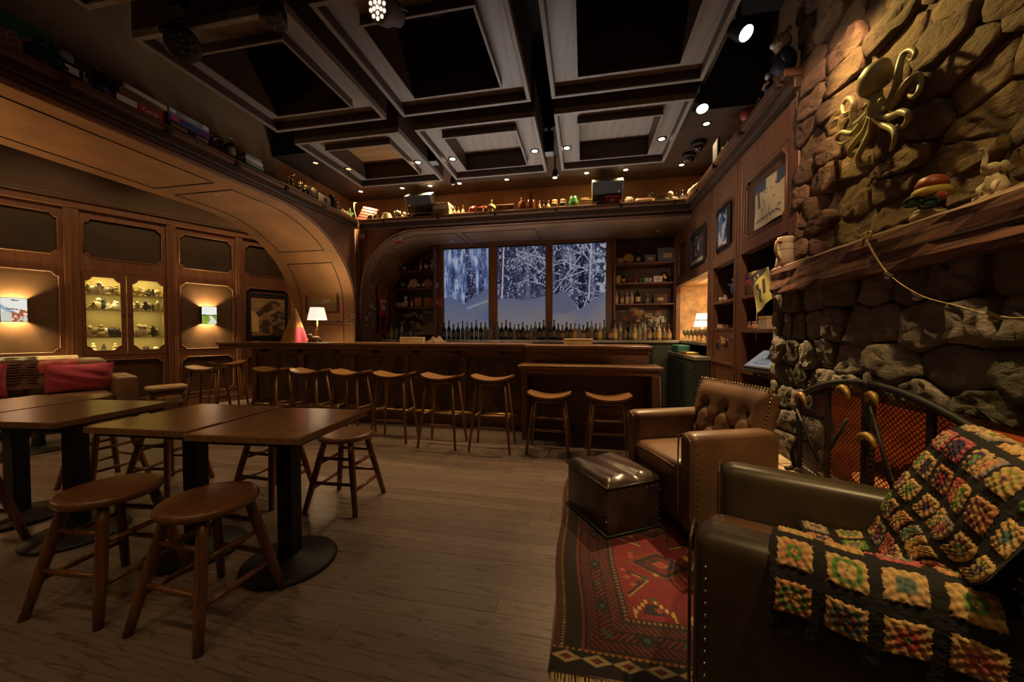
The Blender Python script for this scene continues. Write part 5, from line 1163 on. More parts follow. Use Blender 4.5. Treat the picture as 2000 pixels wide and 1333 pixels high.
# ---- patterned rug
RW, RL = 1.06, 1.74
def art_rug(U, V):
    x, y = U * RW, V * RL; dx = np.minimum(x, RW - x); d = np.minimum(dx, np.minimum(y, RL - y)); n = fbm(U * 60, V * 100, 3); C = np.ones(U.shape + (3,)) * np.array([.020, .010, .008])
    red = (.105, .010, .010); rust = (.135, .024, .011); gold = (.22, .13, .035); dk = (.014, .009, .010)
    end = np.minimum(y, RL - y) < np.minimum(dx, .30); s = np.where(end, x, y)     # run along the border
    C = mixc(C, (.07, .022, .012), d < .022); C = mixc(C, gold, (d > .026) * (d < .042) * (np.sin(s * 420) > -.1)); C = mixc(C, rust, (d > .108) * (d < .118))
    ph = (d - .125) / .05; col_i = np.floor(ph); f = ph - col_i; inb = (d > .125) * (d < .275); chev = np.sin((s + np.where(col_i % 2 == 0, 1, -1) * f * .045) * 240)
    C = mixc(C, red, inb * (chev > .0)); C = mixc(C, rust, inb * (chev > .75)); C = mixc(C, dk, inb * ((f < .08) + (f > .92)))
    lz = inb * (np.abs(((s * 7) % 1) - .5) + np.abs((d - .20) / .10) < .34); C = mixc(C, dk, lz * (np.sin(s * 22) > .3)); C = mixc(C, (.03, .06, .02), inb * (np.hypot(((s * 7) % 1 - .5) / 7, d - .20) < .012))
    C = mixc(C, (.19, .09, .035), (d > .284) * (d < .298) * (np.sin(s * 300) > .1)); fi = (d > .305); C = mixc(C, (.135, .010, .011), fi)
    # near end: cream lozenges row
    e2 = (y > .045) * (y < .10); C = mixc(C, dk, (y < .10) * (y > .0)); C = mixc(C, (.30, .23, .12), e2 * (np.abs(((x * 9) % 1) - .5) + np.abs((y - .072) / .055) < .50)); C = mixc(C, (.12, .02, .015), e2 * (np.abs(((x * 9) % 1) - .5) + np.abs((y - .072) / .055) < .24)); C = mixc(C, gold, (y > .105) * (y < .113) * (np.sin(x * 260) > 0))
    # field motifs
    fx = x - RW / 2
    for cy in (.70, 1.05, 1.40):
        q = np.abs(fx) / .17 + np.abs(y - cy) / .125; C = mixc(C, rust, fi * (q < 1) * (q > .80)); C = mixc(C, dk, fi * (q < .80) * (q > .62)); C = mixc(C, (.05, .016, .014), fi * (q < .62) * (n > .40)); C = mixc(C, (.22, .05, .03), fi * (q < .25))
    for sx in (-1, 1):
        for a, b in (((sx * .20, .44), (sx * .09, .56)), ((sx * .20, .92), (sx * .08, .86)), ((sx * .08, .86), (sx * .10, 1.0)), ((sx * .20, 1.24), (sx * .08, 1.20)), ((sx * .09, .56), (sx * .16, .60))): C = mixc(C, gold, fi * (seg(fx, y, a, b) < .006)); C = mixc(C, dk, fi * (seg(fx, y, (a[0], a[1] + .012), (b[0], b[1] + .012)) < .005))
        cx = sx * .115; mx, my = np.abs(fx - cx), y - .34
        C = mixc(C, (.34, .25, .08), fi * (my > 0) * (my < .085) * (np.abs(mx - (.075 - np.floor(my / .022) * .018)) < .008)); C = mixc(C, (.34, .25, .08), fi * (my > -.03) * (my < .03) * (np.abs(mx - .08) < .004)); C = mixc(C, dk, fi * (my > .0) * (my < .06) * (mx < .05 - my * .5))
    for k in range(70):
        px, py = rng.uniform(-.21, .21), rng.uniform(.36, 1.42); r = np.hypot(fx - px, y - py); c = [(.28, .18, .05), dk, (.03, .045, .02), (.24, .06, .03), dk][k % 5]; C = mixc(C, c, fi * (r < .012 + .006 * np.sin(np.arctan2(y - py, fx - px) * 6)))
    return C * (.55 + .5 * n[..., None])
rg = thing('rug', 'red and black patterned oriental rug with gold fringe under the armchairs', 'rug', (-.13 + RW / 2, 1.27, 0))
picture('pile', RW, RL, 300, 480, art_rug, 'rug_pile', rg, None, warp=lambda x, y, z: (x + .012 * math.sin(z * 3.2 + 1) + .01 * (1 if x < 0 else 0) * math.sin(z * 7), z, .0105 + .002 * math.sin(x * 9 + z * 5)))
MB().box(-RW / 2 + .012, RW / 2 - .012, .005, RL - .005, .0005, .007).build('backing', 'brown', rg)
mb = MB()
for k in range(150):
    x = -RW / 2 + .02 + k * (RW - .04) / 149; mb.tube([(x, .01, .008), (x + random.uniform(-.01, .01), -.035, .007), (x + random.uniform(-.02, .02), -.085 + random.uniform(-.015, .02), .004)], [.0035, .003, .0015], 4)
o = mb.build('fringe', 'fringe', rg); o['kind'] = 'stuff'
# ================================================================= LOUNGE CORNER
def lounge(name, label, cat, s, y, z=0, rz=0, group=None):
    t = thing(name, label, cat, (0, 0, 0), 0, group); t.matrix_world = ML @ T(s, y, z, rz=rz); return t
so = lounge('sofa', 'brown leather sofa with square arms along the panelled wall', 'sofa', 0, 0)
MB().rbox(-3.0, -.52, -.88, -.12, .10, .30, .02, 2).build('base', 'leather_tan', so)
for a, b in ((-2.8, -2.08), (-2.07, -1.40), (-1.39, -.72)): MB().rbox(a, b, -.90, -.32, .29, .43, .04, 3, bulge=.012).build('seat_cushion', 'leather_tan', so); MB().rbox(a, b, -.36, -.14, .40, .86, .07, 3, bulge=.02).build('back_cushion', 'leather_tan', so)
for a, b in ((-.71, -.50), (-3.0, -2.81)): MB().rbox(a, b, -.92, -.12, .08, .63, .03, 3).build('arm', 'leather_tan', so)
for a in (-2.9, -.6):
    for b in (-.84, -.2): MB().box(a - .03, a + .03, b - .03, b + .03, 0, .10).build('foot', 'black', so)
def pillow(s, y, rz, label, w=.60, h=.38):
    def f(u, v, sd):
        a, b = 2 * u - 1, 2 * v - 1; k = (1 - a * a) ** .55 * (1 - b * b) ** .55 if abs(a) < 1 and abs(b) < 1 else 0; pin = 1 - .07 * (1 - a * a) * 0 - .06 * (1 - b * b) * 0
        x = a * w / 2 * (1 - .06 * (1 - b * b)); z = b * h / 2 * (1 - .09 * (1 - a * a)); return (x, sd * .085 * k * (1 + .12 * math.sin(a * 5 + b * 9)), z)
    mb = MB(); mb.sheet(lambda u, v: f(u, v, -1), 22, 16); mb.sheet(lambda u, v: f(1 - u, v, 1), 22, 16); o = mb.build('throw_pillow', 'pink'); o.matrix_world = ML @ T(s, y, .43 + h / 2 + .01, rx=.22, rz=rz); return tag(o, label, 'pillow', 'pink throw pillows')
pillow(-.97, -.50, -.05, 'pink oblong throw pillow at the right end of the sofa'); pillow(-1.80, -.52, .06, 'pink throw pillow cut by the left picture edge', .56, .42)
th = lounge('knitted_throw', 'patchwork knitted throw in dark stripes hung over the sofa back', 'throw', 0, 0)
def tsurf(s0, s1, a0, a1):
    fT, LT = prof_fn([(-.06, .62), (-.08, .80), (-.13, .885), (-.22, .905), (-.33, .885), (-.405, .80), (-.415, .62), (-.43, .50)])
    def f(u, v): y, z = fT((a0 + (a1 - a0) * v) * LT); return (s0 + (s1 - s0) * u + .01 * math.sin(v * 9), y - .012 + .006 * math.sin(u * 12 + v * 4), z + .004)
    return f
for k, (a, b, m) in enumerate(((-2.1, -1.62, 'green'), (-1.62, -1.30, 'grey'), (-1.30, -.98, 'cream'))): MB().sheet(tsurf(a, b, .05, .58), 8, 14).build('patch', m, th)
for k, (a, b, m) in enumerate(((-2.1, -1.62, 'redwood'), (-1.62, -1.30, 'knit_stripe'), (-1.30, -.98, 'redwood'))): MB().sheet(tsurf(a, b, .58, .78), 8, 10).build('patch', m, th); MB().sheet(tsurf(a, b, .78, .98), 8, 10).build('patch', ('black', 'knit_stripe', 'brown')[k], th)
for k in range(12): f = tsurf(-1.61, -1.31, .5 + k * .035, .51 + k * .035); MB().tube([Vector(f(u / 6, 0)) + Vector((0, -.004, 0)) for u in range(7)], .005, 5).build('rib', 'brown', th)
ct = lounge('coffee_table', 'low round wooden coffee table between the sofa and the tables', 'table', -1.35, -1.62)
MB().lathe([(.38, .46), (.40, .465), (.40, .495), (.39, .50)], 32).build('top', 'table_wood', ct); MB().lathe([(.05, .03), (.04, .2), (.05, .46)], 14).build('column', 'iron', ct); MB().lathe([(.26, 0), (.26, .015), (.06, .04)], 24).build('foot', 'iron', ct)
lg = lounge('log_bench', 'knobbly log bench with flat sawn top beside the sofa', 'bench', -.15, -.55)
MB().rbox(-.22, .22, -.17, .17, .36, .43, .03, 3, bulge=.012).build('top', 'log_wood', lg); MB().rbox(-.20, .20, -.15, .15, .05, .36, .08, 3, bulge=.03).build('trunk', 'log_wood', lg)
for p in ((.17, -.15, .30), (.12, -.17, .18), (-.10, -.17, .24)): MB().ball(p, (.05, .03, .05), 10, 7).build('knot', 'brown', lg)
for p in ((-.15, -.1), (.15, -.1), (-.15, .1), (.15, .1)): MB().cyl(.035, 0, .07, 10, T(p[0], p[1], 0)).build('foot', 'log_wood', lg)
fl_ = thing('fill_floor_lamp', 'added unseen brass fill lamp with open cone shade in the lounge, beyond the left picture edge', 'lamp', (-5.3, 1.0, 0)); MB().lathe([(.15, 0), (.15, .02), (.02, .04), (.012, .1), (.012, 1.45)], 18).build('pole', 'brass', fl_); MB().lathe([(.20, 1.40), (.13, 1.65)], 24, cap=False).build('shade', 'shade_lit', fl_); lamp('POINT', (0, 0, 1.56), 75, (1, .62, .28), fl_, size=.06)  # unseen lamp added to throw warm light up the arch
# ================================================================= THINGS ON LEDGES, SHELVES AND COUNTERS
ZL = 3.02
def onB(u0, u1, vt, y=5.46): a, b = P(u0, vt, y=y), P(u1, vt, y=y); return Vector(((a.x + b.x) / 2, y, ZL)), abs(b.x - a.x), max(.04, (a.z + b.z) / 2 - ZL), 0.
def onL(u0, u1, vt, x=-3.68): a, b = P(u0, vt, x=x), P(u1, vt, x=x); c = P((u0 + u1) / 2, vt, x=x); return Vector((x, c.y, ZL)), abs(b.y - a.y), max(.04, c.z - ZL), PI / 2
def onR(u0, u1, vt, x=1.385): a, b = P(u0, vt, x=x), P(u1, vt, x=x); c = P((u0 + u1) / 2, vt, x=x); return Vector((x, c.y, ZL)), abs(b.y - a.y), max(.04, c.z - ZL), -PI / 2
def put(name, label, cat, at, group=None): return thing(name, label, cat, at[0], at[3], group)
def bottle_parts(t, w, h, glassm, labm=None, capm='black', sh=.62, neck=.30):
    r = w / 2; MB().lathe([(r * .9, 0), (r, h * .02), (r, h * sh * .92), (r * .8, h * sh), (r * neck, h * (sh + .12)), (r * neck * .9, h * .94), (r * neck * 1.1, h * .95), (r * neck * 1.1, h * .97)], 14).build('bottle_body', glassm, t)
    if labm: MB().lathe([(r * 1.02, h * .14), (r * 1.02, h * .44)], 14, cap=False).build('paper_label', labm, t)
    MB().cyl(r * neck * 1.05, h * .965, h, 10).build('cap', capm, t)
def bottle(at, label, glassm, labm=None, capm='black', sh=.62, neck=.30, group=None, cat='bottle'):
    t = put('glass_bottle', label, cat, at, group); bottle_parts(t, at[1], at[2], glassm, labm, capm, sh, neck); return t
def boxes(at, items, where, cat='book', name='book', group=None):
    # a stack, from the bottom up: (width factor, depth, height, material, words)
    z = 0; n = len(items)
    for i, (wf, d, h, m, words) in enumerate(items):
        pos = ('lowest', 'second from the bottom', 'third from the bottom', 'fourth from the bottom')[min(i, 3)] if i < n - 1 else 'topmost'
        t = thing(name, '%s, %s in the stack %s' % (words, pos, where), cat, at[0] + Vector((0, 0, z)), at[3] + random.uniform(-.08, .08), group); w = at[1] * wf
        if cat == 'book':
            MB().box(-w / 2, w / 2, -d / 2, d / 2, 0, h).build('cover', m, t, .003); MB().box(-w / 2 + .004, w / 2 + .0008, -d / 2 + .006, d / 2 + .0008, .004, h - .004).build('pages', 'paper', t)
        else: MB().box(-w / 2, w / 2, -d / 2, d / 2, 0, h * .35).build('tray', m, t, .002); MB().box(-w / 2 - .003, w / 2 + .003, -d / 2 - .003, d / 2 + .003, h * .2, h).build('lid', m, t, .002)
        z += h + .0005
    return t
def trophy(at, label, fig='gold', base='black', cols=1, group='trophies on the ledges'):
    t = put('trophy', label, 'trophy', at, group); w, h = min(at[1], .14), at[2]
    MB().box(-w * .42, w * .42, -w * .3, w * .3, 0, h * .14).build('base', base, t, .003)
    for k in range(cols): x = (k - (cols - 1) / 2) * w * .5; MB().cyl(w * .14, h * .14, h * .52, 10, T(x, 0, 0)).build('column', random.choice(['blue', 'navy', 'brown', 'silver']), t)
    MB().box(-w * .3, w * .3, -w * .2, w * .2, h * .52, h * .57).build('plinth', base, t)
    mb = MB(); mb.tube([(0, 0, h * .57), (.02 * w, 0, h * .68), (0, 0, h * .80), (0, 0, h * .90)], [w * .06, w * .10, w * .14, w * .07], 8); mb.ball((0, 0, h * .945), w * .10, 8, 6)
    mb.tube([(w * .08, 0, h * .84), (w * .30, 0, h * .90), (w * .36, 0, h)], [w * .05, w * .045, w * .03], 6); mb.tube([(-w * .08, 0, h * .84), (-w * .26, 0, h * .78), (-w * .34, 0, h * .86)], [w * .05, w * .045, w * .03], 6)
    mb.tube([(0, 0, h * .70), (-w * .2, 0, h * .62), (-w * .3, 0, h * .58)], [w * .08, w * .06, w * .04], 6); mb.build('figure', fig, t); return t
def speaker(u0, u1, v0, v1, label, lean):
    a, b = P(u0, v1, y=5.40), P(u1, v1, y=5.40); top = P(u0, v0, y=5.40).z; w = b.x - a.x; h = top - a.z; t = thing('loudspeaker', label, 'loudspeaker', ((a.x + b.x) / 2, 5.46, a.z), 0, 'loudspeakers on the back ledge')
    M = T(0, 0, 0, rx=R(33)); MB().box(-w / 2, w / 2, -.02, .15, .0, h * 1.1, M).build('cabinet', 'grey_plastic', t, .008); MB().box(-w / 2 + .015, w / 2 - .015, -.024, -.018, .012, h * 1.1 - .015, M).build('grille', 'grille', t); MB().ball((-w / 2 + .06 if lean < 0 else w / 2 - .06, -.028, h * .55), (.012, .004, .012), 8, 6, M).build('badge', 'silver', t)
    MB().box(-.02, .02, .1, .28, h * .3, h * .7).build('bracket', 'black_plastic', t); MB().box(-w * .34, w * .34, .02, .2, ZL - a.z, -.005).build('stand', 'black_plastic', t); return t
# ---- back ledge, left to right
sl = thing('wooden_sled', 'small red slatted wooden sled with rope leaning in the ledge corner', 'sled', P(700, 432, y=5.40), 0); sl.location = (-3.50, 5.42, ZL)
for k in range(5): MB().box(-.14, .15, -.012, .0, .0 + k * .055, .042 + k * .055, T(0, 0, 0, rx=R(-22), ry=R(14))).build('slat', 'redwood', sl, .004)
for x in (-.10, .11): MB().box(x - .012, x + .012, .0, .02, -.01, .27, T(0, 0, 0, rx=R(-22), ry=R(14))).build('runner', 'redwood', sl)
MB().tube(smooth_path([(-.13, -.02, .29), (-.16, -.06, .27), (-.10, -.10, .05), (-.07, -.10, -.10), (-.04, -.10, -.12), (-.05, -.10, -.06), (-.13, -.08, .15), (-.15, -.04, .28)], 6), .006, 6).build('rope', 'rope', sl)
at = onB(716, 742, 420); t = put('ice_skates', 'pair of old skates with looped cord beside the red sled', 'skates', at)
for k in (-1, 1): MB().rbox(k * .05 - .035, k * .05 + .035, -.05, .05, .02, .10, .02, 2).build('boot', 'brown', t); MB().box(k * .05 - .003, k * .05 + .003, -.08, .07, 0, .022).build('blade', 'silver', t)
MB().tube([(.11 * math.cos(a), -.06, .06 + .055 * math.sin(a)) for a in np.linspace(0, 2 * PI, 17)], .005, 5).build('cord', 'rope', t)
at = onB(744, 770, 424); t = put('rope_coil', 'pale coiled rope lying on the back ledge beside the skates', 'rope', at)
for k in range(5): MB().tube([(.09 * math.cos(a) * (1 - .1 * k), -.02 + .05 * math.sin(a), .012 + .02 * k) for a in np.linspace(0, 2 * PI, 19)], .012, 6).build('loop', 'cream', t)
at = onB(766, 800, 415); t = put('pine_cone_wreath', 'heap of pine cones and bells left of the first loudspeaker', 'wreath', at)
for k in range(16): MB().ball((random.uniform(-.13, .13), random.uniform(-.05, .05), random.uniform(.03, .13)), (.026, .026, .032), 8, 6).build('cone', ('cream', 'black', 'bone')[k % 3], t)
speaker(795, 846, 385, 415, 'boxy grey loudspeaker tilted down on the back ledge, the left one', -1)
at = onB(849, 881, 404); boxes(at, [(1, .2, .05, 'tan', 'tan cloth book'), (.97, .19, .045, 'tan', 'tan cloth book'), (.95, .19, .045, 'paper', 'pale cloth book'), (1, .2, .045, 'tan', 'tan cloth book')], 'right of the left loudspeaker')
for k, (u0, u1, vt, gm) in enumerate(((885, 891, 404, 'clear_glass'), (892, 899, 406, 'clear_glass'), (901, 908, 402, 'clear_glass'))): bottle(onB(u0, u1, vt), 'tiny clear bottle between books and skull on the back ledge, %s from left' % ORD[k], gm, None, 'clear_glass', .5, .4)
def skull(at, label, m, k=1.0, bot=False):
    t = put('skull', label, 'skull', at); w, h = at[1], at[2]; hh = h * (.72 if bot else 1)
    MB().ball((0, 0, hh * .60), (w * .48, w * .55, hh * .40), 14, 10).build('cranium', m, t); MB().rbox(-w * .26, w * .26, -w * .5, w * .1, 0, hh * .36, .01, 2).build('jaw', m, t)
    for s in (-1, 1): MB().ball((s * w * .2, -w * .46, hh * .50), (w * .11, w * .07, w * .11), 8, 6).build('eye_socket', 'black', t)
    if bot: MB().lathe([(w * .1, hh * .95), (w * .09, h * .9), (w * .12, h * .91), (w * .10, h)], 10).build('stopper', m, t)
skull(onB(899, 912, 416), 'small bone skull on the back ledge by the tiny bottles', 'bone')
at = onB(914, 928, 420); boxes((at[0], at[1], at[2], 0), [(1, .07, .05, 'tan', 'small pale wooden block')], 'left of the red gloves', 'block', 'wooden_block')
for k, (u0, u1) in enumerate(((918, 935), (938, 952))):
    at = onB(u0, u1, 410); t = put('boxing_glove', 'red boxing glove on the back ledge, %s of the pair' % ('left', 'right')[k], 'glove', at); MB().rbox(-.055, .055, -.04, .05, .03, .13, .045, 3, bulge=.01).build('mitt', 'red', t); MB().ball((-.05, -.03, .075), (.025, .03, .035)).build('thumb', 'red', t); MB().cyl(.035, 0, .04, 12).build('cuff', 'red', t)
at = onB(932, 944, 417, 5.40); boxes(at, [(1, .07, .07, 'tan', 'pale wooden block')], 'between the red gloves', 'block', 'wooden_block')
skull(onB(951, 969, 391), 'yellowish glass skull bottle on the back ledge beside the chest', 'yellow_glass', 1, True)
at = onB(971, 1006, 403); t = put('wooden_chest', 'small wooden chest with brass clasp on the back ledge', 'chest', at); w, h = at[1], at[2]
MB().box(-w / 2, w / 2, -.09, .09, 0, h * .62).build('body', 'coffer_orange', t, .004); MB().box(-w / 2 - .004, w / 2 + .004, -.094, .094, h * .64, h).build('lid', 'coffer_orange', t, .01); MB().box(-.02, .02, -.1, -.09, h * .45, h * .75).build('clasp', 'brass', t)
bottle(onB(1012, 1027, 387), 'squat amber glass jug on the back ledge right of the chest', 'amber_glass', None, 'brown', .68, .28); bottle(onB(1029, 1046, 377), 'tall amber glass bottle on the back ledge, the largest', 'amber_glass', None, 'brown', .62, .3)
for k, (u0, u1, vt, gm) in enumerate(((1050, 1057, 392, 'clear_glass'), (1059, 1065, 392, 'brown_glass'), (1067, 1075, 392, 'clear_glass'))): bottle(onB(u0, u1, vt), 'small narrow bottle right of the tall amber bottle, %s from left' % ORD[k], gm, None, 'clear_glass', .5, .4)
for k, (u0, u1) in enumerate(((1077, 1090), (1092, 1107))):
    at = onB(u0, u1, 398); t = put('old_boot', 'little old leather ski boot on the back ledge, %s one' % ('left', 'right')[k], 'boot', at); MB().rbox(-.045, .045, -.10, .05, .02, .075, .02, 2).build('foot', ('tan', 'black')[k], t); MB().rbox(-.04, .04, -.02, .055, .06, .15, .02, 2).build('shaft', ('orange', 'brown')[k], t); MB().box(-.045, .045, -.10, .055, 0, .02).build('sole', 'cream', t)
at = onB(1111, 1129, 394); t = put('green_jar', 'round green glass jar on the back ledge before the right loudspeaker', 'jar', at); MB().lathe([(.05, 0), (.07, .03), (.072, .09), (.055, .13), (.058, .15)], 16).build('jar_body', 'green_glass', t); MB().cyl(.055, .15, .165, 14).build('lid', 'black', t)
at = onB(1129, 1156, 400); boxes(at, [(1, .18, .05, 'paper', 'pale yellow book'), (.95, .17, .04, 'yellow', 'yellow book'), (.55, .12, .03, 'paper', 'small pale notebook')], 'left of the right loudspeaker')
speaker(1156, 1217, 358, 392, 'boxy grey loudspeaker tilted down on the back ledge, the right one', 1)
at = onB(1181, 1210, 398, 5.40); t = put('red_box', 'red box standing under the right loudspeaker', 'box', at); MB().box(-at[1] / 2, at[1] / 2, -.03, .03, 0, .12).build('box_body', 'red', t, .003); MB().box(-.03, .03, -.032, -.03, .03, .07).build('box_label', 'cream', t)
at = onB(1219, 1239, 385); t = put('glass_jar', 'frosted glass jar of sticks on the back ledge right of the loudspeaker', 'jar', at); w, h = at[1], at[2]; MB().lathe([(w * .42, 0), (w * .45, .01), (w * .45, h * .75), (w * .4, h * .78)], 16).build('jar_body', 'pale_glass', t)
for k in range(5): MB().tube([(random.uniform(-.03, .03), 0, h * .5), (random.uniform(-.04, .04), 0, h * .8), (random.uniform(-.05, .05), 0, h)], .006, 5).build('stick', 'cream', t)
at = onB(1241, 1274, 403); t = put('model_boat', 'dark model boat with pale runner on the back ledge', 'model', at); MB().rbox(-.12, .12, -.04, .04, .02, .08, .03, 3).build('hull', 'brown', t); MB().tube(smooth_path([(-.13, -.05, .012), (0, -.05, .008), (.10, -.05, .012), (.13, -.05, .05)], 5), .008, 6).build('runner', 'cream', t); MB().tube([(.06, 0, .06), (.08, 0, .12), (.12, 0, .15)], .01, 6).build('mast', 'black', t)
at = onB(1276, 1280, 394); t = put('metal_tin', 'tall narrow metal tin on the back ledge beside the model boat', 'tin', at); MB().cyl(.018, 0, at[2], 12).build('tin_body', 'silver', t); MB().cyl(.02, at[2] - .015, at[2], 12).build('lid', 'dark_metal', t)
at = onB(1283, 1298, 404); boxes(at, [(1, .1, .05, 'darkgreen', 'dark green cigar box'), (.8, .08, .03, 'black', 'small black box')], 'left of the skeleton figure', 'box', 'small_box')
at = onB(1302, 1316, 378); t = put('skeleton_figure', 'small seated skeleton figure in black on the back ledge', 'figurine', at); h = at[2]; MB().tube([(0, 0, 0), (0, 0, h * .3), (0, 0, h * .62)], [.045, .05, .035], 10).build('body', 'black', t); MB().ball((0, -.01, h * .82), (.04, .042, .05), 12, 8).build('skull_head', 'bone', t)
for s in (-1, 1): MB().tube([(s * .03, 0, h * .6), (s * .06, -.03, h * .4), (s * .02, -.05, h * .28)], .008, 6).build('arm', 'bone', t)
for k in range(4): MB().box(-.025, .025, -.048, -.044, h * (.32 + .07 * k), h * (.345 + .07 * k)).build('rib', 'bone', t)
bottle(onB(1317, 1325, 378), 'thin black bottle right of the skeleton figure', 'black_glass', 'cream', 'black', .5, .4); bottle(onB(1327, 1340, 372), 'broad black bottle with white lettering in the right ledge corner', 'black_glass', 'grey', 'black', .55, .32)
at = onB(1343, 1362, 365, 5.42); t = put('driftwood', 'gnarled pale driftwood piece in the right ledge corner', 'driftwood', at)
for k in range(6): MB().tube(smooth_path([(random.uniform(-.08, .08), random.uniform(-.03, .03), .01), (random.uniform(-.06, .1), 0, .1), (random.uniform(-.02, .12), 0, random.uniform(.16, .28))], 4), [.03] * 3 + [.026] * 3 + [.018] * 3, 7).build('branch', ('tan', 'bone')[k % 2], t)
# ---- left ledge, near to far
at = onL(-12, 62, 50); t = put('board_game_box', 'green board game box printed with red houses, at the left picture edge', 'game box', at); w = .36; h = .26
MB().box(-w / 2, w / 2, -.03, .03, 0, h).build('box_body', 'green', t, .003)
def art_house(U, V):
    C = np.ones(U.shape + (3,)) * np.array([.02, .09, .025]); n = fbm(U * 22, V * 14, 4); C = mixc(C, (.30, .20, .13), (V < .62 - .12 * np.abs(np.sin(U * 14))) * (V > .12) * (n > .42)); C = mixc(C, (.25, .03, .03), (V < .5) * (V > .2) * (vnoise(U * 26, V * 9) > .62)); return mixc(C, (.01, .012, .03), V < .14)
picture('box_print', w - .01, h - .01, 60, 40, art_house, 'print', t, T(0, -.0315, .005))
at = onL(66, 104, 112); t = put('blue_daypack', 'dark blue bag slumped on the left ledge', 'bag', at); MB().rbox(-.10, .10, -.06, .06, 0, .15, .05, 3, bulge=.02).build('bag_body', 'navy', t); MB().tube(smooth_path([(-.05, -.05, .14), (0, -.06, .2), (.05, -.05, .14)], 4), .008, 6).build('handle', 'black', t)
at = onL(106, 132, 122); t = put('film_projector', 'old grey film projector with white plate on the left ledge', 'projector', at); MB().rbox(-.09, .09, -.06, .06, 0, .13, .015, 2).build('housing', 'black_plastic', t); MB().box(-.05, .06, -.064, -.06, .05, .10).build('name_plate', 'white', t); MB().ball((.02, 0, .18), (.05, .02, .05)).build('reel', 'grey', t); MB().tube([(-.05, -.06, .03), (-.05, -.1, .03), (-.05, -.13, .03)], .02, 10).build('lens_barrel', 'dark_metal', t)
at = onL(138, 166, 140); t = put('alarm_clock', 'small chrome twin-bell clock beside the projector', 'clock', at); MB().cyl(.055, -.02, .02, 18, T(0, 0, .065, rx=PI / 2)).build('case', 'chrome', t); MB().cyl(.047, .02, .023, 18, T(0, 0, .065, rx=PI / 2)).build('dial', 'white', t)
for s in (-1, 1): MB().ball((s * .03, 0, .13), .02, 10, 6).build('bell', 'chrome', t); MB().cyl(.006, 0, .02, 6, T(s * .03, 0, 0)).build('foot', 'chrome', t)
at = onL(178, 208, 160); t = put('oil_can', 'tall brushed metal can with ring handle on the left ledge', 'can', at); MB().lathe([(.07, 0), (.072, .01), (.072, .17), (.06, .18)], 18).build('can_body', 'steel', t); MB().tube([(.03 * math.cos(a), 0, .205 + .026 * math.sin(a)) for a in np.linspace(0, 2 * PI, 15)], .005, 6).build('ring_handle', 'brass', t); MB().box(.08, .084, -.01, .01, .08, .18).build('dipstick', 'silver', t)
at = onL(196, 214, 185, -3.61); t = put('toy_car', 'little purple toy car with chrome bumper before the metal can', 'toy car', at); MB().rbox(-.06, .06, -.025, .025, .012, .045, .01, 2).build('car_body', 'purple', t); MB().rbox(-.03, .03, -.022, .022, .04, .065, .01, 2).build('cabin', 'purple', t)
for sx in (-.035, .035): MB().cyl(.014, -.028, .028, 10, T(sx, 0, .014, rx=PI / 2)).build('wheel', 'black', t)
MB().box(.058, .066, -.025, .025, .012, .025).build('bumper', 'chrome', t)
at = onL(226, 284, 202); boxes((at[0], .30, 0, at[3]), [(1, .2, .07, 'red', 'red and white board game box'), (.98, .2, .055, 'brown', 'dark brown board game box')], 'next to the metal can', 'game box', 'board_game_box')
t = thing('wooden_case', 'long wooden game case on top of the red game boxes', 'case', at[0] + Vector((0, .06, .128)), at[3] + .05); MB().box(-.18, .18, -.09, .09, 0, .05).build('case_body', 'tan', t, .003); MB().box(-.03, .02, -.03, .03, .05, .09).build('wooden_peg', 'tan', t); MB().box(-.16, .16, -.0925, -.09, .012, .038).build('case_label', 'paper', t)
MB().box(-.15, -.02, -.1035, -.1025, .012, .06).build('white_label', 'white', bpy.data.objects['board_game_box.001']); text_mesh('lettering', 'Candy', .045, 'white', bpy.data.objects['board_game_box.001'], T(.07, -.1045, .035, rx=PI / 2))
at = onL(296, 318, 215); t = put('red_tin_box', 'upright red tin between the two stacks of games', 'tin', at); MB().box(-.05, .05, -.06, .06, 0, .17).build('tin_body', 'red', t, .006); MB().box(-.052, .052, -.062, .062, .15, .175).build('lid', 'brown', t, .004)
at = onL(322, 388, 225); b0_ = (at[0], .36, 0, at[3]); z = 0
for i, (m, words, hh) in enumerate((('black', 'black board game box lettered DINO GAME, lowest in the far game stack', .065), ('purple', 'purple and blue board game box, middle of the far game stack', .06), ('grey', 'grey board game box lettered LOGO, topmost in the far game stack', .055))):
    t = thing('board_game_box', words, 'game box', at[0] + Vector((0, 0, z)), at[3], 'board games on the left ledge'); MB().box(-.178, .178, -.09, .09, 0, hh * .4).build('tray', m, t); MB().box(-.18, .18, -.092, .092, hh * .25, hh).build('lid', m, t, .002)
    if i == 0: text_mesh('lettering', 'DINO', .045, 'yellow', t, T(-.09, -.0925, .035, rx=PI / 2), width=.13); text_mesh('lettering', 'GAME', .04, 'yellow', t, T(.11, -.0925, .035, rx=PI / 2), width=.11)
    if i == 1: MB().box(-.06, .08, -.0935, -.092, .02, .055).build('blue_patch', 'blue', t); MB().box(-.16, -.09, -.0935, -.092, .02, .055).build('pink_patch', 'pink', t)
    if i == 2: text_mesh('lettering', 'LOGO', .04, 'white', t, T(0, -.0925, .032, rx=PI / 2)); MB().box(-.17, -.12, -.0935, -.092, .018, .05).build('white_patch', 'white', t); MB().box(.12, .17, -.0935, -.092, .018, .05).build('white_patch', 'white', t)
    z += hh + .0005
at = onL(395, 418, 265); t = put('miners_lamp', 'black lamp case with small white sparkles after the game stack', 'lamp', at); MB().rbox(-.06, .06, -.05, .05, 0, .12, .02, 2).build('case', 'black_plastic', t)
for k in range(4): MB().ball((-.04 + .03 * k, -.045, .13 + .015 * (k % 2)), .012, 8, 5).build('bead', 'silver', t)
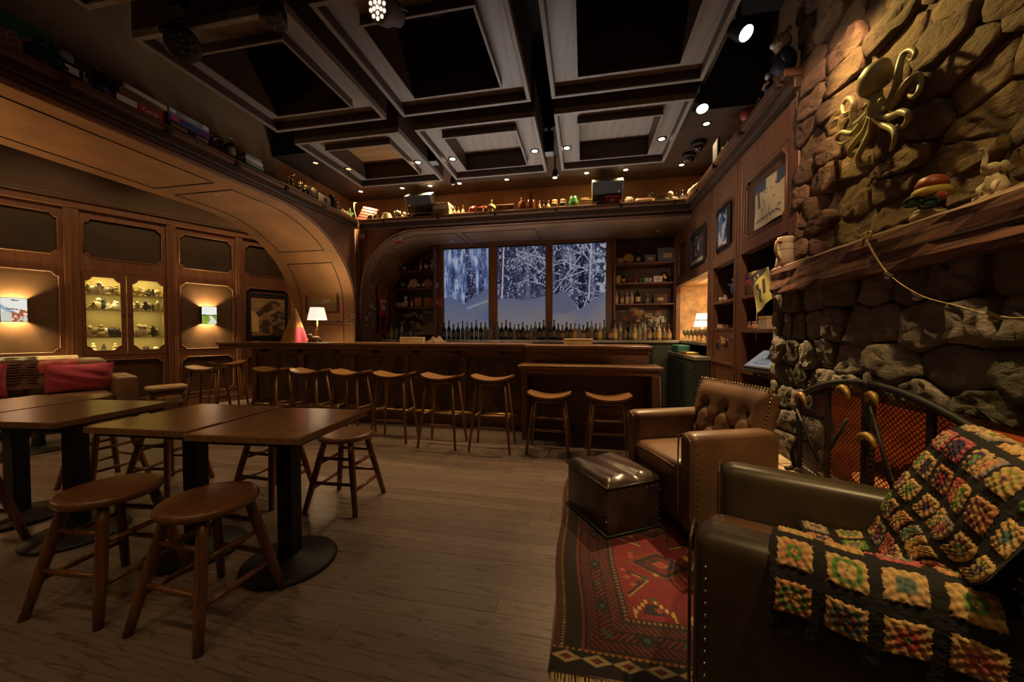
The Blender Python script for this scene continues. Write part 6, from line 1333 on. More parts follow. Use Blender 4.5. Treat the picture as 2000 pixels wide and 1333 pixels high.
at = onL(428, 470, 284); t = put('storm_lantern', 'brass storm lantern with wire handle on the left ledge', 'lantern', at); MB().lathe([(.06, 0), (.06, .04), (.045, .05), (.05, .09), (.045, .14), (.055, .15), (.03, .18), (.02, .2)], 16).build('lantern_body', 'dark_metal', t); MB().tube([(.085 * math.cos(a), 0, .15 + .10 * math.sin(a)) for a in np.linspace(-.3, PI + .3, 17)], .004, 6).build('wire_handle', 'chrome', t); MB().lathe([(.046, .055), (.052, .09), (.046, .135)], 16, cap=False).build('globe', 'clear_glass', t)
at = onL(468, 504, 306); boxes((at[0], .24, 0, at[3]), [(1, .16, .035, 'green', 'green cloth book'), (1, .16, .04, 'grey', 'grey book'), (.9, .15, .035, 'paper', 'pale grey book'), (.8, .14, .035, 'grey', 'grey paperback')], 'between lantern and easel')
at = onL(508, 542, 320); t = put('toy_easel', 'small dark folding frame standing on the left ledge', 'easel', at)
for s in (-1, 1): MB().tube([(s * .10, -.05, -.0), (s * .09, 0, .1), (s * .08, .03, .2)], .007, 6).build('leg', 'brown', t)
MB().box(-.10, .10, .005, .015, .05, .19).build('board', 'panel_wood', t); MB().tube([(-.11, .03, .2), (0, .03, .2), (.11, .03, .2)], .008, 6).build('top_bar', 'tan', t)
for k, (u0, u1, vt, m) in enumerate(((545, 553, 344, 'silver'), (559, 567, 342, 'gold'), (565, 577, 337, 'gold'), (580, 592, 354, 'gold'), (592, 600, 360, 'brass'))): trophy(onL(u0, u1, vt), 'slim trophy with raised-arm figure on the left ledge, %s from the camera' % ORD[k], m)
at = onL(598, 616, 371); t = put('mantel_clock', 'round-topped black clock case on the left ledge', 'clock', at); MB().prism([(-.09, 0), (.09, 0), (.09, .10)] + [(.09 * math.cos(a), .10 + .09 * math.sin(a)) for a in np.linspace(.2, PI - .2, 9)] + [(-.09, .10)], -.05, .05, T(0, 0, 0, rx=PI / 2)).build('case', 'black', t); MB().cyl(.06, 0, .003, 18, T(0, -.05, .11, rx=PI / 2)).build('dial', 'brown', t)
at = onL(618, 638, 383); t = put('table_radio', 'small wooden table radio with round dial on the left ledge', 'radio', at); MB().rbox(-.12, .12, -.06, .06, 0, .14, .015, 2).build('cabinet', 'coffer_wood', t); MB().cyl(.035, 0, .004, 18, T(0, -.06, .075, rx=PI / 2)).build('dial', 'black', t); MB().tube(smooth_path([(-.10, 0, .13), (-.08, 0, .18), (.08, 0, .18), (.10, 0, .13)], 4), .005, 6).build('handle', 'black', t)
bottle(onL(641, 656, 382), 'black figure-shaped bottle on the left ledge near the corner', 'black_glass', None, 'black', .6, .5)
at = onL(660, 680, 408, -3.64); t = put('brass_bells', 'cluster of small brass bells on the left ledge beside the sled', 'bells', at)
for k in range(7): MB().ball((-.08 + .028 * k, -.02, .03 + .02 * (k % 2)), .022, 8, 6).build('bell', 'brass', t)
at = onL(676, 690, 395, -3.80); t = put('potted_sprig', 'little green sprig in a pot behind the sled', 'plant', at); MB().lathe([(.03, 0), (.04, .06)], 10).build('pot', 'brown', t)
for k in range(9): MB().tube([(0, 0, .05), (random.uniform(-.03, .03), random.uniform(-.03, .03), .12), (random.uniform(-.07, .07), random.uniform(-.05, .05), random.uniform(.15, .24))], .006, 5).build('stem', 'green', t)
# ---- right ledge, far to near
at = onR(1392, 1406, 300); t = put('small_picture', 'dark framed little picture leaning at the back of the right ledge', 'picture', at); MB().box(-.08, .08, -.012, .012, 0, .24).build('frame', 'black', t, .004); MB().box(-.065, .065, -.014, -.012, .02, .22).build('image', 'greyblue', t)
for k, (u0, u1, vt, m, c) in enumerate(((1406, 1418, 290, 'bone', 1), (1421, 1434, 260, 'gold', 2), (1436, 1450, 266, 'gold', 2), (1468, 1477, 214, 'silver', 1), (1475, 1486, 194, 'silver', 1))): trophy(onR(u0, u1, vt), 'trophy with figure on the right ledge, %s from the back corner' % ORD[k], m, 'black', c)
at = onR(1454, 1467, 252); t = put('red_ball_toy', 'round red toy on the right ledge between trophies', 'toy', at); MB().ball((0, 0, .075), .06).build('ball', 'red', t); MB().cyl(.03, 0, .025, 12).build('stand', 'brown', t)
at = onR(1496, 1508, 200); t = put('toy_skier', 'tiny blue and white toy figure on the right ledge', 'figurine', at); MB().tube([(0, 0, 0), (0, 0, .06), (0, 0, .12)], [.03, .035, .02], 8).build('body', 'blue', t); MB().ball((0, 0, .15), .03).build('head', 'white', t); MB().tube([(-.05, -.02, .08), (0, -.03, .09), (.05, -.02, .08)], .01, 6).build('arms', 'orange', t)
at = onR(1516, 1548, 140); t = put('plush_bear', 'tan plush animal in a dark coat on the right ledge beside the chimney', 'plush', at); MB().ball((0, 0, .10), (.08, .07, .10)).build('body', 'navy', t); MB().ball((0, -.02, .24), (.065, .06, .06)).build('head', 'fur', t)
for s in (-1, 1): MB().ball((s * .05, 0, .295), .02, 8, 6).build('ear', 'fur', t); MB().ball((s * .07, -.03, .12), (.025, .03, .05), 8, 6).build('paw', 'navy', t); MB().ball((s * .022, -.075, .25), .006, 6, 4).build('eye', 'black', t)
MB().ball((0, -.07, .225), (.025, .025, .02)).build('muzzle', 'white', t)
# ---- mantel things
at = P(1528, 510, x=1.34); t = thing('stein_mug', 'cream ceramic beer stein standing at the left end of the mantel', 'mug', (1.315, 2.755, 1.647), R(-60)); t.scale = (1.1, 1.1, 1.3); MB().lathe([(.047, 0), (.05, .006), (.043, .06), (.040, .14), (.042, .150), (.036, .150), (.034, .02)], 20).build('mug_body', 'cream', t); MB().lathe([(.0508, .004), (.0508, .016)], 20, cap=False).build('foot_ring', 'tan', t); MB().tube(smooth_path([(0, -.040, .125), (0, -.075, .12), (0, -.080, .07), (0, -.045, .03)], 5), .008, 7).build('handle', 'tan', t)
for k in range(3): MB().lathe([(.0435 - .001 * k, .05 + .035 * k), (.0435 - .001 * k, .054 + .035 * k)], 20, cap=False).build('relief_band', 'tan', t)
t = thing('elephant_statuette', 'pale seated elephant statuette with raised trunk on the mantel', 'statuette', (1.33, 1.505, 1.646), R(-75)); MB().box(-.035, .035, -.035, .035, 0, .018).build('plinth', 'cream', t, .004)
MB().tube([(0, .005, .018), (0, .005, .045), (0, 0, .075), (0, -.002, .09)], [.024, .03, .022, .016], 12).build('body', 'cream', t); MB().ball((0, -.008, .105), (.021, .022, .02), 12, 8).build('head', 'cream', t); MB().tube(smooth_path([(0, -.026, .10), (0, -.04, .11), (0, -.036, .14), (0, -.045, .165), (0, -.055, .165)], 5), list(np.linspace(.009, .004, 21)), 8).build('trunk', 'cream', t)
for s in (-1, 1): MB().ball((s * .024, .0, .105), (.006, .018, .018), 10, 6).build('ear', 'cream', t); MB().tube([(s * .015, -.012, .06), (s * .018, -.03, .045), (s * .018, -.034, .02)], .007, 7).build('foreleg', 'cream', t)
t = thing('capped_boot_ornament', 'ornament of a red knit cap with green goggles on a coiled base, on the mantel', 'ornament', (1.33, 1.73, 1.646), R(-70)); t.scale = (1.05, 1.05, 1.2)
MB().tube([(.046 * math.cos(a) * (1 - a / 50) - .008, .036 * math.sin(a) * (1 - a / 50), .009 + a * .0020) for a in np.linspace(0, 4 * PI, 40)], .010, 8).build('coil_base', 'cream', t); MB().lathe([(.028, .02), (.036, .035), (.038, .08)], 14).build('neck', 'navy', t)
MB().lathe([(.045, .074), (.056, .082), (.052, .098), (.046, .104)], 24).build('cap_brim', 'yellow', t); MB().lathe([(.046, .103), (.043, .122), (.034, .138), (.014, .146)], 24).build('cap', 'redwood', t)
for dx, dz in ((-.026, .067), (.024, .050)): MB().tube([(dx + .027 * math.cos(a), -.046, dz + .014 * math.sin(a)) for a in np.linspace(0, 2 * PI, 17)], .005, 7).build('goggle_rim', 'darkgreen', t); MB().ball((dx, -.042, dz), (.025, .006, .012), 12, 8).build('goggle_lens', 'teal', t)
MB().ball((.038, -.02, .07), (.016, .02, .016)).build('mitten', 'pink', t)
# pennant hanging from the mantel end
t = thing('cloth_pennant', 'yellow and black printed cloth pennant hanging off the mantel end', 'pennant', (0, 0, 0)); c4 = [P(1463, 533, x=1.30), P(1503, 521, x=1.245), P(1512, 580, x=1.25), P(1478, 612, x=1.29)]
def pen(u, v): a = c4[3].lerp(c4[2], u); b = c4[0].lerp(c4[1], u); p = a.lerp(b, v); return Vector((p.x + .006 * math.sin(u * 7 + v * 4), p.y, p.z))
def art_pen(U, V):
    C = np.ones(U.shape + (3,)) * np.array([.42, .38, .12]); C = mixc(C, (.03, .025, .03), (seg(U, V, (.0, .72), (.8, 1.02)) < .11)); C = mixc(C, (.5, .45, .3), (seg(U, V, (.12, .73), (.42, .85)) < .035) * (vnoise(U * 30, V * 6) > .4)); C = mixc(C, (.03, .025, .03), (np.abs(U - .38 - .05 * np.sin(V * 20)) < .07) * (V < .62) * (V > .15) + (np.abs(U - .60) < .06) * (V < .72) * (V > .28)); return mixc(C, (.55, .48, .3), np.minimum(U, 1 - U) < .04)
picture('cloth', 1, 1, 26, 40, art_pen, 'print', t, None, warp=lambda x, y, z: tuple(pen(x + .5, z)))
MB().tube([c4[2], P(1512, 600, x=1.27), P(1511, 640, x=1.29)], .003, 5).build('tie_string', 'rope', t); MB().tube([c4[3], P(1477, 640, x=1.30), P(1476, 665, x=1.31)], .0025, 5).build('tie_string', 'rope', t)
# ---- bookcase things
def onS(u0, u1, z, x=1.60): c = P((u0 + u1) / 2, 600, x=x); a, b = P(u0, 600, x=x), P(u1, 600, x=x); return Vector((x, c.y, z)), abs(a.y - b.y), 0, -PI / 2
at = onS(1468, 1490, 1.551); boxes((at[0], .26, 0, at[3]), [(1, .2, .09, 'brown', 'dark board game box'), (.95, .2, .06, 'redwood', 'red board game box'), (.9, .2, .06, 'purple', 'purple board game box')], 'on the top bookcase shelf', 'game box', 'board_game_box')
at = onS(1495, 1512, 1.551); boxes((at[0], .16, 0, at[3]), [(1, .2, .10, 'black', 'black storage box'), (1, .2, .09, 'navy', 'dark blue storage box')], 'behind the beer stein', 'box', 'storage_box')
at = onS(1455, 1464, 1.551); t = put('spice_rack', 'dark rack of tiny bottles at the left of the top bookcase shelf', 'rack', at); MB().box(-.05, .05, -.04, .04, 0, .15).build('rack_body', 'black', t)
for k in range(5): MB().ball((0, -.045, .02 + k * .028), .01, 6, 4).build('knob', 'cream', t)
for k in range(6):
    at = onS(1480 + k * 5.2, 1485 + k * 5.2, 1.236, 1.66); t = put('book', 'dark hardback standing on the middle bookcase shelf, %s from the left' % ORD[k], 'book', at, 'dark books on the middle bookcase shelf'); h = random.uniform(.19, .24); MB().box(-.017, .017, -.08, .08, 0, h).build('cover', random.choice(['brown', 'panel_wood', 'black']), t, .002); MB().box(-.013, .013, -.07, .0815, .004, h - .004).build('pages', 'paper', t)
at = onS(1489, 1511, 1.236, 1.52); t = put('yellow_box', 'pale yellow tin box at the front of the middle bookcase shelf', 'box', at); MB().box(-.08, .08, -.04, .04, 0, .085).build('box_body', 'cream', t, .004); MB().box(-.082, .082, -.042, .042, .085, .11).build('lid', 'yellow', t, .004)
for k, (u, m) in enumerate(((1462, 'tan'), (1470, 'orange'), (1475, 'bone'))):
    at = onS(u, u + 5, 1.236, 1.53); t = put('tiny_figurine', 'tiny %s figurine on the middle bookcase shelf, %s from the left' % (('brown', 'orange', 'ivory')[k], ORD[k]), 'figurine', at, 'tiny figurines on the bookcase'); MB().lathe([(.02, 0), (.022, .02), (.012, .05)], 10).build('body', m, t); MB().ball((0, 0, .062), .015, 8, 6).build('head', m, t)
tb = thing('tablet_terminal', 'tablet on a slanted stand showing a black and white logo screen', 'tablet', (1.52, 3.42, .876), R(-75)); MB().prism([(-.11, 0), (.11, 0), (.11, .19), (-.11, .03)], -.15, .15, T(0, 0, 0, rx=PI / 2, rz=PI / 2)).build('stand', 'greyblue', tb, .004)
Mt = T(0, -.108, .036, rx=R(-54)); MB().box(-.155, .155, -.006, .008, -.005, .245, Mt).build('tablet_body', 'black', tb, .004)
def art_tab(U, V):
    C = np.ones(U.shape + (3,)) * np.array([.62, .65, .66]); fr = (np.abs(U - .55) < .26) * (V > .47) * (V < .90); inn = (np.abs(U - .55) < .245) * (V > .49) * (V < .88); C = mixc(C, (.02, .02, .02), fr); C = mixc(C, (.62, .65, .66), inn); C = mixc(C, (.02, .02, .02), inn * (np.hypot((U - .50) * 1.25, V - .74) < .12 + .05 * fbm(U * 14, V * 14)) + inn * (np.abs(U - .55) < .09) * (V < .74) + inn * (V < .56 + .1 * U) * (U > .45)); return mixc(C, (.02, .02, .02), (np.abs(V - .20) < .022) * (np.abs(U - .5) < .27) + (np.abs(np.abs(U - .5) - .26) < .012) * (V > .19) * (V < .25))
picture('screen', .285, .215, 70, 54, art_tab, 'tablet_screen', tb, Mt @ T(0, -.0075, .012)); text_mesh('lettering', 'LODGE', .05, 'black', tb, Mt @ T(0, -.0085, .092, rx=PI / 2), .0004, .14)
at = onS(1404, 1412, 1.556, 1.53); t = put('shot_glass', 'small cream cup on the upper shelf of the narrow bookcase bay', 'cup', at); MB().lathe([(.018, 0), (.024, .05), (.021, .05), (.016, .008)], 12).build('cup_body', 'cream', t); MB().lathe([(.0245, .046), (.0245, .052)], 12, cap=False).build('rim', 'white', t)
at = onS(1413, 1420, 1.556, 1.52); t = put('shell_figure', 'small white curled ornament on the narrow bookcase bay', 'ornament', at); MB().ball((0, 0, .025), (.03, .02, .025)).build('body', 'white', t); MB().ball((.02, -.01, .05), .014).build('head', 'bone', t)
at = onS(1429, 1437, 1.556, 1.60); t = put('blue_figure', 'blue clad figurine on a base in the narrow bookcase bay', 'figurine', at); MB().cyl(.03, 0, .02, 12).build('base', 'tan', t); MB().tube([(0, 0, .02), (0, 0, .12), (0, 0, .2)], [.02, .035, .025], 10).build('body', 'blue', t); MB().ball((0, 0, .23), .024).build('head', 'tan', t); MB().tube([(-.02, 0, .18), (-.06, -.02, .17), (-.09, -.02, .2)], .01, 6).build('arm', 'blue', t)
for k, u in enumerate((1407, 1420)): at = onS(u, u + 5, 1.556, 1.70); t = put('tall_tube', 'tall dark tube standing at the back of the narrow bay, %s' % ('left', 'right')[k], 'tube', at); MB().cyl(.028, 0, .26, 12).build('tube_body', ('darkgreen', 'black')[k], t); MB().cyl(.03, .245, .262, 12).build('tube_cap', 'grey', t)
at = onS(1405, 1427, 1.256, 1.62); t = put('small_painting', 'small tan flower painting on the lower shelf of the narrow bay', 'painting', at); MB().box(-.075, .075, -.006, .006, 0, .20, T(0, 0, 0, rx=R(-8))).build('canvas', 'tan', t); 
for k in range(7): MB().ball((random.uniform(-.05, .05), -.012 + .02 * .1, random.uniform(.04, .16)), (.014, .004, .014), 8, 5, T(0, .012, 0, rx=R(-6))).build('painted_flower', ('brown', 'red', 'green')[k % 3], t)
at = onS(1402, 1411, 1.256, 1.51); t = put('white_card_box', 'small white card box on the lower shelf of the narrow bay', 'box', at); MB().box(-.03, .03, -.02, .02, 0, .04).build('box_body', 'white', t, .002); MB().box(-.031, .031, -.021, .021, .034, .044).build('lid', 'white', t)
at = onS(1415, 1428, 1.256, 1.52); t = put('wooden_tray_box', 'low brown wooden box beside the white card box', 'box', at); MB().box(-.06, .06, -.03, .03, 0, .04).build('box_body', 'coffer_orange', t, .003); MB().box(-.062, .062, -.032, .032, .03, .04).build('rim', 'brown', t)
# ---- on the bar
lm = thing('table_lamp', 'lit table lamp with white cone shade standing on the bar', 'lamp', (P(620, 650, y=4.84).x, 4.84, 1.071)); zb, zt = P(620, 625, y=4.84).z - 1.071, P(620, 601, y=4.84).z - 1.071
MB().lathe([(.06, 0), (.062, .01), (.03, .025), (.016, .05), (.03, .10), (.03, .16), (.012, .20), (.008, zb + .05)], 16).build('base', 'brass', lm); MB().lathe([(.135, zb), (.095, zt)], 26, cap=False).build('shade', 'shade_lit', lm); MB().lathe([(.012, zb + .03), (.03, zb + .07), (.028, zb + .11), (.008, zb + .13)], 12).build('bulb', 'bulb', lm)
lamp('POINT', (0, 0, (zb + zt) / 2), E_LAMP, (1, .70, .36), lm, size=.05)
tw = thing('bar_towel', 'pink and yellow striped cloth draped into a peak over a bar tap', 'cloth', (P(575, 655, y=4.75).x, 4.75, 1.071)); hT = P(575, 607, y=4.75).z - 1.071
def tow(u, v, a0=0, a1=2 * PI):
    a = a0 + (a1 - a0) * u; r = (.165 * (1 - v) ** .85 + .02) * (1 + .16 * math.sin(a * 5) * (1 - v)); return (r * math.cos(a) + .02 * v, r * .75 * math.sin(a), hT * v)
for k in range(6):
    a0, a1 = k * PI / 3, (k + 1) * PI / 3; MB().sheet(lambda u, v: tow(u, v * .46, a0, a1), 8, 8).build('lower_band', ('pink', 'yellow', 'pink')[k % 3], tw); MB().sheet(lambda u, v: tow(u, .46 + v * .54, a0, a1), 8, 8).build('upper_band', ('yellow', 'cream', 'orange')[k % 3], tw)
MB().ball((.02, 0, hT + .01), .02).build('tap_knob', 'cream', tw)
fg = thing('carved_bulldog', 'small carved animal figure lying on the bar under the lamp', 'figurine', (P(616, 655, y=4.62).x, 4.62, 1.071)); MB().rbox(-.09, .07, -.04, .04, .01, .075, .03, 3, bulge=.01).build('body', 'log_wood', fg); MB().ball((-.07, -.03, .085), (.04, .04, .035)).build('head', 'log_wood', fg)
for p in ((-.07, -.04), (.05, -.04), (-.05, .04), (.05, .04)): MB().ball((p[0], p[1], .015), (.025, .02, .016), 8, 6).build('paw', 'brown', fg)
def art_view(U, V):
    C = np.ones(U.shape + (3,)) * np.array([.42, .33, .13]); C = mixc(C, (.62, .60, .56), (np.hypot((U - .52) * 1.1, (V - .52) * 1.6) < .26) * (fbm(U * 9, V * 9, 2) > .36)); C = mixc(C, (.30, .22, .09), (V < .32 + .1 * U)); C = mixc(C, (.20, .11, .07), (U < .16) * (V > .62)); return C * (.8 + .4 * fbm(U * 6, V * 6, 9)[..., None])
a, b = P(597, 565, y=5.40), P(661, 565, y=5.40); pz0, pz1 = P(630, 612, y=5.40).z, a.z; t = thing('framed_painting', 'framed yellow landscape painting on the arch post behind the bar lamp', 'painting', ((a.x + b.x) / 2, 5.415, pz0)); w, h = b.x - a.x, pz1 - pz0
mb = MB(); plate(mb, rect(-w / 2, w / 2, 0, h), [rect(-w / 2 + .03, w / 2 - .03, .03, h - .03)], -.03, 0); mb.build('frame', 'trim_wood', t, .005); picture('canvas', w - .06, h - .06, 50, 40, art_view, 'print', t, T(0, -.01, .03))
for k, (u0, u1) in enumerate(((785, 829), (1104, 1156))):
    a, b = P(u0, 660, y=4.88), P(u1, 660, y=4.88); t = thing('menu_box', 'pale low box on the back edge of the bar, %s one' % ('left', 'right')[k], 'box', ((a.x + b.x) / 2, 4.86 if k == 0 else 4.60, 1.071 if k == 0 else 1.063)); w = b.x - a.x
    MB().box(-w / 2, w / 2, -.04, .04, 0, .05).build('box_body', 'cream', t, .003); MB().box(-w / 2 - .004, w / 2 + .004, -.044, .044, .05, .07).build('lid', 'cream', t, .003)
a = P(845, 655, y=4.8); t = thing('bar_rag', 'crumpled dark cloth heap on the bar left of the winter window', 'cloth', (a.x + .05, 4.82, 1.071)); MB().sheet(lambda u, v: ((u - .5) * .28, (v - .5) * .18, .005 + .07 * math.sin(u * PI) * math.sin(v * PI) * (1 + .4 * math.sin(u * 14 + v * 9))), 18, 12).build('cloth_fold', 'brown', t); MB().rbox(-.06, .03, -.05, .03, .0, .05, .02, 2, bulge=.01).build('bundle', 'brown', t)
# ---- back bar bottles
protos = []
for gm, lb, cp, w, h, sh, nk in (('black_glass', 'label_dim', 'black', .075, .30, .62, .32), ('brown_glass', 'label_dim', 'black', .08, .27, .6, .34), ('pale_glass', 'label_dim', 'dark_metal', .078, .31, .66, .3), ('amber_glass', 'tan', 'old_gold', .085, .25, .58, .32), ('green_glass', 'label_dim', 'black', .072, .33, .55, .34), ('clear_glass', 'yellow', 'black', .08, .28, .64, .3), ('black_glass', 'grey', 'red', .07, .34, .6, .34), ('pale_glass', None, 'black', .082, .26, .68, .28)):
    protos.append((gm, lb, cp, w, h, sh, nk))
pt = [None] * len(protos)
words = ['dark', 'brown', 'pale', 'amber', 'green', 'golden', 'tall black', 'clear']
def bar_bottle(k, x, y, label, grp):
    gm, lb, cp, w, h, sh, nk = protos[k]
    if pt[k] is None: pt[k] = thing('liquor_bottle', label, 'bottle', (x, y, 1.086), 0, grp); bottle_parts(pt[k], w, h, gm, lb, cp, sh, nk)
    else: o = dup(pt[k], (x, y, 1.086), random.uniform(0, 6), label); o['group'] = grp
def nth(i): return ORD[i] if i < 16 else 'number %d' % (i + 1)
def brow(us, y, where, ks, grp):
    for i, u in enumerate(us): x = P(u, 655, y=y).x; k = ks[i % len(ks)]; bar_bottle(k, x, y, '%s liquor bottle %s, %s from the left' % (words[k], where, nth(i)), grp)
brow([745, 756, 765, 774, 785, 794, 803, 812], 6.20, 'in front of the left sticker wall', [1, 3, 5, 7, 2, 0, 6, 0], 'bottles left of the window')
brow(list(np.linspace(868, 957, 11)), 6.24, 'before the left snowy pane', [0, 6, 1, 0, 4, 2, 0, 6, 0, 2, 7], 'bottles before the left pane'); brow(list(np.linspace(972, 1062, 12)), 6.24, 'before the middle snowy pane', [2, 0, 6, 0, 7, 1, 0, 3, 7, 2, 0, 6], 'bottles before the middle pane'); brow(list(np.linspace(1074, 1180, 14)), 6.24, 'before the right snowy pane', [0, 6, 1, 3, 0, 1, 5, 7, 3, 0, 2, 1, 5, 4], 'bottles before the right pane')
brow(list(np.linspace(1192, 1306, 13)), 6.20, 'in front of the right shelves', [3, 5, 2, 1, 0, 5, 7, 2, 3, 0, 5, 1, 3], 'bottles right of the window'); brow(list(np.linspace(1200, 1290, 8)), 6.30, 'in the rear row before the right shelves', [6, 4, 0, 6, 1, 0, 4, 6], 'rear bottles right of the window')
# ---- curios on the back bar shelves
def curio(x, z, kind, label, y=6.47, s=1.0, m=None, grp=None):
    t = thing(kind, label, {'curio_jar': 'jar', 'curio_mug': 'mug', 'curio_figure': 'figurine', 'curio_box': 'box', 'curio_ball': 'ball', 'curio_picture': 'picture', 'curio_bottle': 'bottle', 'curio_plate': 'plate'}[kind], (x, y, z), random.uniform(-.2, .2), grp)
    if kind == 'curio_jar': MB().lathe([(.04 * s, 0), (.05 * s, .02 * s), (.05 * s, .10 * s), (.035 * s, .12 * s)], 14).build('jar_body', m, t); MB().cyl(.038 * s, .12 * s, .135 * s, 14).build('lid', 'dark_metal', t)
    elif kind == 'curio_mug': MB().lathe([(.04 * s, 0), (.042 * s, .10 * s), (.037 * s, .10 * s), (.035 * s, .01)], 14).build('mug_body', m, t); MB().tube(smooth_path([(.04 * s, 0, .08 * s), (.07 * s, 0, .07 * s), (.065 * s, 0, .03 * s), (.04 * s, 0, .02 * s)], 4), .006, 6).build('handle', m, t)
    elif kind == 'curio_figure': MB().lathe([(.035 * s, 0), (.04 * s, .03 * s), (.022 * s, .10 * s), (.015 * s, .12 * s)], 12).build('body', m, t); MB().ball((0, 0, .145 * s), .03 * s, 10, 7).build('head', m, t); MB().tube([(-.06 * s, -.01, .06 * s), (0, -.02, .10 * s), (.06 * s, -.01, .07 * s)], .01 * s, 6).build('arms', m, t)
    elif kind == 'curio_box': MB().box(-.07 * s, .07 * s, -.05, .05, 0, .10 * s).build('box_body', m, t, .003); MB().box(-.073 * s, .073 * s, -.053, .053, .08 * s, .105 * s).build('lid', m, t, .003); MB().box(-.03 * s, .03 * s, -.055, -.053, .03 * s, .065 * s).build('box_label', 'cream', t)
    elif kind == 'curio_ball': MB().ball((0, 0, .08 * s), .055 * s, 14, 10).build('globe', m, t); MB().lathe([(.035 * s, 0), (.02 * s, .03 * s)], 12).build('stand', 'brown', t)
    elif kind == 'curio_picture': MB().box(-.06 * s, .06 * s, -.01, .01, 0, .15 * s, T(rx=R(-8))).build('frame', 'brown', t, .003); MB().box(-.048 * s, .048 * s, -.012, -.01, .015, .135 * s, T(rx=R(-8))).build('image', m, t)
    elif kind == 'curio_bottle': bottle_parts(t, .07 * s, .22 * s, m, 'cream', 'white', .6, .32)
    elif kind == 'curio_plate': MB().lathe([(.01, 0), (.05 * s, .004), (.06 * s, .012), (.055 * s, .014)], 20, T(0, 0, .062 * s, rx=PI / 2 - .15)).build('plate_body', m, t); MB().box(-.03, .03, -.02, .02, 0, .012).build('plate_stand', 'brown', t)
    return t
DESC = {'curio_jar': 'jar', 'curio_mug': 'mug', 'curio_figure': 'figurine', 'curio_box': 'box', 'curio_ball': 'globe ornament', 'curio_picture': 'framed picture', 'curio_bottle': 'bottle', 'curio_plate': 'plate'}
for side, zs in (('left', {2.371: ((790, 'curio_bottle', 'brown_glass', .8), (800, 'curio_figure', 'brown', .9), (812, 'curio_jar', 'black_glass', 1), (822, 'curio_bottle', 'clear_glass', .9), (833, 'curio_bottle', 'brown_glass', 1.1), (846, 'curio_figure', 'cream', 1.2)),
                           2.041: ((786, 'curio_ball', 'green', 1.0), (798, 'curio_jar', 'yellow', .7), (808, 'curio_plate', 'bone', 1.5), (818, 'curio_bottle', 'black_glass', .9), (827, 'curio_bottle', 'brown_glass', .9), (835, 'curio_plate', 'tan', 1.4), (843, 'curio_figure', 'silver', .8), (851, 'curio_mug', 'cream', 1)),
                           1.691: ((775, 'curio_mug', 'cream', .9), (784, 'curio_box', 'paper', .8), (792, 'curio_figure', 'white', 1.2), (804, 'curio_bottle', 'tan', .8), (816, 'curio_picture', 'orange', 1.3), (834, 'curio_picture', 'tan', 1.3), (851, 'curio_box', 'redwood', 1.6))}),
                 ('right', {2.371: ((1212, 'curio_box', 'tan', .9), (1228, 'curio_plate', 'yellow', 1.4), (1246, 'curio_bottle', 'navy', 1), (1268, 'curio_box', 'grey', 1.2), (1302, 'curio_box', 'greyblue', 2.2)),
                            2.041: ((1206, 'curio_jar', 'yellow', 1.1), (1218, 'curio_bottle', 'black_glass', .8), (1230, 'curio_mug', 'brown', .9), (1242, 'curio_figure', 'redwood', .8), (1252, 'curio_mug', 'green', 1.0), (1262, 'curio_jar', 'white', .7), (1270, 'curio_jar', 'white', .7), (1284, 'curio_box', 'silver', 1.0), (1297, 'curio_ball', 'brass', 1.3), (1309, 'curio_mug', 'dark_metal', .9)),
                            1.691: ((1204, 'curio_bottle', 'cream', .95), (1215, 'curio_bottle', 'tan', .95), (1225, 'curio_bottle', 'cream', .9), (1234, 'curio_bottle', 'cream', .95), (1246, 'curio_bottle', 'black_glass', 1.2), (1264, 'curio_figure', 'greyblue', 1.0), (1290, 'curio_box', 'brown', 1.5))})):
    for li, (z, items) in enumerate(zs.items()):
        for i, (u, kind, m, s) in enumerate(items): curio(P(u, 560, y=6.47).x, z, kind, '%s on the %s shelf %s of the window, %s from the left' % (DESC[kind], ('top', 'middle', 'lowest')[li], side, ORD[i]), 6.47, s, m, 'curios on the back bar shelves')
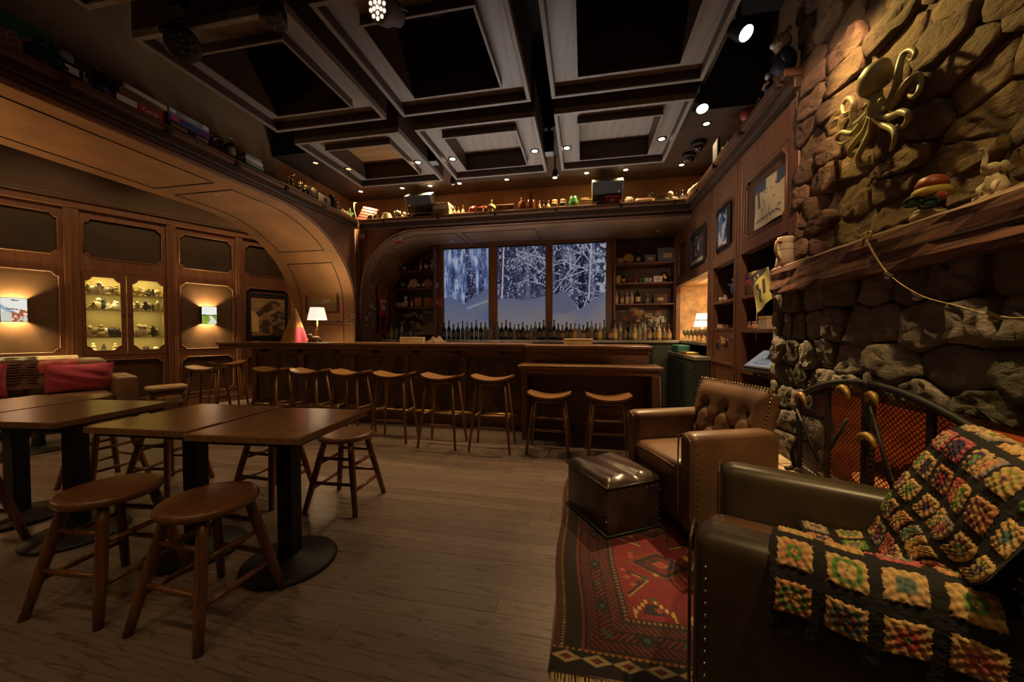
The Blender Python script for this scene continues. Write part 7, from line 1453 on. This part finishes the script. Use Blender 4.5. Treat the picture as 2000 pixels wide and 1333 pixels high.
# ---- ornaments in the lit cabinet
def ornament(kind, m, name='cabinet_ornament'):
    mb = MB()
    if kind == 0: mb.ball((0, 0, .028), .03, 10, 7); mb.ball((0, 0, .07), .022, 10, 7); mb.ball((0, 0, .10), .015, 8, 6)
    elif kind == 1: mb.lathe([(.012, 0), (.012, .02), (.04, .025), (.02, .06), (.03, .06), (.012, .095), (.018, .095), (.002, .13)], 12)
    elif kind == 2: mb.box(-.035, .035, -.025, .025, 0, .05); mb.prism([(-.042, .05), (.042, .05), (0, .09)], -.03, .03, T(rx=PI / 2)); mb.box(.012, .022, -.01, .01, .06, .10)
    elif kind == 3: mb.ball((0, 0, .05), (.028, .026, .05), 10, 8); mb.ball((0, -.01, .105), .022, 9, 7); mb.tube([(0, -.03, .105), (0, -.045, .10), (0, -.05, .098)], [.007, .005, .002], 6); mb.ball((.028, 0, .05), (.008, .016, .035), 7, 6); mb.ball((-.028, 0, .05), (.008, .016, .035), 7, 6)
    elif kind == 4: mb.lathe([(.03, 0), (.032, .018), (.02, .024)], 14); mb.ball((0, 0, .055), .038, 14, 10)
    else: mb.tube(smooth_path([(-.04, 0, .012), (0, 0, .035), (.02, 0, .06), (.03, 0, .09), (.015, 0, .10)], 4), [.012] * 5 + [.022] * 5 + [.014] * 7, 8)
    return mb.build(name, m)
knd = ['snowman', 'little tree', 'tiny house', 'penguin', 'snow globe', 'bird']
for li, z in enumerate((1.771, 1.546, 1.141, .911)):
    for q, (a, b) in enumerate(((ca + .06, mid - .06), (mid + .06, cb - .06))):
        n = (7, 7, 6, 3)[li]
        for i in range(n):
            k = random.choice([0, 1, 2, 3, 4, 5]) if li < 3 else random.choice([0, 4]); o = ornament(k, random.choice(['dim_ornament', 'dim_ornament', 'bone', 'brown', 'cream', 'black', 'white'])); s = random.uniform(.8, 1.35) * (1.25 if li == 2 else 1)
            o.matrix_world = ML @ T(a + (b - a) * (i + .5) / n, .10 + random.uniform(0, .06), z, rz=random.uniform(-.6, .6), s=(s, s, s))
            tag(o, '%s ornament on the %s cabinet shelf, %s from the left behind the %s door' % (knd[k], ('top', 'second', 'third', 'bottom')[li], ORD[i], ('left', 'right')[q]), 'ornament', 'ornaments in the lit cabinet')
